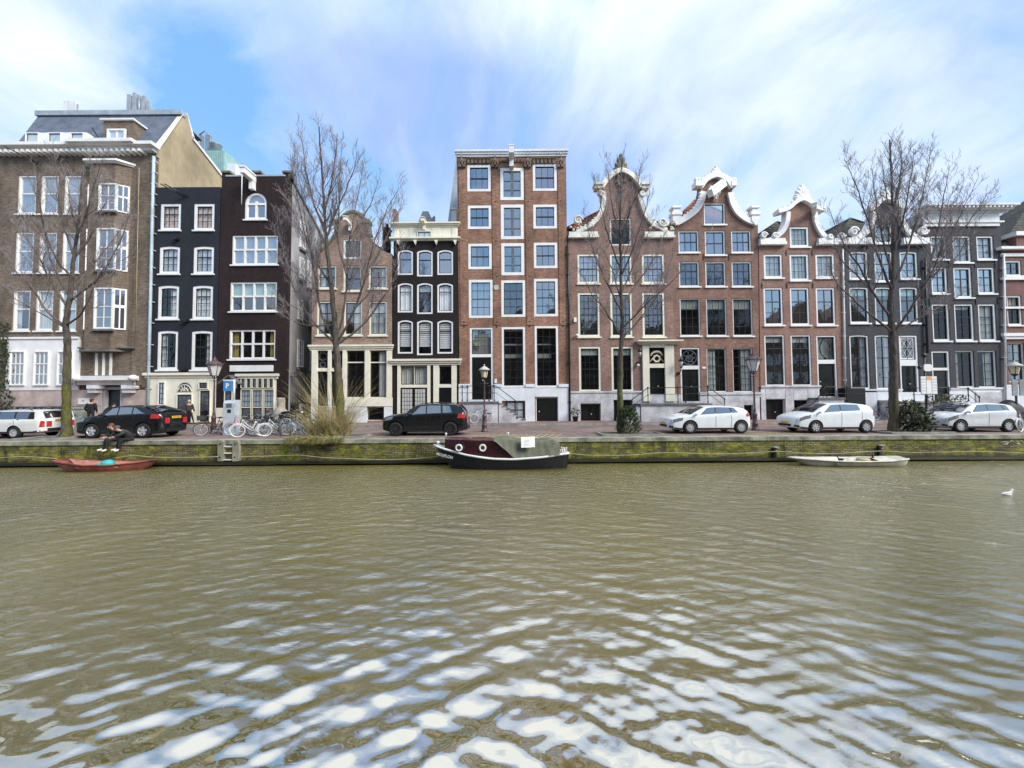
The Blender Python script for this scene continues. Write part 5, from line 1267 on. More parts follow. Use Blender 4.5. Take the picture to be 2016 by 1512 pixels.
# ================================================================== trees and plants
def barkmat(key, moss, hi, c0=(.045, .037, .031), c1=(.13, .108, .092), mc=(.16, .17, .02)):
    m, nt, b = newmat(key); o = ocoord(nt)
    f = noise(nt, mapping(nt, o, (1, 1, .3)), 9, 6, .65)
    col = ramp(nt, f, [(.35, c0), (.65, c1)])
    s = N(nt, 'ShaderNodeSeparateXYZ'); nt.links.new(o, s.inputs[0])
    mr = N(nt, 'ShaderNodeMapRange'); mr.inputs['From Min'].default_value = hi; mr.inputs['From Max'].default_value = hi-2.2
    nt.links.new(s.outputs[2], mr.inputs['Value'])
    mn = ramp(nt, noise(nt, o, 2.4, 6, .7), [(.40, 0), (.60, 1)])
    k = N(nt, 'ShaderNodeMath', operation='MULTIPLY'); nt.links.new(mr.outputs[0], k.inputs[0]); nt.links.new(mn, k.inputs[1])
    k2 = N(nt, 'ShaderNodeMath', operation='MULTIPLY'); k2.inputs[1].default_value = moss; nt.links.new(k.outputs[0], k2.inputs[0])
    mc2 = tuple(x*.4 for x in mc)
    col = mixc(nt, k2.outputs[0], col, ramp(nt, noise(nt, o, 11, 4, .6), [(.35, mc2), (.65, mc)]))
    nt.links.new(col, b.inputs['Base Color']); b.inputs['Roughness'].default_value = .95; b.inputs['Specular IOR Level'].default_value = .2
    bump(nt, b, f, .6, .04); M[key] = m
barkmat('bark_mossy', .95, 4.6); barkmat('bark_yellow', .85, 3.6, mc=(.24, .23, .03)); barkmat('bark_green', .95, 4.0, mc=(.17, .19, .05)); barkmat('bark_dark', .55, 2.6)
plain('twig', (.155, .128, .115), .95, .25, 3, spec=.15); plain('twig_fine', (.33, .285, .28), .95, .2, 3, spec=.1)
class Tubes:
    """fast builder for thousands of thin tubes"""
    def __init__(s): s.V = []; s.F = []; s.M = []; s.n = 0
    def tube(s, P, R, n, mat=0):
        P = np.asarray(P, float); R = np.asarray(R, float); k = len(P)
        D = np.gradient(P, axis=0); D /= (np.linalg.norm(D, axis=1)[:, None]+1e-9)
        a = np.cross(D[0], (0, 0, 1)); 
        if np.linalg.norm(a) < .05: a = np.cross(D[0], (0, 1, 0))
        a = a[None]-D*(D@a)[:, None]; a /= (np.linalg.norm(a, axis=1)[:, None]+1e-9); b = np.cross(D, a)
        t = np.arange(n)*2*pi/n
        s.V.append((P[:, None]+R[:, None, None]*(a[:, None]*np.cos(t)[None, :, None]+b[:, None]*np.sin(t)[None, :, None])).reshape(-1, 3))
        i = np.arange(k-1)[:, None]*n; j = np.arange(n)[None]; jn = (j+1) % n
        s.F.append((s.n+np.stack([i+j, i+jn, i+n+jn, i+n+j], -1)).reshape(-1, 4)); s.M += [mat]*((k-1)*n); s.n += k*n
    def quads(s, Q, mat=0):
        Q = np.asarray(Q, float).reshape(-1, 4, 3); s.V.append(Q.reshape(-1, 3)); s.F.append(s.n+np.arange(len(Q)*4).reshape(-1, 4)); s.M += [mat]*len(Q); s.n += len(Q)*4
    def build(s, name, mats, parent=None, loc=None, smooth=True):
        me = bpy.data.meshes.new(name); V = np.concatenate(s.V); F = np.concatenate(s.F)
        o = np.array(root_of(parent).location if parent is not None else (loc or (0, 0, 0)))
        me.vertices.add(len(V)); me.vertices.foreach_set('co', (V-o).ravel())
        me.loops.add(F.size); me.loops.foreach_set('vertex_index', F.ravel().astype(np.int32))
        me.polygons.add(len(F)); me.polygons.foreach_set('loop_start', np.arange(len(F), dtype=np.int32)*4)
        for k in mats: me.materials.append(M[k])
        me.polygons.foreach_set('material_index', np.array(s.M, dtype=np.int32)); me.polygons.foreach_set('use_smooth', np.full(len(F), smooth))
        me.update(calc_edges=True); me.validate()
        ob = bpy.data.objects.new(name, me); COL.objects.link(ob)
        if parent is not None: ob.parent = parent
        else: ob.location = o
        return ob
def crspline(P, n=6):
    P = np.asarray(P, float); out = []
    for i in range(len(P)-1):
        a, b, c, d = P[max(i-1, 0)], P[i], P[i+1], P[min(i+2, len(P)-1)]
        for k in range(n):
            t = k/n; out.append(.5*((2*b)+(c-a)*t+(2*a-5*b+4*c-d)*t*t+(3*b-a-3*c+d)*t**3))
    out.append(P[-1]); return np.array(out)
def bare_tree(label, base, trunk, limbs, bark, seed, r0=.20, dens=1.3):
    rng = np.random.default_rng(seed); Y = base
    p0 = UZ(trunk[0][0], trunk[0][1], 0); Y = p0.y if base is None else base
    def pt(q, dy=0): return np.array(U(q[0], q[1], Y))+np.array((0, dy, 0))
    root = thing('bare_tree', (pt(trunk[0])[0], Y, 0), label, 'tree', 'bare street trees along the quay')
    T = Tubes(); tp = crspline([pt(q) for q in trunk], 7); tp[0, 2] = -.05
    n = len(tp); u = np.linspace(0, 1, n); rt = r0*(1-.93*u**.75)+.010
    rt[:4] *= np.array([1.35, 1.18, 1.08, 1.03]); rt *= 1+.07*np.sin(np.arange(n)*2.1+seed)
    tp[1:-1, 0] += rng.normal(0, .012, n-2)
    T.tube(tp, rt, 12); T.build('trunk', [bark], root)
    B = Tubes()
    def grow(P, R, lvl):
        """children along a branch"""
        if lvl > 3: return
        L = np.linalg.norm(np.diff(P, axis=0), axis=1); S = np.concatenate([[0], np.cumsum(L)]); tot = S[-1]
        if tot < .12: return
        step = (.34, .24, .19, .14)[lvl]/dens
        s = tot*(.22 if lvl == 0 else .15)+step*rng.random()
        while s < tot:
            i = min(np.searchsorted(S, s), len(P)-1); i = max(i, 1); w = (s-S[i-1])/(L[i-1]+1e-9)
            q = P[i-1]+(P[i]-P[i-1])*w; d = (P[i]-P[i-1])/(L[i-1]+1e-9); r = R[i-1]+(R[i]-R[i-1])*w
            rem = tot-s
            ax = rng.normal(0, 1, 3); ax -= d*(ax@d); ax /= np.linalg.norm(ax)
            ang = radians(rng.uniform(22, 52)); v = d*cos(ang)+ax*sin(ang); v += np.array((0, 0, .28)); v /= np.linalg.norm(v)
            ln = ((.28*rem+.55), (.35*rem+.34), (.35*rem+.2), .2)[lvl]*rng.uniform(.55, 1.15)
            k = (5, 4, 3, 3)[lvl]; pts = [q]; vv = v.copy()
            for _ in range(k):
                vv = vv+rng.normal(0, .10, 3)+np.array((0, 0, .07)); vv /= np.linalg.norm(vv); pts.append(pts[-1]+vv*ln/k)
            pts = np.array(pts); ra = max(.0056, min(r*.5, .032)*rng.uniform(.6, 1)); R2 = np.linspace(ra, max(.0046, ra*.3), len(pts))
            B.tube(pts, R2, 5 if lvl == 0 else 3, 0 if ra > .011 else 1)
            grow(pts, R2, lvl+1)
            s += step*rng.uniform(.6, 1.5)
    for lb in limbs:
        dy = rng.uniform(-1, 1); k = len(lb)
        P = [np.array(U(q[0], q[1], Y+dy*1.9*(i/(k-1))**.8)) for i, q in enumerate(lb)]
        P = crspline(P, 5); ln = np.linalg.norm(np.diff(P, axis=0), axis=1).sum()
        ra = min(.062, .016+.0078*ln); R = np.linspace(ra, .007, len(P))
        P[1:, 0] += rng.normal(0, .02, len(P)-1)
        B.tube(P, R, 7, 0); grow(P, R, 0)
    k = len(tp)//2; grow(tp[k:], rt[k:], 0)
    B.build('crown', ['twig', 'twig_fine'], root)
    return root
bare_tree('leafless tree with mossy trunk in front of the brown brick block', 19.2,
  [(131, 858), (131, 760), (133, 680), (130, 635), (138, 585), (142, 535), (148, 490), (154, 440), (158, 390), (162, 340)],
  [[(128, 642), (92, 612), (62, 566), (36, 540), (2, 500)], [(128, 645), (100, 628), (50, 600), (4, 574)], [(133, 605), (105, 562), (75, 505), (48, 462), (20, 420)], [(141, 545), (110, 508), (88, 455), (78, 395), (72, 330)],
   [(146, 505), (128, 450), (116, 388), (106, 312)], [(138, 592), (172, 566), (205, 535), (238, 470), (262, 410)], [(141, 572), (176, 530), (216, 480), (256, 425)], [(150, 470), (168, 425), (184, 368), (204, 305)],
   [(130, 640), (152, 626), (172, 596), (192, 548), (210, 520)], [(152, 450), (138, 400), (132, 350)], [(138, 585), (112, 540), (96, 500), (92, 440)], [(145, 510), (176, 470), (196, 420), (222, 380)]], 'bark_mossy', 1, .185)
bare_tree('tallest leafless tree forking low above the tan grass clump', 19.0,
  [(672, 858), (668, 770), (664, 710), (661, 670), (657, 610), (650, 545), (642, 470), (638, 405), (633, 330), (628, 250)],
  [[(664, 668), (680, 596), (684, 525), (690, 462), (702, 400), (716, 325)], [(666, 672), (700, 604), (719, 545), (736, 480), (758, 420), (786, 368)], [(660, 672), (636, 626), (622, 560), (614, 500), (600, 430), (584, 300)],
   [(666, 676), (712, 642), (752, 590), (778, 545), (792, 480)], [(659, 676), (612, 626), (576, 562), (556, 486), (546, 430)], [(682, 540), (666, 470), (668, 380), (672, 290)], [(652, 560), (614, 500), (588, 405), (578, 280)],
   [(690, 470), (728, 405), (748, 350)], [(640, 460), (615, 390), (600, 320), (592, 262)], [(638, 420), (655, 350), (662, 290), (664, 262)], [(720, 540), (760, 470), (790, 400)], [(656, 640), (600, 640), (560, 620), (530, 590)], [(640, 470), (670, 400), (695, 340), (705, 295)]], 'bark_yellow', 2, .225)
bare_tree('slender leafless tree with green trunk rising from the conifer bush', 19.1,
  [(1222, 858), (1221, 770), (1222, 700), (1225, 640), (1223, 580), (1222, 510), (1221, 440), (1222, 370), (1225, 305)],
  [[(1224, 668), (1260, 628), (1300, 572), (1326, 500)], [(1223, 662), (1192, 612), (1166, 580), (1142, 530)], [(1223, 610), (1250, 562), (1281, 520), (1312, 455)], [(1223, 612), (1196, 556), (1170, 500), (1152, 430)], [(1222, 545), (1246, 490), (1266, 430), (1280, 375)],
   [(1222, 530), (1200, 470), (1186, 420), (1176, 365)], [(1221, 470), (1240, 420), (1254, 370), (1262, 322)], [(1221, 462), (1206, 410), (1198, 350), (1192, 320)], [(1224, 650), (1270, 600), (1318, 560), (1345, 530)], [(1222, 580), (1240, 540), (1262, 490), (1290, 430)], [(1222, 590), (1205, 530), (1180, 480)]], 'bark_green', 3, .165)
bare_tree('broad leafless tree with dark trunk standing beside the round shrub', 18.9,
  [(1760, 856), (1759, 770), (1758, 710), (1756, 650), (1752, 605), (1756, 560), (1758, 500), (1757, 420), (1755, 345), (1751, 275)],
  [[(1758, 658), (1790, 612), (1822, 560), (1850, 502), (1882, 440), (1926, 350)], [(1757, 655), (1722, 626), (1692, 600), (1650, 560), (1630, 520)], [(1754, 625), (1716, 572), (1690, 522), (1660, 478), (1632, 410)], [(1755, 570), (1732, 512), (1712, 450), (1690, 380), (1662, 312)],
   [(1757, 545), (1740, 480), (1726, 412), (1716, 325)], [(1757, 565), (1780, 512), (1796, 460), (1816, 385), (1834, 285)], [(1757, 505), (1776, 440), (1790, 370), (1800, 292)], [(1822, 560), (1841, 480), (1856, 400), (1870, 325)], [(1852, 502), (1896, 452), (1946, 380)],
   [(1757, 450), (1746, 390), (1736, 318)], [(1757, 660), (1810, 625), (1860, 600), (1905, 570)], [(1718, 572), (1684, 540), (1650, 500), (1640, 450)], [(1800, 590), (1840, 540), (1880, 510), (1920, 440)], [(1757, 430), (1770, 370), (1775, 310), (1772, 275)]], 'bark_dark', 4, .215)
# ---- low planting
plain('straw', (.52, .40, .17), .95, .3, 4, spec=.2); plain('straw_green', (.34, .33, .10), .95, .3, 4, spec=.2); plain('straw_pale', (.68, .57, .33), .95, .2, 4, spec=.2)
plain('needle', (.055, .085, .035), .9, .3, 5, spec=.2); plain('needle_light', (.12, .16, .06), .9, .25, 5, spec=.2)
plain('leaf_dull', (.13, .145, .085), .7, .3, 5); plain('leaf_pale', (.30, .30, .20), .7, .25, 5); plain('leaf_dark', (.035, .05, .022), .8, .3, 5)
def blades(B, c, rad, n, L, rng, up=1.0, wid=.008, mats=3, droop=.5, aim=None, rim=0):
    for k in range(n):
        a = rng.uniform(0, 2*pi); r = rad*sqrt(rng.random()); p = np.array((c[0]+r*cos(a), c[1]+r*sin(a)*.7, c[2]))
        a2 = a+rng.normal(0, .6); v = np.array((cos(a2)*.55*rng.random(), sin(a2)*.4*rng.random(), up*rng.uniform(.6, 1.2)))
        if aim is not None: v = v+np.array(aim)
        v /= np.linalg.norm(v); ln = L*rng.uniform(.4, 1.15); pts = [p]
        for i in range(5): v = v+np.array((cos(a2)*.10, sin(a2)*.07, -.12*droop*(i+1)*.5)); v /= np.linalg.norm(v); pts.append(pts[-1]+v*ln/5)
        B.tube(pts, np.linspace(wid*rng.uniform(.6, 1.4), .003, 6), 3, int(rng.integers(0, mats)))
rng = np.random.default_rng(11)
p = UZ(672, 856, 0); B = Tubes(); cx = p.x+.25; cy = 18.5
blades(B, (cx-.1, cy, 0), .45, 270, 2.1, rng, droop=.55)
blades(B, (cx-.8, cy+.2, 0), .55, 300, 1.6, rng, droop=.8)
blades(B, (cx+.45, cy, 0), .3, 130, 1.7, rng, droop=.4)
blades(B, (cx-.1, cy, .2), .5, 170, 3.1, rng, droop=.22, wid=.006)
tag(B.build('ornamental_grass', ['straw', 'straw_green', 'straw_pale'], loc=(cx, cy, 0)), 'tall tan dry grass clump around the foot of the forked tree', 'grass clump')
B = Tubes()
for k in range(16):
    x = cx-1.35+2.1*k/15; blades(B, (x, YW+.1, -.02), .16, 46, .75, rng, up=.35, aim=(0, -.75, .2), droop=1.7, wid=.009)
tag(B.build('overhanging_grass', ['straw_green', 'needle_light', 'straw'], loc=(cx, YW, 0)), 'green grass tuft drooping over the quay edge below the tan clump', 'grass tuft')
def leaves(B, c, R, n, size, rng, mats=3, shell=.55, up=.3, flat=0):
    Q = []; mm = []
    for k in range(n):
        v = rng.normal(0, 1, 3); v /= np.linalg.norm(v); r = shell+(1-shell)*rng.random()**.5
        r *= 1+.22*sin(v[0]*5+c[0])*cos(v[2]*6+1)
        p = np.array(c)+v*np.array(R)*r
        d = v+rng.normal(0, .5, 3)+np.array((0, 0, up)); d /= np.linalg.norm(d); s = np.cross(d, rng.normal(0, 1, 3)); s /= np.linalg.norm(s)+1e-9
        l = size*rng.uniform(.6, 1.3); w = l*.34
        B.quads([[p, p+d*l*.5+s*w, p+d*l, p+d*l*.5-s*w]], int(rng.integers(0, mats)))
# conifer bush
p = UZ(1238, 856, 0); c = (p.x, 18.7, 0); B = Tubes()
for k in range(330):
    a = rng.uniform(0, 2*pi); t = rng.random(); r = .55*(1-t*.75)*rng.uniform(.5, 1); q = np.array((c[0]+r*cos(a), c[1]+r*sin(a)*.8, .05+1.15*t))
    v = np.array((cos(a)*.8, sin(a)*.8, .75)); pts = [q, q+v*.14, q+v*.27+np.array((0, 0, .05))]; B.tube(pts, [.012, .010, .004], 3, 0)
    for j in range(10):
        z = q+v*.27*rng.random(); d = v*.6+rng.normal(0, .6, 3); d /= np.linalg.norm(d); s = np.cross(d, v); s /= np.linalg.norm(s)+1e-9; l = .11*rng.uniform(.6, 1.3)
        B.quads([[z, z+d*l*.5+s*.012, z+d*l, z+d*l*.5-s*.012]], int(rng.integers(0, 3)))
tag(B.build('conifer_bush', ['needle', 'needle_light', 'leaf_dark'], loc=c, smooth=False), 'small dark green conifer bush at the foot of the slender tree', 'bush')
# round leathery shrub
p = UZ(1800, 852, 0); c = (p.x, 18.8, .72); B = Tubes()
for k in range(26):
    a = rng.uniform(0, 2*pi); v = np.array((cos(a)*.6, sin(a)*.5, 1)); q = np.array((c[0], c[1], 0)); B.tube([q, q+v*.35, q+v*.75+np.array((0, 0, .1))], [.025, .016, .008], 4, 3)
leaves(B, c, (.68, .55, .60), 850, .17, rng, shell=.35)
leaves(B, (c[0]+.35, c[1]-.1, .42), (.5, .45, .4), 350, .15, rng, shell=.4)
leaves(B, (c[0]-.1, c[1], 1.25), (.38, .35, .3), 200, .15, rng, shell=.4)
tag(B.build('round_shrub', ['leaf_dull', 'leaf_pale', 'leaf_dark', 'twig'], loc=(c[0], c[1], 0), smooth=False), 'rounded broad-leaved shrub with pale leaves beside the broad dark tree', 'shrub')
# ivy on the far left wall
B = Tubes()
for k in range(1500):
    y = rng.uniform(636, 842); x = rng.uniform(-60, 20-abs(rng.normal(0, 5))+ (8 if y > 770 else 0)); q = np.array(U(x, y, YH-.15-.16*rng.random())); d = rng.normal(0, 1, 3)*np.array((1, .4, 1)); d /= np.linalg.norm(d); s = np.cross(d, (0, 1, .3)); s /= np.linalg.norm(s)+1e-9; l = .2*rng.uniform(.5, 1.3)
    B.quads([[q, q+d*l*.5+s*l*.4, q+d*l, q+d*l*.5-s*l*.4]], int(rng.integers(0, 3)))
tag(B.build('ivy', ['leaf_dark', 'needle', 'leaf_dull'], loc=tuple(U(0, 842, YH)), smooth=False), 'dark ivy climbing the left edge of the brown brick block', 'ivy')
# plants on the steps by the graphite house
B = Tubes()
for (x, y, n) in ((1838, 789, 120), (1862, 786, 160), (1890, 787, 130), (1848, 796, 90)):
    q = U(x, y, YH-1.9); leaves(B, tuple(q), (.42, .3, .3), n, .13, rng, shell=.2)
    B.tube([(q.x, q.y, .1), (q.x, q.y, q.z)], [.03, .02], 5, 3)
tag(B.build('step_plants', ['leaf_dull', 'leaf_pale', 'needle_light', 'twig'], loc=tuple(UZ(1862, 815, .1)), smooth=False), 'loose pale-leaved plants on the stoop in front of the graphite house', 'plants')
# planting beds edged with boards
plain('board', (.30, .29, .26), .9, .2, 3)
def bed(x0, x1, y, label, d=1.3):
    a = UZ(x0, y, 0); b = UZ(x1, y, 0); Y0 = 17.95; Y1 = Y0+d; m = MB(); r = thing('planting_bed', ((a.x+b.x)/2, Y0, 0), label, 'planting bed', 'board-edged tree beds on the quay')
    m.box(a.x, b.x, Y0, Y0+.09, .001, .10); m.box(a.x, b.x, Y1-.09, Y1, .001, .10); m.box(a.x, a.x+.09, Y0+.091, Y1-.091, .001, .10); m.box(b.x-.09, b.x, Y0+.091, Y1-.091, .001, .10)
    m.build('edging', ['board'], r)
    P = []; n = 16
    for i in range(n+1): P.append([(a.x+.09+(b.x-a.x-.18)*i/n, Y0+.09+(d-.18)*j/6, .05+.05*random.random()*(0 < i < n)*(0 < j < 6)) for j in range(7)])
    MB().grid(P).build('soil', ['earth'], r)
bed(1176, 1296, 855, 'board-edged soil bed around the slender tree and conifer')
bed(1722, 1852, 852, 'board-edged soil bed under the broad dark tree and shrub')
bed(612, 734, 857, 'board-edged soil bed under the tan grass clump')
bed(98, 172, 861, 'board-edged soil bed around the mossy-trunked tree')
# ================================================================== cars
def paint(key, c, metal=0, rough=.25):
    m, nt, b = newmat(key); b.inputs['Base Color'].default_value = lin(c); b.inputs['Metallic'].default_value = metal
    f = noise(nt, ocoord(nt), 1.6, 5, .6)
    nt.links.new(mixc(nt, .25, c, ramp(nt, f, [(.35, tuple(x*.7 for x in c)), (.7, tuple(min(1, x*1.1) for x in c))])), b.inputs['Base Color'])
    r = N(nt, 'ShaderNodeMapRange'); r.inputs['To Min'].default_value = rough*.7; r.inputs['To Max'].default_value = rough*1.5
    nt.links.new(f, r.inputs['Value']); nt.links.new(r.outputs[0], b.inputs['Roughness'])
    b.inputs['Coat Weight'].default_value = .6; b.inputs['Specular IOR Level'].default_value = .3; b.inputs['Coat Roughness'].default_value = .05; M[key] = m
paint('paint_black', (.006, .006, .008)); paint('paint_white', (.82, .86, .88)); paint('paint_silver', (.66, .69, .72), .25, .3); paint('paint_cream', (.74, .74, .72))
glassmat('car_glass', .22, opaque=(.012, .014, .016)); glassmat('car_glass_pale', .26, opaque=(.05, .065, .07))
plain('tyre', (.012, .012, .012), .85, .2, 6); plain('alloy', (.62, .63, .64), .35, .06, 5, metal=.5); plain('alloy_dark', (.06, .06, .065), .35, .1, 5, metal=.6)
plain('plastic_black', (.014, .014, .015), .6, .15, 6); plain('plate_yellow', (.75, .50, .05), .4, .04); plain('lamp_red', (.50, .03, .03), .15, .08, 6, coat=1); plain('lamp_clear', (.22, .24, .26), .10, .25, 9, coat=1)
plain('chrome', (.75, .76, .78), .15, .03, 4, metal=1); plain('lamp_amber', (.6, .2, .02), .2, .05, 6)
def interp(pts, n=200, smooth=3):
    xs = np.linspace(0, 1, n); z = np.interp(xs, [p[0] for p in pts], [p[1] for p in pts])
    for _ in range(smooth):
        z2 = z.copy(); z2[1:-1] = (z[:-2]+2*z[1:-1]+z[2:])/4; z = z2
    return lambda u: float(np.interp(u, xs, z))
def car(name, label, X0, X1, Yn, W, Hc, top, belt, fw, rw, r, paintk, glass, sides, screen, rear, group='cars parked along the quay', clear=.19, ts=.30, spokes=10, rimk='alloy', plates='front', seams=(), lamps=None, tail=None, rails=False, extra=None):
    L = X1-X0; yc = Yn+W/2
    root = thing(name, (X0+L/2, yc, 0), label, 'car', group)
    T = interp([(u, z*Hc) for u, z in top], 260, 3); Bf = interp([(u, z*Hc) for u, z in belt], 260, 6)
    def hw(u): e = abs(2*u-1); return W/2*(1-.09*e**4-.20*max(0, (e-.88)/.12)**2.2)
    def zb(u): e = abs(2*u-1); return clear+.10*max(0, (e-.75)/.25)**1.5
    def be(u): return min(Bf(u), T(u)-.075)
    def yw(u, z):
        b = be(u); h_ = hw(u)
        if z <= b:
            t = (b-z)/max(.05, b-zb(u)); return h_*(.985-.075*max(0, t-.45)**1.6*2.0+.015*sin(min(1, t*2.2)*pi))
        return h_*.985-.012-(z-b)*ts
    us = np.concatenate([np.linspace(0, .06, 7)[:-1], np.linspace(.06, .94, 46)[:-1], np.linspace(.94, 1, 7)])
    rings = []
    for u in us:
        z0, b, t = zb(u), be(u), T(u); pts = [(0, z0), (yw(u, z0)*.82, z0), (yw(u, z0+.03), z0+.035)]
        for k in range(1, 8): z = z0+.035+(b-z0-.035)*k/7; pts.append((yw(u, z), z))
        te = t-.055
        for k in range(1, 6): z = b+(te-b)*k/5; pts.append((yw(u, z), z))
        yt = yw(u, te)
        for f in (.93, .8, .55, .28, 0): pts.append((yt*f, t-.055*f**3.2))
        ring = [(X0+u*L, yc-y, z) for y, z in pts]+[(X0+u*L, yc+y, z) for y, z in pts[::-1][1:-1]]
        rings.append(ring)
    m = MB(); m.grid(rings, 0, True, closed=True); n = len(rings[0])
    m.face(list(range(n))[::-1]); m.face([(len(rings)-1)*n+k for k in range(n)])
    body = m.build('body', [paintk, 'plastic_black'], root)
    # wheel arches
    cm = MB()
    for xw in (fw, rw):
        for sg in (-1, 1): cm.lathe([(r*1.17, yc+sg*(W/2-.26)-.0), (r*1.17, yc+sg*(W/2+.2))], (xw, 0, r), 26, 'y')
    cut = cm.build('cutter', ['plastic_black'], None, (0, 0, 0)); 
    body.data.materials.clear(); body.data.materials.append(M[paintk]); body.data.materials.append(M['plastic_black'])
    md = body.modifiers.new('arches', 'BOOLEAN'); md.object = cut; md.operation = 'DIFFERENCE'; md.solver = 'EXACT'
    try: md.material_mode = 'TRANSFER'
    except Exception: pass
    bpy.context.view_layer.update(); dg = bpy.context.evaluated_depsgraph_get()
    me = bpy.data.meshes.new_from_object(body.evaluated_get(dg)); body.modifiers.clear(); body.data = me
    bpy.data.objects.remove(cut)
    me.polygons.foreach_set('use_smooth', [True]*len(me.polygons)); me.set_sharp_from_angle(angle=radians(38))
    def side_patch(quad, z0f, z1f, off, mat, nm, parent=root, ns=9, nt_=5, both=True):
        for sg in ((-1, 1) if both else (-1,)):
            P = []
            for i in range(ns+1):
                row = []
                for j in range(nt_+1):
                    s, t = i/ns, j/nt_; ub = quad[0]+(quad[1]-quad[0])*s; ut = quad[3]+(quad[2]-quad[3])*s; u = ub+(ut-ub)*t
                    z = z0f(u)+(z1f(u)-z0f(u))*t; row.append((X0+u*L, yc+sg*(yw(u, z)+off), z))
                P.append(row)
            MB().grid(P).build(nm, [mat], parent)
    side_patch((sides[0][0]-.012, sides[-1][1]+.006, sides[-1][2]+.008, sides[0][3]-.006), lambda u: be(u)+.008, lambda u: max(T(u)-.09, be(u)+.02), .003, 'plastic_black', 'window_surround', ns=26)
    for q in sides: side_patch(q, lambda u: be(u)+.02, lambda u: max(T(u)-.105, be(u)+.03), .006, glass, 'side_window')
    def top_patch(u0, u1, fr, mat, nm, off=.02):
        P = []
        for i in range(9):
            u = u0+(u1-u0)*i/8; t = T(u); yt = yw(u, t-.055); P.append([(X0+u*L-(off if u < .5 else -off), yc+yt*f, t-.055*abs(f)**3.2+off) for f in np.linspace(-fr, fr, 13)])
        MB().grid(P).build(nm, [mat], root)
    top_patch(screen[0], screen[1], .93, 'car_glass', 'windscreen'); top_patch(rear[0], rear[1], .88, 'car_glass', 'rear_window')
    side_patch((.03, .97, .97, .03), lambda u: zb(u)+.03, lambda u: zb(u)+.11, .005, 'plastic_black', 'sill_trim', ns=30, nt_=1) if extra != 'nosill' else None
    for u in seams:
        side_patch((u-.0024, u+.0024, u+.0024, u-.0024), lambda q: zb(q)+.13, lambda q: be(q), .003, 'plastic_black', 'door_seam', ns=1, nt_=6)
        side_patch((u-.045, u-.012, u-.012, u-.045), lambda q: be(q)-.14, lambda q: be(q)-.115, .022, paintk if extra != 'trimhandles' else 'plastic_black', 'door_handle', ns=2, nt_=1)
    la = (.012, .13, .23, .085) if lamps is None else (.012, lamps[1], .25, .085); side_patch((la[0], la[1], la[1]+.01, la[0]+.012), lambda u: T(u)-la[2], lambda u: T(u)-la[3], .007, 'lamp_clear', 'headlight', ns=5, nt_=3)
    ta = tail or (.925, .992, .62, .86); side_patch((ta[0], ta[1], ta[1], ta[0]+.01), lambda u: ta[2]*Hc*.98, lambda u: min(ta[3]*Hc, T(u)-.02), .007, 'lamp_red', 'tail_light', ns=5, nt_=4)
    # ends: grille, plates, rear lamps
    h0 = hw(0); h1 = hw(1); z_f = zb(0)
    def yb(x0, x1, y0, y1, z0, z1, mat, nm): return MB().box(x0, x1, yc+y0, yc+y1, z0, z1).build(nm, [mat], root)
    yb(X0-.012, X0+.01, -h0*.72, h0*.72, z_f+.04, z_f+.155, 'plastic_black', 'grille'); side_patch((.004, .05, .045, .004), lambda u: zb(u)+.05, lambda u: zb(u)+.14, .006, 'plastic_black', 'bumper_slot', ns=4, nt_=2); 
    if T(0)-z_f > .34: yb(X0-.014, X0+.01, -h0*.45, h0*.45, T(0)-.15, T(0)-.07, 'plastic_black', 'grille')
    if plates == 'front':
        p = yb(X0-.026, X0-.0125, -.26, .26, z_f+.17, z_f+.28, 'plate_yellow', 'licence_plate')
    zr = .58*Hc
    p = yb(X1+.004, X1+.02, -.26, .26, zr, zr+.11, 'plate_yellow', 'licence_plate')
    m = MB()
    for k in range(6): m.box(X1+.0202, X1+.022, yc-.2+k*.07, yc-.165+k*.07, zr+.03, zr+.085)
    m.build('plate_marks', ['plastic_black'], p)
    for sg in (-1, 1): 
        b_ = sorted((sg*h1*.98, sg*h1*.62)); yb(X1-.02, X1+.014, b_[0], b_[1], ta[2]*Hc, min(ta[3]*Hc, T(1)-.03), 'lamp_red', 'tail_light')
    yb(X1-.03, X1+.012, -h1*.9, h1*.9, zb(1)+.01, zb(1)+.16, 'plastic_black', 'rear_valance')
    # mirrors
    um = screen[0]+.055
    for sg in (-1, 1):
        z = be(um)+.07; y = yw(um, z)+.11; m = MB(); m.ball((X0+um*L, yc+sg*y, z), .075, .10, .065, 10, 6); m.box(X0+um*L-.03, X0+um*L+.03, *sorted((yc+sg*(y-.16), yc+sg*(y-.05))), z-.05, z-.025); m.build('wing_mirror', [paintk], root)
    if rails:
        for sg in (-1, 1):
            P = [(X0+u*L, yc+sg*(yw(u, T(u)-.055)-.02), T(u)+o) for u, o in ((.44, -.02), (.47, .03), (.6, .04), (.75, .04), (.84, .03), (.87, -.02))]; MB().tube(P, .018, 6).build('roof_rail', ['plastic_black'], root)
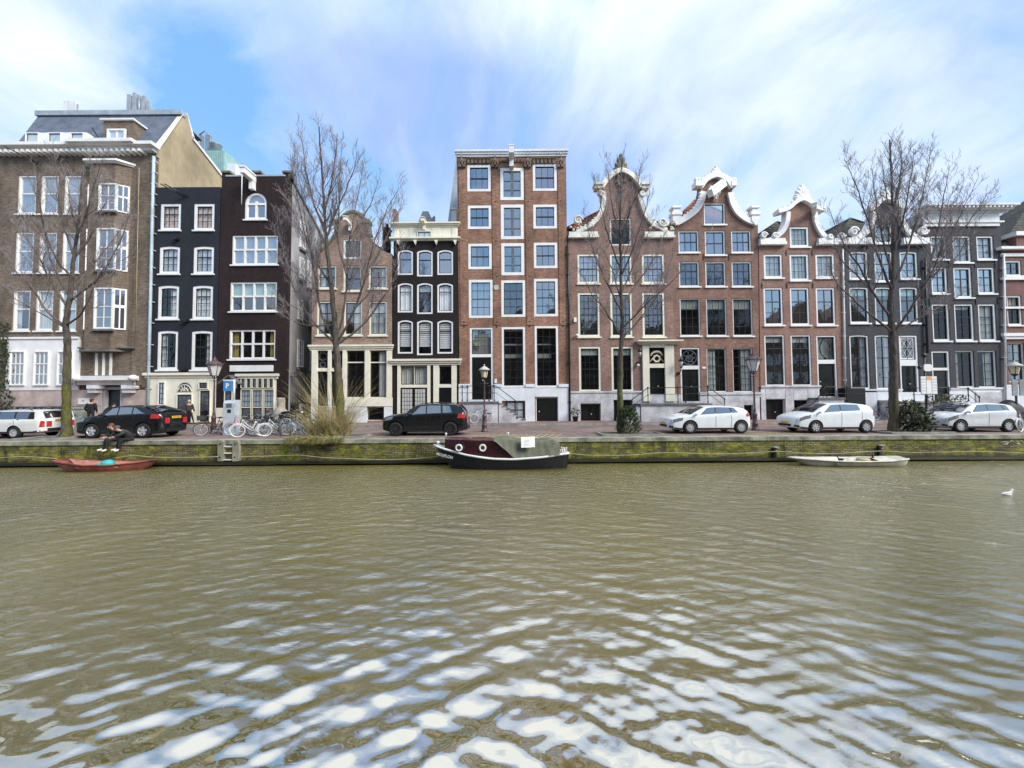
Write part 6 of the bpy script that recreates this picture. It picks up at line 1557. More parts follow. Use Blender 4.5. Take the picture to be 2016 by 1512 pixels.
    # wheels
    for xw in (fw, rw):
        for sg in (-1, 1):
            y0 = yc+sg*(W/2-.02); f = lambda d: y0-sg*d
            m = MB(); m.lathe([(r*.62, f(.0)), (r*.66, f(-.005)), (r*.92, f(-.004)), (r*.985, f(.03)), (r, f(.06)), (r, f(.15)), (r*.97, f(.19)), (r*.6, f(.2))], (xw, 0, r), 28, 'y', cap=False); w = m.build('wheel', ['tyre'], root)
            m = MB(); m.lathe([(r*.68, f(.005)), (r*.64, f(.0)), (r*.60, f(.05)), (r*.58, f(.09))], (xw, 0, r), 24, 'y', cap=False); m.lathe([(r*.14, f(.0)), (r*.13, f(.03))], (xw, 0, r), 12, 'y')
            for k in range(spokes):
                a = 2*pi*k/spokes+.2; c_, s_ = cos(a), sin(a); wdt = r*.6*2*pi/spokes*.27
                q = [(xw+c_*q_*r-s_*w_, f(.012+.012*(q_ < .3)), r+s_*q_*r+c_*w_) for q_, w_ in ((.1, -wdt*.6), (.64, -wdt), (.64, wdt), (.1, wdt*.6))]; q2 = [(p_[0], p_[1]+sg*-.03, p_[2]) for p_ in q]
                n0 = m.add(q+q2); m.face((n0, n0+1, n0+2, n0+3)); 
                for i in range(4): m.face((n0+i, n0+(i+1) % 4, n0+4+(i+1) % 4, n0+4+i))
            m.build('rim', [rimk], w)
            MB().lathe([(r*.575, f(.092)), (r*.575, f(.1))], (xw, 0, r), 20, 'y').build('brake', ['plastic_black'], w)
    return root
XP = lambda px, Y: U(px, 850, Y).x
# boxy white estate, nose beyond the left edge
Yn = 18.75
car('parked_car', 'boxy white estate car with yellow rear plate cut off by the left edge', XP(78, Yn)-4.55, XP(78, Yn), Yn, 1.72, 1.42,
    [(0, .46), (.01, .58), (.05, .60), (.24, .66), (.28, .68), (.35, .86), (.40, .965), (.5, 1), (.8, 1), (.93, .985), (.955, .95), (.985, .70), (.99, .66), (1, .62)],
    [(0, .55), (.3, .635), (1, .64)], XP(78, Yn)-3.75, XP(25, Yn), .305, 'paint_cream', 'car_glass', [(.33, .52, .52, .40), (.54, .70, .70, .54), (.72, .915, .89, .72)], (.275, .395), (.952, .984), spokes=14, seams=(.53, .71), clear=.24, ts=.24, tail=(.965, .995, .40, .62), rails=True, plates='rear')
Yn = 18.6
car('parked_car', 'black coupe-backed SUV parked left behind the two people on the quay', XP(158, Yn+.4), XP(333, Yn+.5), Yn, 1.78, 1.62,
    [(0, .46), (.008, .56), (.03, .61), (.12, .665), (.22, .70), (.29, .735), (.36, .87), (.43, .96), (.52, 1), (.64, .995), (.76, .955), (.86, .88), (.93, .79), (.97, .73), (.99, .62), (1, .45)],
    [(0, .52), (.25, .655), (.6, .70), (.9, .735), (1, .72)], XP(178, Yn), XP(279, Yn), .365, 'paint_black', 'car_glass_pale', [(.335, .50, .50, .43), (.515, .665, .66, .515), (.68, .82, .70, .675)], (.285, .42), (.76, .93), spokes=5, rimk='alloy', seams=(.505, .69), tail=(.88, .985, .60, .72), plates='rear')
Yn = 18.75
car('parked_car', 'black SUV with dark wheels parked before the ink-black narrow house', XP(755, Yn+.4), XP(921, Yn+.5), Yn, 1.76, 1.60,
    [(0, .42), (.008, .55), (.03, .60), (.10, .645), (.20, .685), (.285, .72), (.34, .84), (.41, .94), (.48, .985), (.58, 1), (.74, .99), (.86, .955), (.905, .93), (.94, .84), (.975, .68), (.99, .58), (1, .40)],
    [(0, .52), (.25, .63), (.6, .665), (.9, .70), (1, .66)], XP(778, Yn), XP(886, Yn), .345, 'paint_black', 'car_glass_pale', [(.35, .52, .52, .45), (.535, .70, .69, .535), (.72, .83, .80, .715)], (.285, .42), (.905, .972), spokes=9, rimk='alloy_dark', seams=(.525, .71), tail=(.89, .992, .55, .68), rails=True, plates='rear')
Yn = 18.8
hatch = [(0, .40), (.008, .50), (.03, .56), (.12, .64), (.20, .68), (.26, .71), (.33, .83), (.41, .94), (.50, .99), (.60, 1), (.74, .985), (.86, .95), (.90, .93), (.945, .80), (.98, .64), (.992, .52), (1, .38)]
car('parked_car', 'white low hatchback with ten-spoke wheels parked before the shared stoop', XP(1306, Yn+.9), XP(1479, Yn+.2), Yn, 1.74, 1.40, hatch, [(0, .52), (.25, .64), (.6, .68), (.9, .74), (1, .7)], XP(1360, Yn), XP(1461, Yn), .325, 'paint_white', 'car_glass_pale',
    [(.36, .545, .545, .46), (.56, .74, .72, .56), (.755, .83, .77, .75)], (.255, .43), (.90, .955), spokes=10, seams=(.55, .74), tail=(.92, .985, .62, .82), lamps=(.02, .15, .14, .06))
Yn = 18.7
car('parked_car', 'white small hatchback with black bumper slot parked near the broad dark tree', XP(1544, Yn+.9), XP(1724, Yn+.2), Yn, 1.70, 1.50, [(0, .40), (.008, .49), (.03, .54), (.11, .63), (.18, .68), (.225, .71), (.30, .84), (.39, .95), (.48, .99), (.60, 1), (.76, .985), (.87, .95), (.91, .92), (.95, .78), (.98, .62), (.992, .5), (1, .36)],
    [(0, .52), (.22, .635), (.6, .69), (.9, .73), (1, .7)], XP(1608, Yn), XP(1708, Yn), .31, 'paint_white', 'car_glass_pale', [(.33, .54, .54, .445), (.56, .79, .76, .56)], (.22, .415), (.91, .957), spokes=8, seams=(.55, .80), tail=(.94, .99, .58, .86), lamps=(.03, .17, .16, .06))
Yn = 18.6
car('parked_car', 'silver small hatchback with black rub strip parked at the right end', XP(1825, Yn+.9), XP(2004, Yn+.2), Yn, 1.70, 1.46, [(0, .38), (.008, .47), (.03, .53), (.11, .61), (.18, .66), (.23, .70), (.30, .83), (.39, .95), (.48, .99), (.60, 1), (.76, .985), (.87, .945), (.91, .90), (.95, .75), (.98, .62), (.992, .5), (1, .36)],
    [(0, .52), (.22, .635), (.6, .675), (.9, .71), (1, .68)], XP(1894, Yn), XP(1989, Yn), .31, 'paint_silver', 'car_glass_pale', [(.345, .56, .56, .455), (.575, .78, .75, .575), (.795, .86, .82, .77)], (.225, .415), (.91, .957), spokes=9, seams=(.565,), tail=(.94, .99, .52, .80), lamps=(.03, .16, .16, .06))
# ================================================================== lettering
def lettering(txt, size, origin, ux, uz, depth, name, mat, parent, stretch=1.0, bold=.0):
    cu = bpy.data.curves.new('lettering', 'FONT'); cu.body = txt; cu.size = size; cu.align_x = 'CENTER'; cu.align_y = 'CENTER'; cu.offset = bold; cu.resolution_u = 3
    to = bpy.data.objects.new('lettering', cu); COL.objects.link(to); bpy.context.view_layer.update()
    me = bpy.data.meshes.new_from_object(to.evaluated_get(bpy.context.evaluated_depsgraph_get())); bpy.data.objects.remove(to)
    m = MB(); ux, uz, o = Vector(ux).normalized(), Vector(uz).normalized(), Vector(origin); nn = ux.cross(uz).normalized()*-1
    n = m.add([o+ux*v.co.x*stretch+uz*v.co.y-nn*depth for v in me.vertices])
    for f in me.polygons: m.face([n+i for i in f.vertices])
    return m.build(name, [mat], parent)
# ================================================================== street lamps
plain('lamp_post', (.105, .062, .066), .5, .2, 4); plain('frost', (.72, .72, .70), .2, .05, 3, spec=.6); plain('frost_warm', (.80, .70, .48), .25, .06, 3)
def street_lamp(px, top, base, label, kind):
    b = UZ(px, base, 0); Y = b.y; t = U(px, top, Y).z; r = thing('street_lamp', (b.x, Y, 0), label, 'street lamp', 'cast iron street lamps on the quay')
    c = (b.x, Y, 0); s = (t-.0)/3.7; z0 = t-(.98 if kind == 'crown' else .78)*s
    m = MB(); m.lathe([(.20, .0), (.20, .06), (.15, .10), (.14, .30), (.16, .34), (.12, .40), (.105, .78), (.13, .82), (.13, .88), (.085, .95), (.06, 1.05), (.075, 1.09), (.05, 1.15), (.036, z0-.35), (.055, z0-.30), (.04, z0-.24), (.03, z0-.02)], c, 14)
    m.tube([(c[0]-.24, Y, z0-.27), (c[0]+.24, Y, z0-.27)], .016, 6); m.build('post', ['lamp_post'], r)
    if kind == 'crown':
        a0 = pi/6; zb, zt = z0+.03, z0+.52*s; rb, rt = .15*s, .31*s
        m = MB(); m.lathe([(rb*.96, zb), (rt*.96, zt)], c, 6, ang0=a0, smooth=False); L = m.build('lantern_glass', ['frost'], r)
        m = MB(); 
        for k in range(6): a = a0+2*pi*k/6; m.bar((c[0]+rb*cos(a), Y+rb*sin(a), zb), (c[0]+rt*cos(a), Y+rt*sin(a), zt), .022, .022); m.ball((c[0]+rt*1.08*cos(a), Y+rt*1.08*sin(a), zt+.08), .03, .03, .05, 6, 4)
        m.lathe([(rt*1.12, zt), (rt*1.12, zt+.04), (rt*.75, zt+.16), (rt*.42, zt+.24), (rt*.42, zt+.28), (rt*.24, zt+.31), (rt*.2, zt+.38), (.03, zt+.43), (.02, zt+.5)], c, 12, smooth=False)
        for k in (0, 1, 2, 3): a = 2*pi*k/4; m.tube([(c[0]+.03*cos(a), Y+.03*sin(a), z0-.16), (c[0]+.11*cos(a), Y+.11*sin(a), z0-.08), (c[0]+rb*cos(a), Y+rb*sin(a), zb)], .014, 5)
        m.lathe([(rb*1.1, zb-.03), (rb*1.1, zb)], c, 6, ang0=a0); m.build('lantern_frame', ['lamp_post'], L)
    else:
        zb, zt = z0+.03, z0+.45*s; rb, rt = .13*s, .21*s
        m = MB(); m.lathe([(rb, zb), (rt, zt)], c, 8, smooth=False); L = m.build('lantern_glass', ['frost_warm'], r)
        m = MB(); m.lathe([(rt*1.55, zt), (rt*1.5, zt+.03), (rt*.55, zt+.18*s), (rt*.22, zt+.22*s), (.03, zt+.24*s), (.02, t)], c, 16)
        m.build('lantern_hat', ['blind_grey'], L)
        m = MB()
        for k in range(4): a = pi/4+pi*k/2; m.bar((c[0]+rb*cos(a), Y+rb*sin(a), zb), (c[0]+rt*cos(a), Y+rt*sin(a), zt), .02, .02)
        m.lathe([(.05, zb-.1), (rb*1.15, zb-.02), (rb*1.15, zb+.02)], c, 10); m.build('lantern_cup', ['iron'], L)
    return r
street_lamp(420, 700, 853, 'street lamp with crown-trimmed lantern beside the parking meter', 'crown')
street_lamp(1487, 690, 847, 'street lamp with crown-trimmed lantern between two parked white cars', 'crown')
street_lamp(954, 717, 850, 'street lamp with conical hat in front of the tall red warehouse', 'hat')
LR = street_lamp(2004, 709, 846, 'street lamp with conical hat at the right edge by the wine-red house', 'hat')
p = U(2004, 763, LR.location.y-.08); MB().box(p.x-.33, p.x-.05, p.y-.04, p.y, p.z-.42, p.z+.42).box(p.x+.05, p.x+.5, p.y-.04, p.y, p.z-.42, p.z+.42).build('sign_panel', ['metal_grey'], LR)
# ================================================================== parking meter
plain('meter_grey', (.52, .57, .60), .45, .1, 3); plain('sign_blue2', (.06, .25, .60), .4, .05)
b = UZ(450, 857, 0); Y = b.y; r = thing('parking_meter', (b.x, Y, 0), 'pale grey parking meter with blue P sign among the parked bicycles', 'parking meter')
q = rect(439, 789, 461, 857, Y); m = MB(); m.box(q[0], q[2], Y, Y+.42, .001, q[3]-.12); m.prism([[(Y, q[3]-.12), (Y+.42, q[3]-.12), (Y+.42, q[3]+.04), (Y+.08, q[3])]], q[0], q[2], 'x'); m.build('cabinet', ['meter_grey'], r)
z = q[3]; m = MB(); m.box(b.x-.16, b.x+.14, Y-.012, Y-.002, z-.36, z-.14); m.build('screen', ['sash_grey'], r); MB().box(b.x-.08, b.x+.1, Y-.02, Y-.003, z-.62, z-.45).build('coin_panel', ['plastic_black'], r)
m = MB(); m.tube([(b.x+.10, Y+.2, z-.1), (b.x+.10, Y+.2, U(450, 747, Y).z)], .05, 8); m.build('sign_pole', ['offwhite'], r)
q = rect(440, 750, 456, 770, Y+.1); s_ = MB().box(q[0], q[2]+.02, Y+.08, Y+.14, q[1], q[3]).build('parking_sign', ['sign_blue2'], r)
MB().box(q[0]-.005, q[2]+.025, Y+.075, Y+.145, q[3]+.002, q[3]+.07).build('sign_cap', ['offwhite'], s_)
lettering('P', .36, ((q[0]+q[2])/2, Y+.076, (q[1]+q[3])/2), (1, 0, 0), (0, 0, 1), 0, 'letter', 'white', s_, bold=.012)
# ================================================================== utility cabinet, name board, urn, pots, gate
b = UZ(152, 838, .1); plain('cabinet_green', (.42, .45, .36), .6, .25, 2)
q = rect(142, 806, 162, 839, 26.6); r = thing('utility_cabinet', ((q[0]+q[2])/2, 26.6, .1), 'weathered pale green utility cabinet behind the mossy-trunked tree', 'cabinet')
MB().box(q[0], q[2], 26.6, 27.0, .1, q[3]).build('body', ['cabinet_green'], r); MB().box(q[0]-.04, q[2]+.04, 26.56, 27.04, q[3]+.001, q[3]+.06).build('lid', ['metal_grey'], r)
m = MB(); m.box((q[0]+q[2])/2-.008, (q[0]+q[2])/2+.008, 26.594, 26.6, .15, q[3]-.05); m.box(q[0]+.06, q[0]+.26, 26.592, 26.599, q[3]-.5, q[3]-.3); m.build('door_seam', ['stone_dark'], r)
Y = YH-2.0; b = U(1827, 829, Y); r = thing('notice_board', (b.x, Y, .1), 'white panelled notice board with orange heading under a white oval plate on black post', 'notice board')
t = U(1825, 702, Y); MB().tube([(b.x, Y+.06, .1), (b.x, Y+.06, t.z)], .055, 8).lathe([(.05, 0), (.14, .02), (.16, .12), (.05, .22), (.02, .32)], (b.x, Y+.06, t.z), 10).build('post', ['iron'], r)
q = rect(1812, 741, 1843, 775, Y); bd = MB().box(q[0], q[2], Y-.06, Y-.001, q[1], q[3]).build('board', ['white'], r)
w = q[2]-q[0]; hh = q[3]-q[1]; m = MB()
for k in range(1, 6): 
    z = q[1]+hh*k/6; m.box(q[0]+.02, q[0]+w*.31, Y-.066, Y-.0605, z-.012, z+.012); m.box(q[0]+w*.67, q[2]-.02, Y-.066, Y-.0605, z-.012, z+.012)
m.box(q[0]+w*.32, q[0]+w*.335, Y-.067, Y-.0605, q[1]+.03, q[3]-.03); m.box(q[0]+w*.655, q[0]+w*.67, Y-.067, Y-.0605, q[1]+.03, q[3]-.03); m.box(q[0]-.03, q[2]+.03, Y-.07, Y-.061, q[1]-.05, q[1]-.002); m.build('dividers', ['metal_grey'], bd)
plain('blue_print', (.55, .60, .68), .7, .05); plain('orange_print', (.75, .38, .16), .6, .05); MB().box(q[0]+w*.34, q[0]+w*.65, Y-.066, Y-.0605, q[3]-.26, q[3]-.01).build('heading', ['orange_print'], bd)
q = rect(1817, 717, 1833, 731, Y); m = MB(); c_ = ((q[0]+q[2])/2, (q[1]+q[3])/2); rx, rz = (q[2]-q[0])/2, (q[3]-q[1])/2
m.prism([[(c_[0]+rx*math.copysign(abs(cos(a))**.6, cos(a)), c_[1]+rz*math.copysign(abs(sin(a))**.6, sin(a))) for a in [2*pi*k/24 for k in range(24)]]], Y-.08, Y-.002); m.build('oval_plate', ['white'], r)
MB().ball((b.x-.42, Y, t.z-.75), .13).tube([(b.x-.42, Y, t.z-.75), (b.x, Y+.05, t.z-.7)], .03, 5).build('bracket', ['iron'], r)
plain('urn_stone', (.46, .42, .34), .85, .2, 4, bmp=.3)
p = U(552, 826, YH-.9); c_ = (p.x, YH-.9, .1); hU = U(552, 783, YH-.9).z-.1
tag(MB().lathe([(.25, 0), (.42, .12), (.50, hU*.32), (.44, hU*.5), (.26, hU*.6), (.22, hU*.66), (.27, hU*.72), (.24, hU*.88), (.29, hU*.95), (.27, hU)], c_, 18).build('stone_urn', ['urn_stone'], loc=c_), 'large pale stone urn at the corner of the purple-black house', 'urn')
m = MB(); x0, x1 = U(566, 780, YH+.5).x, U(612, 780, YH+.5).x; zt = U(590, 735, YH+.5).z
for k in range(15): X = x0+(x1-x0)*k/14; m.tube([(X, YH+.5, .1), (X, YH+.5, zt)], .016, 5); m.lathe([(.03, 0), (.0, .12)], (X, YH+.5, zt), 5)
for z in (.3, zt-.25, 1.55): m.bar((x0, YH+.52, z), (x1, YH+.52, z), .05, .05)
r = thing('iron_gate', ((x0+x1)/2, YH+.5, .1), 'black iron bar gate closing the narrow alley', 'gate'); m.build('bars', ['iron'], r); MB().box(x0+.2, x1-.5, YH+.55, YH+.6, .12, 1.45).build('infill_sheet', ['plastic_black'], r)
def pot(x, y, label, s=1.0, Y=YH-.7):
    b = U(x, y, Y); c_ = (b.x, Y, .1); r = thing('potted_plant', c_, label, 'potted plant'); MB().lathe([(.14*s, 0), (.2*s, .3*s), (.22*s, .34*s), (.19*s, .34*s)], c_, 12).build('pot', ['iron'], r)
    B = Tubes(); leaves(B, (b.x, Y, .1+.62*s), (.3*s, .25*s, .3*s), 130, .13, rng, shell=.2); B.tube([(b.x, Y, .3), (b.x, Y, .6)], [.02, .015], 4, 0); B.build('foliage', ['leaf_dull', 'leaf_pale', 'leaf_dark'], r, smooth=False)
pot(1133, 828, 'potted plant by the black downpipe of the rose neck-gable house', 1.1); pot(1594, 800, 'small potted plant on the stone step of the orange-red house', .8, YH-1.0)
# ================================================================== bicycles
def bike(label, px, py, yaw, framek, tyrek='tyre', basket=False, seat_kid=False, s=.94, first=[None], guard='sash_grey', Z=0.0, lean=5):
    b = UZ(px, py, Z) if Z == 0 else U(px, py, YH-1.9)
    r = thing('bicycle', (0, 0, 0), label, 'bicycle', 'bicycles parked along the quay')
    R = .34
    def wheel(x):
        m = MB(); m.lathe([(R-.035, -.02), (R-.005, -.022), (R, 0), (R-.005, .022), (R-.035, .02), (R-.035, -.02)], (x, 0, R), 26, 'y', cap=False); w = m.build('wheel', [tyrek], r)
        m = MB(); m.lathe([(R-.055, -.012), (R-.034, -.014), (R-.034, .014), (R-.055, .012), (R-.055, -.012)], (x, 0, R), 26, 'y', cap=False)
        for k in range(14): a = 2*pi*k/14; m.bar((x+.02*cos(a), .02*(-1)**k, R+.02*sin(a)), (x+(R-.05)*cos(a), 0, R+(R-.05)*sin(a)), .005, .005)
        m.lathe([(.025, -.04), (.025, .04)], (x, 0, R), 8, 'y'); m.build('rim', ['alloy'], w)
        m = MB(); m.tube([(x+(R+.03)*cos(a), 0, R+(R+.03)*sin(a)) for a in np.linspace(-.2 if x > 0 else .9, pi*.62 if x > 0 else pi*1.02, 12)], .02, 5); m.build('mudguard', [guard], r)
    xf, xr = .54, -.54; wheel(xf); wheel(xr)
    m = MB(); bb = (-.08, 0, .30); st = (-.24, 0, .82); hd = (.34, 0, .92); hb = (.38, 0, .72)
    for a, c in ((bb, st), (bb, hb), (st, (xr, .0, R)), (bb, (xr, .0, R)), (hd, hb)): m.tube([a, c], .02, 7)
    m.tube([hd, (.12, 0, .62), (-.08, 0, .46), (-.13, 0, .5)], .017, 6); m.tube([hb, (.43, 0, .6), (xf, 0, R)], .02, 7); m.build('frame', [framek], r)
    m = MB(); m.ball((-.29, 0, .97), .14, .085, .045, 10, 5); m.tube([(-.24, 0, .8), (-.28, 0, .95)], .014, 6); m.build('saddle', ['plastic_black'], r)
    m = MB(); m.tube([(.12, -.30, 1.04), (.25, -.27, 1.10), (.33, -.08, 1.08), (.33, .08, 1.08), (.25, .27, 1.10), (.12, .30, 1.04)], .014, 6); m.tube([hd, (.33, 0, 1.09)], .014, 6); m.build('handlebar', ['metal_grey'], r)
    m = MB(); m.box(-.78, -.32, -.09, .09, .735, .755); m.tube([(-.72, .07, .74), (xr, .06, R)], .008, 4); m.tube([(-.72, -.07, .74), (xr, -.06, R)], .008, 4); m.build('rack', ['plastic_black'], r)
    m = MB(); m.lathe([(.09, -.05), (.09, -.04)], (bb[0], 0, bb[2]), 12, 'y'); m.bar((bb[0], -.06, bb[2]), (bb[0]+.1, -.06, bb[2]-.13), .02, .015); m.bar((bb[0], .06, bb[2]), (bb[0]-.1, .06, bb[2]+.13), .02, .015); m.box(bb[0]+.06, bb[0]+.16, -.14, -.06, bb[2]-.14, bb[2]-.12); m.build('pedals', ['metal_grey'], r)
    if basket:
        m = MB(); m.prism([[(.40, -.2), (.72, -.2), (.72, .2), (.40, .2)], [(.42, -.18), (.70, -.18), (.70, .18), (.42, .18)]], .86, 1.10, 'z'); m.box(.42, .70, -.18, .18, .861, .875); m.build('basket', ['plastic_black'], r)
    if seat_kid:
        m = MB(); m.box(-.72, -.36, -.15, .15, .80, .86); m.box(-.74, -.68, -.16, .16, .86, 1.25); m.build('child_seat', ['offwhite'], r)
    r.scale = (s, s, s); r.rotation_euler = (radians(lean), 0, radians(yaw)); r.location = (b.x, b.y, Z); return r
for k, c in (('bike_blue', (.10, .22, .45)), ('bike_pink', (.60, .14, .18)), ('bike_white', (.72, .74, .74)), ('bike_teal', (.10, .18, .19)), ('bike_black', (.02, .02, .02)), ('tyre_white', (.62, .62, .58)), ('tyre_blue', (.25, .42, .60))): plain(k, c, .4, .1, 4)
bike('black bicycle with front basket standing left of the parking meter', 420, 857, 222, 'bike_black', basket=True)
bike('pink-framed bicycle with a pale blue front tyre right of the parking meter', 475, 857, 190, 'bike_pink', 'tyre_blue', guard='bike_pink')
bike('white-tyred bicycle nearest the quay ladder, steered to the left', 492, 860, 208, 'bike_white', 'tyre_white', guard='bike_white')
bike('dark bicycle half hidden behind the white-tyred bicycle', 512, 855, 244, 'bike_black')
bike('plain black bicycle in the middle of the row, thin grey mudguards', 522, 857, 232, 'bike_teal')
bike('pale silver bicycle left of the steel hoop with raised handlebars', 545, 858, 218, 'alloy', 'tyre_white', guard='bike_white')
bike('dark blue bicycle right of the steel hoop, next to the grass clump', 585, 857, 212, 'bike_blue')
bike('grey bicycle at the back of the row behind the silver one', 556, 853, 236, 'metal_grey')
bike('cream bicycle with child seat half buried in the tan grass clump', 612, 856, 160, 'bike_white', 'tyre_white', seat_kid=True, guard='offwhite')
bike('white bicycle leaning against the plinth of the tall red warehouse', 948, 833, 180, 'bike_white', 'tyre_white', Z=.1, lean=10, guard='bike_white')
bike('white bicycle cut off by the right edge of the photo', 2020, 850, 200, 'bike_white', 'tyre_white', guard='bike_white')
bike('dark bicycle behind the trunk of the broad dark tree', 1742, 833, 175, 'bike_black', Z=.1)
for (lb, x, y, yw, fk) in (('dark bicycle tucked right behind the parking meter', 468, 850, 238, 'bike_black'), ('black bicycle in the back line with teal frame, left of the silver one', 500, 851, 215, 'bike_teal'), ('black bicycle leaning behind the white-tyred pair', 530, 851, 250, 'bike_black'), ('dark blue bicycle at the back beside the steel hoop', 572, 851, 240, 'bike_blue'), ('black bicycle next to the stone urn, farthest back in the row', 540, 847, 205, 'bike_black'), ('grey bicycle half swallowed by the left side of the tan grass', 598, 853, 226, 'metal_grey')): bike(lb, x, y, yw, fk)
b = UZ(562, 859, 0); q = rect(553, 825, 572, 859, b.y); tag(MB().tube([(q[0], b.y, 0), (q[0], b.y, q[3]-.12), (q[0]+.06, b.y, q[3]-.02), (q[0]+.14, b.y, q[3]), (q[2]-.14, b.y, q[3]), (q[2]-.06, b.y, q[3]-.02), (q[2], b.y, q[3]-.12), (q[2], b.y, 0)], .035, 8).build('bike_hoop', ['metal_grey'], loc=(b.x, b.y, 0)), 'bent steel bicycle hoop in the row of bicycles', 'bike rack')
# moped by the alley gate
c = U(577, 838, 26.4); r = thing('moped', (c.x, 26.4, .1), 'dark moped with windscreen parked in front of the alley gate', 'moped')
for dx in (-.6, .6):
    m = MB(); m.lathe([(.12, -.05), (.22, -.05), (.25, 0), (.22, .05), (.12, .05)], (c.x+dx, 26.4, .35), 18, 'y'); m.build('wheel', ['tyre'], r)
m = MB(); m.prism([[(-.75, .45), (.1, .35), (.45, .4), (.55, 1.0), (.48, 1.05), (.3, .55), (0, .55), (-.15, .85), (-.85, .9), (-.9, .7)]], 26.25, 26.55); m.v = [(v[0]+c.x, v[1], v[2]) for v in m.v]; m.build('body', ['plastic_black'], r)
MB().ball((c.x-.45, 26.4, .95), .42, .15, .08).build('saddle', ['iron'], r); MB().box(c.x+.5, c.x+.54, 26.15, 26.65, 1.06, 1.5).build('windscreen', ['car_glass'], r); MB().tube([(c.x+.4, 26.05, 1.12), (c.x+.48, 26.4, 1.1), (c.x+.4, 26.75, 1.12)], .03, 6).build('handlebar', ['metal_grey'], r)
MB().ball((c.x+.6, 26.4, .95), .09, .1, .09).build('headlight', ['frost'], r)
# covered cargo bike at the right edge
c = UZ(1990, 846, 0); Y = 20.2; X = U(1989, 800, Y).x; r = thing('cargo_bike', (X, Y, 0), 'black hooded cargo bike behind the silver hatchback at the right edge', 'cargo bike')
P = []
for i in range(11):
    t = i/10; row = []
    for j in range(13): a = pi*j/12; row.append((X-.75+1.5*t, Y-.4*cos(a), .45+(.62+.50*sin(pi*min(1, t*1.15)))*sin(a)**.6))
    P.append(row)
MB().grid(P).build('hood', ['plastic_black'], r); MB().box(X-.7, X+.7, Y-.38, Y+.38, .3, .8).build('box', ['iron'], r)
for dx in (-.5, .9):
    m = MB(); m.lathe([(.26, -.02), (.3, 0), (.26, .02), (.26, -.02)], (X+dx, Y-.42, .3), 20, 'y', cap=False)
    for k in range(8): a = 2*pi*k/8; m.bar((X+dx, Y-.42, .3), (X+dx+.27*cos(a), Y-.42, .3+.27*sin(a)), .008, .008)
    m.build('wheel', ['tyre'], r)
# ================================================================== on the quay wall
plain('old_white_', (.62, .62, .52), .9, .2, 5); plain('grey_timber', (.30, .29, .22), .9, .25, 3, bmp=.3, stretch=(2, 2, .4)); plain('rope_pale', (.46, .41, .25), .9, .15, 8)
r = thing('quay_ladder', (U(448, 900, YW).x, YW-.1, ZW), 'short ladder of two grey timber posts with pale rungs on the quay wall', 'ladder')
for a, b_ in ((429, 439), (458, 468)):
    q = rect(a, 868, b_, 908, YW-.2); m = MB(); m.prism([[(q[0], q[1]), (q[2], q[1]), (q[2], q[3]-.05), (q[2]-.04, q[3]), (q[0]+.04, q[3]), (q[0], q[3]-.05)]], YW-.22, YW-.002)
    w = m.build('post', ['grey_timber'], r); m = MB()
    for z in (q[3]-.14, q[1]+.18): m.lathe([(.035, YW-.235), (.035, YW-.221)], ((q[0]+q[2])/2, 0, z), 8, 'y')
    m.build('bolts', ['iron'], w)
for y in (879, 892, 905): a, c = U(439.5, y, YW-.13), U(457.5, y, YW-.13); MB().bar(a, c, .06, .05).build('rung', ['offwhite'], r)
q = rect(576, 877, 588, 888, YW); r = tag(MB().box(q[0], q[2], YW-.03, YW-.002, q[1], q[3]).build('letter_plate', ['grey_timber'], loc=(q[0], YW, q[1])), 'small pale plate with the letter K on the mossy quay wall', 'sign')
plain('cream_letter', (.62, .58, .38), .8, .1); lettering('K', .24, ((q[0]+q[2])/2, YW-.034, (q[1]+q[3])/2), (1, 0, 0), (0, 0, 1), 0, 'letter', 'stone_dark', r, bold=.008)
for i, (x, y0, y1, lb) in enumerate(((1525, 876, 902, 'black iron mooring bracket on the quay wall left of the white boat'), (1733, 872, 903, 'black iron mooring bracket on the quay wall behind the white boat'))):
    q = rect(x-3, y0, x+3, y1, YW-.08); r = thing('mooring_bracket', ((q[0]+q[2])/2, YW-.05, q[1]), lb, 'mooring bracket', 'iron mooring brackets on the quay wall')
    MB().box(q[0], q[2], YW-.11, YW-.002, q[1], q[3]-.12).build('plate', ['iron'], r); m = MB(); m.tube([(q[0]-.08, YW-.15, q[3]-.1), (q[2]+.08, YW-.15, q[3]-.1)], .03, 6); m.bar(((q[0]+q[2])/2, YW-.15, q[3]-.1), ((q[0]+q[2])/2, YW-.02, q[3]-.12), .06, .06); m.ball(((q[0]+q[2])/2, YW-.16, q[3]-.25), .035); m.build('pin', ['metal_grey'], r)
m = MB()
for k, pts in enumerate((((1968, 871), (1978, 870), (1986, 872)), ((1988, 873), (1992, 867), (1996, 872)), ((1999, 868), (2004, 870), (2000, 873), (2007, 874)), ((2010, 867), (2013, 872)), ((1972, 875), (1984, 874)))): m.tube([tuple(U(x, y, YW-.004)) for x, y in pts], .018, 5)
tag(m.build('graffiti', ['old_white_'], loc=tuple(U(1990, 873, YW))), 'pale scribbled graffiti on the quay wall below the silver hatchback', 'graffiti')
def rope(pts, label, rad=.015):
    P = [U(x, y, YW-.25) for x, y in pts]; P = crspline([tuple(p) for p in P], 5); m = MB(); m.tube([tuple(p) for p in P], rad, 6); tag(m.build('mooring_rope', ['rope_pale'], loc=tuple(P[0])), label, 'rope')
rope([(-20, 903), (45, 899), (112, 903)], 'pale rope along the quay wall left of the red boat')
rope([(225, 902), (262, 897), (300, 900), (360, 901), (430, 899)], 'pale rope from the red boat to the quay ladder')
rope([(470, 899), (530, 898), (590, 896), (640, 901), (770, 905), (862, 899)], 'pale rope from the quay ladder to the dark launch')
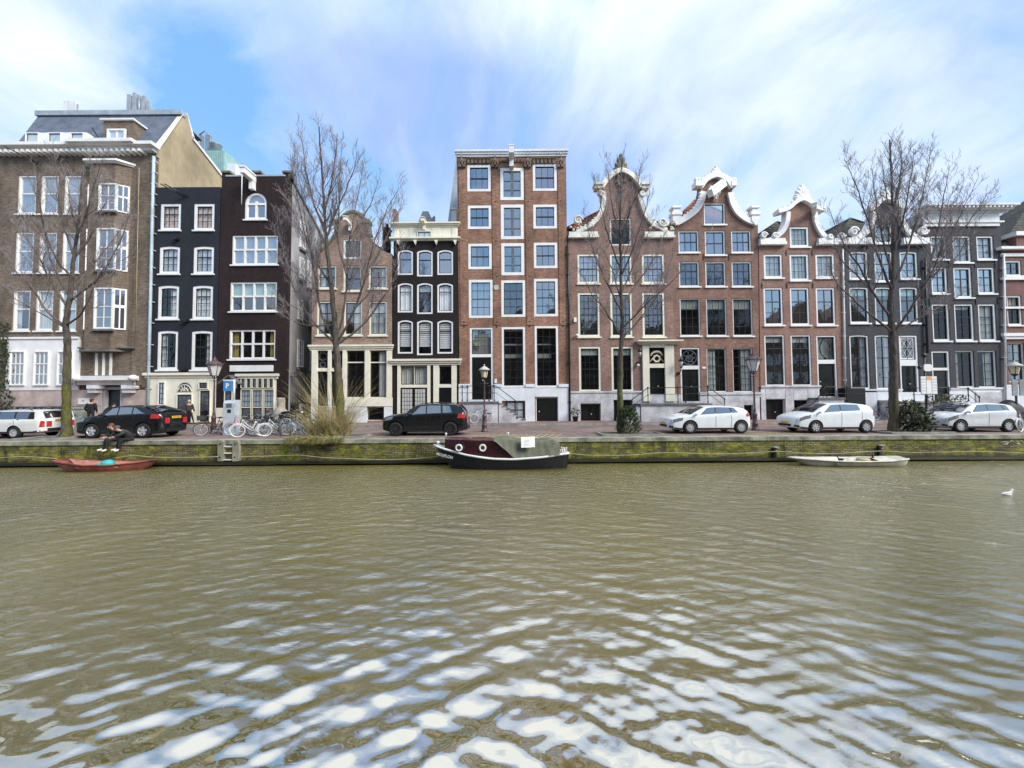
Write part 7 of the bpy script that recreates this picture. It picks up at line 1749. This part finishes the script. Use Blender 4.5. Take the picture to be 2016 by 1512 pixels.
rope([(1117, 892), (1160, 896), (1240, 896), (1310, 891), (1420, 894), (1525, 889), (1580, 892), (1640, 893), (1733, 888), (1790, 891), (1850, 890), (1940, 889), (2030, 893)], 'long pale rope along the quay wall right of the dark launch')
# ================================================================== boats
def boat_shell(L, B, sheer, keel, beam, rake=(0, 0), n=26, k=9, bottom=.9):
    """outer hull grid: x -L/2..L/2, rings from port gunwale under the keel to starboard"""
    G = []
    for i in range(n+1):
        u = i/n; b = B/2*beam(u); zs = sheer(u); zk = keel(u); row = []
        for j in range(-k, k+1):
            t = j/k; s_ = math.copysign(abs(t)**.62, t); y = b*s_*(1 if abs(t) > 0 else 0); z = zk+(zs-zk)*abs(t)**2.6
            x = -L/2+L*u+(rake[0]*(1-u)**6-rake[1]*u**6)*(1-(z-zk)/(max(.01, zs-zk)))
            row.append((x, y, z))
        G.append(row)
    return G
def place(objs_root, px, py, Y, yaw, z=ZW): pass
plain('hull_black', (.008, .008, .011), .5, .15, 3, spec=.25); plain('hull_white', (.74, .74, .72), .35, .06, 2); plain('maroon', (.034, .006, .009), .25, .2, 2, coat=.6); plain('maroon_roof', (.10, .028, .034), .3, .2, 2, coat=.5)
def canvasmat():
    plain('canvas', (.15, .155, .11), .95, .22, 1.4, bmp=.35)
canvasmat(); plain('red_paint', (.27, .075, .05), .6, .32, 3); plain('salmon', (.46, .20, .15), .6, .25, 2); plain('old_white', (.58, .56, .48), .5, .2, 2); plain('teal_bag', (.04, .42, .45), .6, .15, 5); plain('boat_deck', (.62, .60, .50), .7, .25, 2.5)
# --- dark launch
Yc = 16.5; xa, xb = U(854, 890, Yc).x, U(1117, 900, Yc).x; L = xb-xa; xm = (xa+xb)/2
r = thing('launch', (xm, Yc, ZW), 'black-hulled launch with maroon cabin, two portholes and green canvas cover', 'boat')
zz = lambda px, py: U(px, py, Yc-.66).z-ZW
sh_ = interp([(0, zz(854, 880)), (.1, zz(880, 887)), (.25, zz(920, 896)), (.45, zz(970, 903)), (.6, zz(1010, 904)), (.8, zz(1065, 900)), (1, zz(1117, 893))], 100, 2)
bm_ = lambda u: min(1, (u/.34))**.62*(1-.30*max(0, (u-.72)/.28)**2)
G = boat_shell(L, 1.5, sh_, lambda u: -.30+.42*max(0, (.16-u)/.16)**2+.16*max(0, (u-.85)/.15), bm_, rake=(.75, .1))
W2 = lambda g: [[(p[0]+xm, p[1]+Yc, p[2]+ZW) for p in row] for row in g]
m = MB(); m.grid(W2(G)); m.face([len(m.v)-len(G[0])+k for k in range(len(G[0]))]); hull = m.build('hull', ['hull_black'], r)
m = MB()
for e in (0, -1):
    P = [Vector(W2(G)[i][e]) for i in range(len(G))]; m.tube([p+Vector((0, 0, .0)) for p in P], .05, 6)
m.build('rubbing_strake', ['hull_white'], hull)
m = MB(); D_ = [[(a[0][0], a[0][1]+(a[-1][1]-a[0][1])*t, a[0][2]+.02) for t in np.linspace(.03, .97, 7)] for a in W2(G)]; m.grid(D_, smooth=False); m.build('deck', ['hull_white'], r)
q0, q1 = U(873, 880, Yc-.6).x, U(1000, 880, Yc-.6).x
zr = lambda px, py: U(px, py, Yc-.55).z
def cabin():
    G2 = []
    n = 22
    for i in range(n+1):
        t = i/n; x = q0+(q1-q0+.55)*t; u = (x-xa)/L; zd = sh_(u)+ZW+.015; ztop = zr(870, 866)+(zr(985, 868)-zr(870, 866))*t
        if t > .72: ztop = ztop-(ztop-zd-.02)*((t-.72)/.28)**1.2*.96
        hw_ = min(.60, .8*bm_(u)*.86); e = .10*(1-abs(2*min(t, .7)/.7-1)**6)
        row = [(x, Yc-hw_, zd), (x, Yc-hw_+.02, zd+(ztop-zd)*.5), (x, Yc-hw_+.05, ztop-.05), (x, Yc-hw_+.06, ztop-.005), (x, Yc-hw_*.5, ztop+.05), (x, Yc, ztop+.065)]
        row += [(p[0], 2*Yc-p[1], p[2]) for p in row[::-1][1:]]; G2.append(row)
    m = MB(); ni = len(G2); nj = len(G2[0]); base = m.add([p for r_ in G2 for p in r_])
    for i in range(ni-1):
        for j in range(nj-1): m.face((base+i*nj+j, base+i*nj+j+1, base+(i+1)*nj+j+1, base+(i+1)*nj+j), 1 if 2 < j < nj-4 else 0, False)
    m.face([base+j for j in range(nj)]); return m.build('cabin', ['maroon', 'maroon_roof'], r)
cb = cabin()
for x in (903, 950):
    p = U(x, 882, Yc-.65); m = MB(); m.lathe([(.085, -.03), (.085, -.05), (.15, -.05), (.155, -.02), (.15, .02)], (p.x, Yc-.60, p.z), 20, 'y', cap=False); m.lathe([(.155, -.02), (.155, .03)], (p.x, Yc-.6, p.z), 20, 'y', cap=False); w = m.build('porthole', ['hull_white'], cb); MB().lathe([(.10, -.025), (.10, -.02)], (p.x, Yc-.60, p.z), 16, 'y').build('pane', ['car_glass'], w)
def cover():
    q0, q1 = U(972, 880, Yc-.6).x, U(1103, 880, Yc-.6).x; G2 = []; n = 34
    for i in range(n+1):
        t = i/n; x = q0+(q1-q0)*t; u = (x-xa)/L; zd = sh_(u)+ZW+.03; zt = zr(980, 864)+(zr(1100, 870)-zr(980, 864))*t+.05*sin(t*9)-.10*max(0, (t-.93)/.07)**2
        hw_ = min(.74, .825*bm_(u)); lo = zd+max(0, (zt-zd)*.95*(1-min(1, t/.36))**1.1); row = []
        for j in range(25):
            s_ = -1+2*j/24; a = abs(s_); y = hw_*math.copysign(min(1, a**.8*1.0), s_); z = zt-(zt-lo)*(max(0, (a-.52)/.48)**1.15)-.03*a
            z += .018*sin(i*1.1+j*.9)+.02*sin(i*.5-j*1.3); y += .016*sin(i*1.7+j*.5); row.append((x, Yc+y, z))
        G2.append(row)
    m = MB(); m.grid(G2); n0 = m.add(G2[-1]+[(G2[-1][0][0], Yc+.7, sh_(.95)+ZW), (G2[-1][0][0], Yc-.7, sh_(.95)+ZW)]); m.face(list(range(n0, n0+27))); return m.build('canvas_cover', ['canvas'], r)
cv = cover()
q = rect(1026, 861, 1053, 881, Yc-.78); m = MB(); P = [[(q[0]+(q[2]-q[0])*i/5, Yc-.66-.17*(1-j/5)+.012*sin(i*2+j), q[1]+(q[3]-q[1])*j/5+.02*(i/5)) for j in range(6)] for i in range(6)]; m.grid(P); w = m.build('notice_sheet', ['white'], cv)
m = MB()
for k in range(5): z = q[1]+(q[3]-q[1])*(.2+.13*k); y = Yc-.675-.17*(1-(.2+.13*k)); m.bar((q[0]+.12, y-.008, z), (q[2]-.14-.1*(k % 2), y-.008, z+.01), .006, .012)
m.build('faint_writing', ['blue_print'], w)
pa, pb = U(863, 893.5, Yc-.35), U(889, 900, Yc-.62)
lettering('MOUFLON', .17, (pa+pb)/2+Vector((0, -.09, .0)), (pb-pa), Vector((.22, 0, 1)), 0, 'boat_name', 'white', hull, stretch=1.0, bold=.004)
m = MB(); p = U(860, 876, Yc); m.lathe([(.05, 0), (.045, .12), (.08, .15), (.07, .2), (0, .22)], (p.x+.05, Yc, sh_(.03)+ZW), 10); m.build('bow_bollard', ['offwhite'], r)
m = MB()
for (x, h_) in ((1106, .22), (1112, .16), (1115, .20)): p = U(x, 892, Yc); m.lathe([(.035, 0), (.035, h_), (.05, h_+.02), (0, h_+.05)], (p.x-.05, Yc-.35+.3*(x == 1112), sh_(.97)+ZW), 8)
m.build('stern_posts', ['hull_white'], r)
for x in (878, 1000): p = U(x, 862, Yc); MB().tube([(p.x, Yc, zr(900, 864)+.06), (p.x, Yc, zr(900, 864)+.17)], .035, 6).ball((p.x, Yc, zr(900, 864)+.17), .06, .06, .04).build('deck_lamp', ['hull_white'], cb)
# --- open boats
def open_boat(name, label, xc, yc, L, B, yaw, sheer, keel, beam, outk, ink, rake=(.2, .2), thwarts=(.3, .6), z=ZW, th=.04, rim=None):
    r = thing(name, (0, 0, 0), label, 'boat'); G = boat_shell(L, B, sheer, keel, beam, rake)
    m = MB(); m.grid(G); m.face(list(range(len(G[0])))); m.face([len(G[0])*(len(G)-1)+k for k in range(len(G[0]))]); h_ = m.build('hull', [outk], r)
    I = []
    for i, row in enumerate(G):
        if i == 0 or i == len(G)-1: row = [(p[0]+(th*1.5 if i == 0 else -th*1.5), p[1], p[2]) for p in row]
        I.append([(p[0], p[1]*max(.2, 1-th*2/max(.1, B*beam(i/(len(G)-1)))), max(p[2]+.04, .03) if abs(p[1]) < abs(row[0][1])*.97 else p[2]) for p in row])
    m = MB(); m.grid(I); m.build('inner_skin', [ink], r)
    m = MB()
    for e in (0, -1): m.tube([Vector(G[i][e]) for i in range(len(G))], .035, 6)
    for i in (0, -1): m.tube([Vector(G[i][0]), Vector(G[i][-1])+Vector((0, .001, 0))], .035, 6)
    m.build('gunwale', [rim or outk], h_)
    for t in thwarts:
        i = int(t*(len(G)-1)); w = abs(G[i][0][1])*.93; x = G[i][0][0]; zt = sheer(t)-.13; MB().box(x-.11, x+.11, -w, w, zt, zt+.04).build('thwart', [ink], r)
    r.location = (xc, yc, z); r.rotation_euler = (0, radians(0), radians(yaw)); return r
c = U(208, 910, 16.4); Lb = 3.85
rb = open_boat('rowing_boat', 'weathered red open rowing boat with salmon interior below the two sitting people', c.x, 16.55, Lb, 1.1, 6, interp([(0, .46), (.3, .30), (.6, .26), (.85, .32), (1, .40)]), lambda u: -.12+.22*max(0, (u-.75)/.25)**2+.16*max(0, (.2-u)/.2)**2, lambda u: (.62+.38*min(1, u/.35)) if u < .35 else 1-.88*max(0, (u-.5)/.5)**1.8, 'red_paint', 'salmon', (.45, .3), (.33, .68))
tag(MB().ball((c.x+.05, 16.45, ZW+.28), .26, .22, .17, 12, 7).ball((c.x-.12, 16.4, ZW+.22), .2, .18, .13).build('bag', ['teal_bag'], loc=(c.x, 16.45, ZW+.2)), 'crumpled teal bag lying in the red rowing boat', 'bag')
c = U(1664, 903, 16.35)
wb = open_boat('dinghy', 'low weathered white dinghy moored under the quay wall at the right', c.x, 16.45, U(1774, 903, 16.4).x-U(1554, 903, 16.4).x, 1.15, -1, interp([(0, .33), (.3, .25), (.6, .225), (.85, .25), (1, .30)]), lambda u: -.10+.28*max(0, (.25-u)/.25)**2, lambda u: min(1, u/.42)**.7*(1-.35*max(0, (u-.7)/.3)**2), 'old_white', 'boat_deck', (.5, .05), (.42,), rim='old_white')
m = MB()
for i in range(8):
    t = .72+.28*i/7
LD = U(1774, 903, 16.4).x-U(1554, 903, 16.4).x
P = [[(LD*(-.5+.72+.27*i/8), -.5*(1-.2*(i/8)**2)*1.0+1.0*(1-.2*(i/8)**2)*j/8, 0.255+.03*i/8+.09*sin(pi*j/8)*(1 if i else .6)) for j in range(9)] for i in range(9)]
MB().grid(P).build('stern_deck', ['old_white'], None, (0, 0, 0)).parent = wb
MB().tube([(LD*.1, -.2, .2), (LD*.22, -.1, .34), (LD*.3, .1, .3)], .05, 6).ball((LD*.16, -.1, .22), .28, .2, .10).build('tarpaulin', ['gable_tan'], None, (0, 0, 0)).parent = wb
MB().tube([(LD*.235, -.15, .28), (LD*.235, -.15, .52)], .03, 6).build('mast_stub', ['iron'], None, (0, 0, 0)).parent = wb
# ================================================================== birds
plain('feather_black', (.018, .018, .022), .8, .2, 8); plain('feather_white', (.80, .80, .79), .85, .05, 6); plain('feather_grey', (.42, .44, .46), .85, .1, 6); plain('beak_red', (.45, .05, .03), .5, .1); plain('bill_white', (.8, .78, .7), .5, .05)
def bird(name, label, cat, pos, s, yaw, bodyk, wingk, beakk, bill):
    r = thing(name, pos, label, cat)
    prof = [(-.50, .10, .015, .02), (-.40, .09, .06, .04), (-.22, .075, .125, .085), (0, .07, .15, .12), (.18, .085, .13, .12), (.28, .13, .085, .09), (.33, .20, .055, .058), (.36, .27, .052, .055), (.41, .315, .062, .062), (.46, .325, .058, .056), (.50, .32, .03, .034), (.515, .318, .006, .008)]
    P = [[((x)*s, ry*s*cos(a), (z+rz*sin(a))*s) for a in [2*pi*k/14 for k in range(14)]] for (x, z, ry, rz) in prof]
    MB().grid(P, closed=True).build('body', [bodyk], None, (0, 0, 0)).parent = r
    for sg in (-1, 1):
        m = MB(); m.grid([[((.16-.62*t)*s, sg*(.135*(1-.55*t)+.01*sin(pi*u))*s, (.16-.02*t+(.10*(1-.6*t))*(u-.5))*s) for u in np.linspace(0, 1, 6)] for t in np.linspace(0, 1, 9)]); m.build('wing', [wingk], None, (0, 0, 0)).parent = r
        MB().ball((.45*s, sg*.056*s, .335*s), .011*s).build('eye', ['beak_red' if bodyk == 'feather_black' else 'sign_black'], None, (0, 0, 0)).parent = r
    MB().tube([(.50*s, 0, .318*s), (.58*s, 0, .305*s), (.62*s, 0, .29*s)], [.022*s, .016*s, .004*s], 6).build('beak', [beakk], None, (0, 0, 0)).parent = r
    if bodyk == 'feather_black': MB().ball((.50*s, 0, .345*s), .02*s, .018*s, .03*s).build('frontal_shield', ['bill_white'], None, (0, 0, 0)).parent = r
    r.rotation_euler = (0, 0, radians(yaw)); return r
p = UZ(1984, 974, ZW); bird('gull', 'white gull floating on the canal near the right edge', 'gull', (p.x, p.y, ZW-.01), .46, 12, 'feather_white', 'feather_grey', 'beak_red', 1)
p = U(1651, 900, 16.2); bird('coot', 'small black coot sitting on the white dinghy', 'coot', (p.x, 16.1, ZW+.26), .42, 195, 'feather_black', 'feather_black', 'bill_white', 1)
# ================================================================== people
plain('skin', (.52, .33, .24), .6, .1, 6); plain('cloth_black', (.014, .014, .017), .9, .25, 6); plain('cloth_char', (.045, .045, .050), .9, .25, 5); plain('cloth_navy', (.020, .022, .030), .9, .2, 5); plain('shoe_pale', (.70, .68, .60), .7, .1, 6); plain('hair_brown', (.14, .055, .025), .7, .25, 9); plain('cap_grey', (.11, .11, .115), .9, .2, 6); plain('shoe_dark', (.03, .028, .026), .6, .2, 6)
def person(label, pos, yaw, J, top, legs, shoes, hair=None, cap=None, scale=1.0, extra=None):
    """J: joint positions in metres (x right, y back, z up; the figure faces -y)"""
    r = thing('person', pos, label, 'person'); V = []; E = []; R = []; K = []
    def v(p, rad, k): V.append(Vector(p)); R.append(rad); K.append(k); return len(V)-1
    def chain(a, pts):
        for p, rad, k in pts: b_ = v(p, rad, k); E.append((a, b_)); a = b_
        return a
    pel = v(J['pelvis'], (.165, .135), 'legs'); wa = chain(pel, [(Vector(J['pelvis']).lerp(Vector(J['chest']), .4), (.18, .15), 'top')]); ch = chain(wa, [(J['chest'], (.20, .15), 'top')])
    nb = Vector(J['chest']).lerp(Vector(J['head']), .42); nk = chain(ch, [(nb, (.06, .06), 'skin')]); hd = Vector(J['head']); chain(nk, [(hd-Vector((0, 0, .05)), (.072, .085), 'skin'), (hd+Vector((0, 0, .055)), (.078, .092), 'skin'), (hd+Vector((0, .01, .11)), (.05, .06), 'skin')])
    for s_ in 'LR':
        sh, el, wr, ha = [Vector(J[k+s_]) for k in ('sho', 'elb', 'wri', 'hand')]
        w = chain(ch, [(sh, (.085, .085), 'top'), (sh.lerp(el, .5), (.073, .073), 'top'), (el, (.064, .064), 'top'), (el.lerp(wr, .5), (.058, .058), 'top'), (el.lerp(wr, .85), (.050, .050), 'top'), (wr, (.030, .026), 'skin'), (wr.lerp(ha, .6), (.040, .022), 'skin')])
        hi, kn, an, to = [Vector(J[k+s_]) for k in ('hip', 'kne', 'ank', 'toe')]
        chain(pel, [(hi, (.098, .098), 'legs'), (hi.lerp(kn, .5), (.082, .082), 'legs'), (kn, (.062, .062), 'legs'), (kn.lerp(an, .35), (.058, .058), 'legs'), (an, (.042, .042), 'legs'), (an.lerp(to, .30)+Vector((0, 0, -.02)), (.060, .052), 'shoes'), (an.lerp(to, .75), (.056, .045), 'shoes'), (to, (.046, .036), 'shoes')])
    me = bpy.data.meshes.new('body'); me.from_pydata([tuple(p) for p in V], E, []); ob = bpy.data.objects.new('body', me); COL.objects.link(ob)
    ob.modifiers.new('skin', 'SKIN'); sv = me.skin_vertices[0].data
    for i, rad in enumerate(R): sv[i].radius = rad
    sv[0].use_root = True; ob.modifiers.new('sub', 'SUBSURF').levels = 1
    bpy.context.view_layer.update(); m2 = bpy.data.meshes.new_from_object(ob.evaluated_get(bpy.context.evaluated_depsgraph_get())); bpy.data.objects.remove(ob)
    mats = ['skin', top, legs, shoes, 'sign_black']; idx = {'skin': 0, 'top': 1, 'legs': 2, 'shoes': 3}
    S = []; SK = []
    for a, b_ in E:
        for t in np.linspace(0, 1, 6): S.append(V[a].lerp(V[b_], t)); SK.append(K[b_] if t > .25 else K[a])
    S = np.array([tuple(p) for p in S])
    m = MB(); n = m.add([p.co for p in m2.vertices])
    for f in m2.polygons:
        k = int(np.argmin(((S-np.array(f.center))**2).sum(1))); m.face([n+i for i in f.vertices], idx[SK[k]], True)
    fy = Vector((0, -1, 0)); tilt = Vector(J.get('look', (0, -1, -.15))).normalized(); side = tilt.cross(Vector((0, 0, 1))).normalized(); upv = side.cross(tilt)
    at = lambda a, b_, c_: hd+side*a+tilt*b_+upv*c_
    m.tube([at(0, .085, .045), at(0, .112, .005), at(0, .085, -.005)], [.010, .018, .012], 6, 0)
    for s_ in (-1, 1): m.ball(at(s_*.031, .086, .035), .010, .010, .007, 6, 4, 4); m.ball(at(s_*.082, .0, .02), .014, .02, .032, 6, 4, 0)
    m.tube([at(-.024, .088, -.045), at(0, .093, -.047), at(.024, .088, -.045)], .006, 5, 0)
    for s_ in 'LR':      # fingers, curled, rooted in the palm
        wr, ha = Vector(J['wri'+s_]), Vector(J['hand'+s_]); d = (ha-wr).normalized(); sd_ = d.cross(Vector((0, 1, 0))); sd_ = sd_.normalized() if sd_.length > .1 else d.orthogonal().normalized(); cu = d.cross(sd_)
        pm = wr.lerp(ha, .75)
        for k, ln in enumerate((.062, .072, .068, .054)):
            o = pm+sd_*(-.027+.018*k); m.tube([o-d*.01, o+d*ln*.45, o+d*ln*.8+cu*.018, o+d*ln*.95+cu*.04], [.0095, .009, .008, .006], 6, 0)
        o = wr.lerp(ha, .3)-sd_*.03; m.tube([o, o-sd_*.022+d*.025, o-sd_*.03+d*.055+cu*.012], [.011, .010, .007], 6, 0)
    m.build('body', mats, None, (0, 0, 0)).parent = r
    if hair:
        h_ = MB(); h_.ball(tuple(hd+Vector((0, .018, .055))-tilt*.012), .092, .108, .098, 12, 8); h_.ball(tuple(hd-tilt*.06+Vector((0, 0, .0))), .08, .07, .11, 10, 6); h_.build('hair', [hair], None, (0, 0, 0)).parent = r
    if cap:
        h_ = MB(); c_ = hd+Vector((0, 0, .07)); h_.ball(tuple(c_), .098, .112, .082, 12, 6); a = at(0, .09, .07); h_.grid([[tuple(c_+side*(.075*sin(t))*1.0+tilt*(.085+.075*cos(t)*q)+upv*(-.005-.01*q)) for t in np.linspace(-1.4, 1.4, 9)] for q in (0, .5, 1)]); h_.build('cap', [cap], None, (0, 0, 0)).parent = r
    r.rotation_euler = (0, 0, radians(yaw)); r.scale = (scale,)*3; return r
def seated(lean, armL, armR, foot=0.0, headf=.0):
    ch = (0, -.05-lean, .50-lean*.35); hd = (0, -.12-lean*1.45-headf, .80-lean*.75)
    J = dict(pelvis=(0, 0, .10), chest=ch, head=hd, hipL=(.10, -.06, .09), hipR=(-.10, -.06, .09), kneL=(.13, -.48, .10), kneR=(-.12, -.46, .11), ankL=(.14, -.50+foot, -.34), ankR=(-.13, -.55+foot, -.32), toeL=(.16, -.68+foot, -.40), toeR=(-.15, -.74+foot, -.38),
             shoL=(.19, ch[1]+.01, ch[2]+.06), shoR=(-.19, ch[1]+.01, ch[2]+.06), look=(0, -1, -.55))
    for s_, a in (('L', armL), ('R', armR)): J['elb'+s_], J['wri'+s_], J['hand'+s_] = a
    return J
zc = .012
pA = U(236, 866, YW+.12); pB = U(262, 866, YW+.12)
person('person in black with reddish-brown hair sitting on the quay edge, left of the pair', (pA.x, YW+.16, zc), -28, seated(.16, ((.27, -.30, .38), (.20, -.52, .22), (.17, -.62, .19)), ((-.27, -.30, .36), (-.20, -.50, .20), (-.16, -.60, .18))), 'cloth_black', 'cloth_navy', 'shoe_pale', hair='hair_brown', scale=.98)
person('person with grey cap hunched forward on the quay edge, pale shoes, right of the pair', (pB.x, YW+.16, zc), -38, seated(.30, ((.27, -.42, .36), (.20, -.66, .22), (.15, -.78, .20)), ((-.28, -.46, .34), (-.26, -.74, .18), (-.26, -.86, .15)), .02), 'cloth_char', 'cloth_black', 'shoe_pale', cap='cap_grey', scale=1.0)
def standing(a=.12, armb=0.0, look=(0, -1, -.1)):
    return dict(pelvis=(0, 0, .95), chest=(0, -.02, 1.32), head=(0, -.05, 1.62), hipL=(.10, 0, .92), hipR=(-.10, 0, .92), kneL=(.11, -.05, .50), kneR=(-.11, .02, .50), ankL=(.12, 0, .10), ankR=(-.12, .07, .10), toeL=(.14, -.17, .035), toeR=(-.14, -.10, .035),
                shoL=(.19, -.01, 1.40), shoR=(-.19, -.01, 1.40), elbL=(.27, .03, 1.12), elbR=(-.27, .03, 1.12), wriL=(.24, -.12-armb, .92), wriR=(-.24, -.10, .90), handL=(.23, -.18-armb, .84), handR=(-.23, -.15, .82), look=look)
p = U(178, 838, 26.2); person('person in long black coat and cap standing beside the granite wall', (p.x, 26.2, .1), 200, standing(), 'cloth_black', 'cloth_navy', 'shoe_dark', cap='cloth_black', hair='hair_brown', scale=1.08)
p = U(206, 838, 26.9); person('person in black bending at the dark entrance door of the brown block', (p.x, 26.9, .1), 150, dict(standing(), chest=(0, -.26, 1.22), head=(0, -.46, 1.40), shoL=(.19, -.27, 1.28), shoR=(-.19, -.27, 1.28), elbL=(.25, -.42, 1.05), elbR=(-.25, -.40, 1.04), wriL=(.2, -.58, .92), wriR=(-.2, -.56, .9), handL=(.18, -.66, .88), handR=(-.18, -.64, .86), look=(0, -1, -.7)), 'cloth_black', 'cloth_black', 'shoe_dark', cap='cloth_char', scale=1.0)
p = U(370, 836, 27.4); person('person in dark clothes with fair hair leaning in the white doorway, one leg forward', (p.x, 27.45, .1), 60, dict(standing(.1, .12), kneL=(.10, -.32, .52), ankL=(.10, -.52, .12), toeL=(.11, -.70, .06), pelvis=(0, .05, .93), hipL=(.10, .02, .90), hipR=(-.10, .04, .90)), 'cloth_char', 'cloth_black', 'shoe_dark', hair='straw_pale', scale=1.0)
# gable mouldings: left and right flank are separate parts
for o in [o for o in bpy.data.objects if o.name.startswith('gable_scrolls')]:
    cx = sum(v.co.x for v in o.data.vertices)/len(o.data.vertices)
    for sg in (-1, 1):
        bm = bmesh.new(); bm.from_mesh(o.data)
        bmesh.ops.delete(bm, geom=[v for v in bm.verts if (v.co.x-cx)*sg < 0], context='VERTS')
        me = bpy.data.meshes.new('gable_scroll'); bm.to_mesh(me); bm.free(); me.materials.append(o.data.materials[0])
        c = bpy.data.objects.new('gable_scroll', me); COL.objects.link(c); c.parent = o.parent
    bpy.data.objects.remove(o)
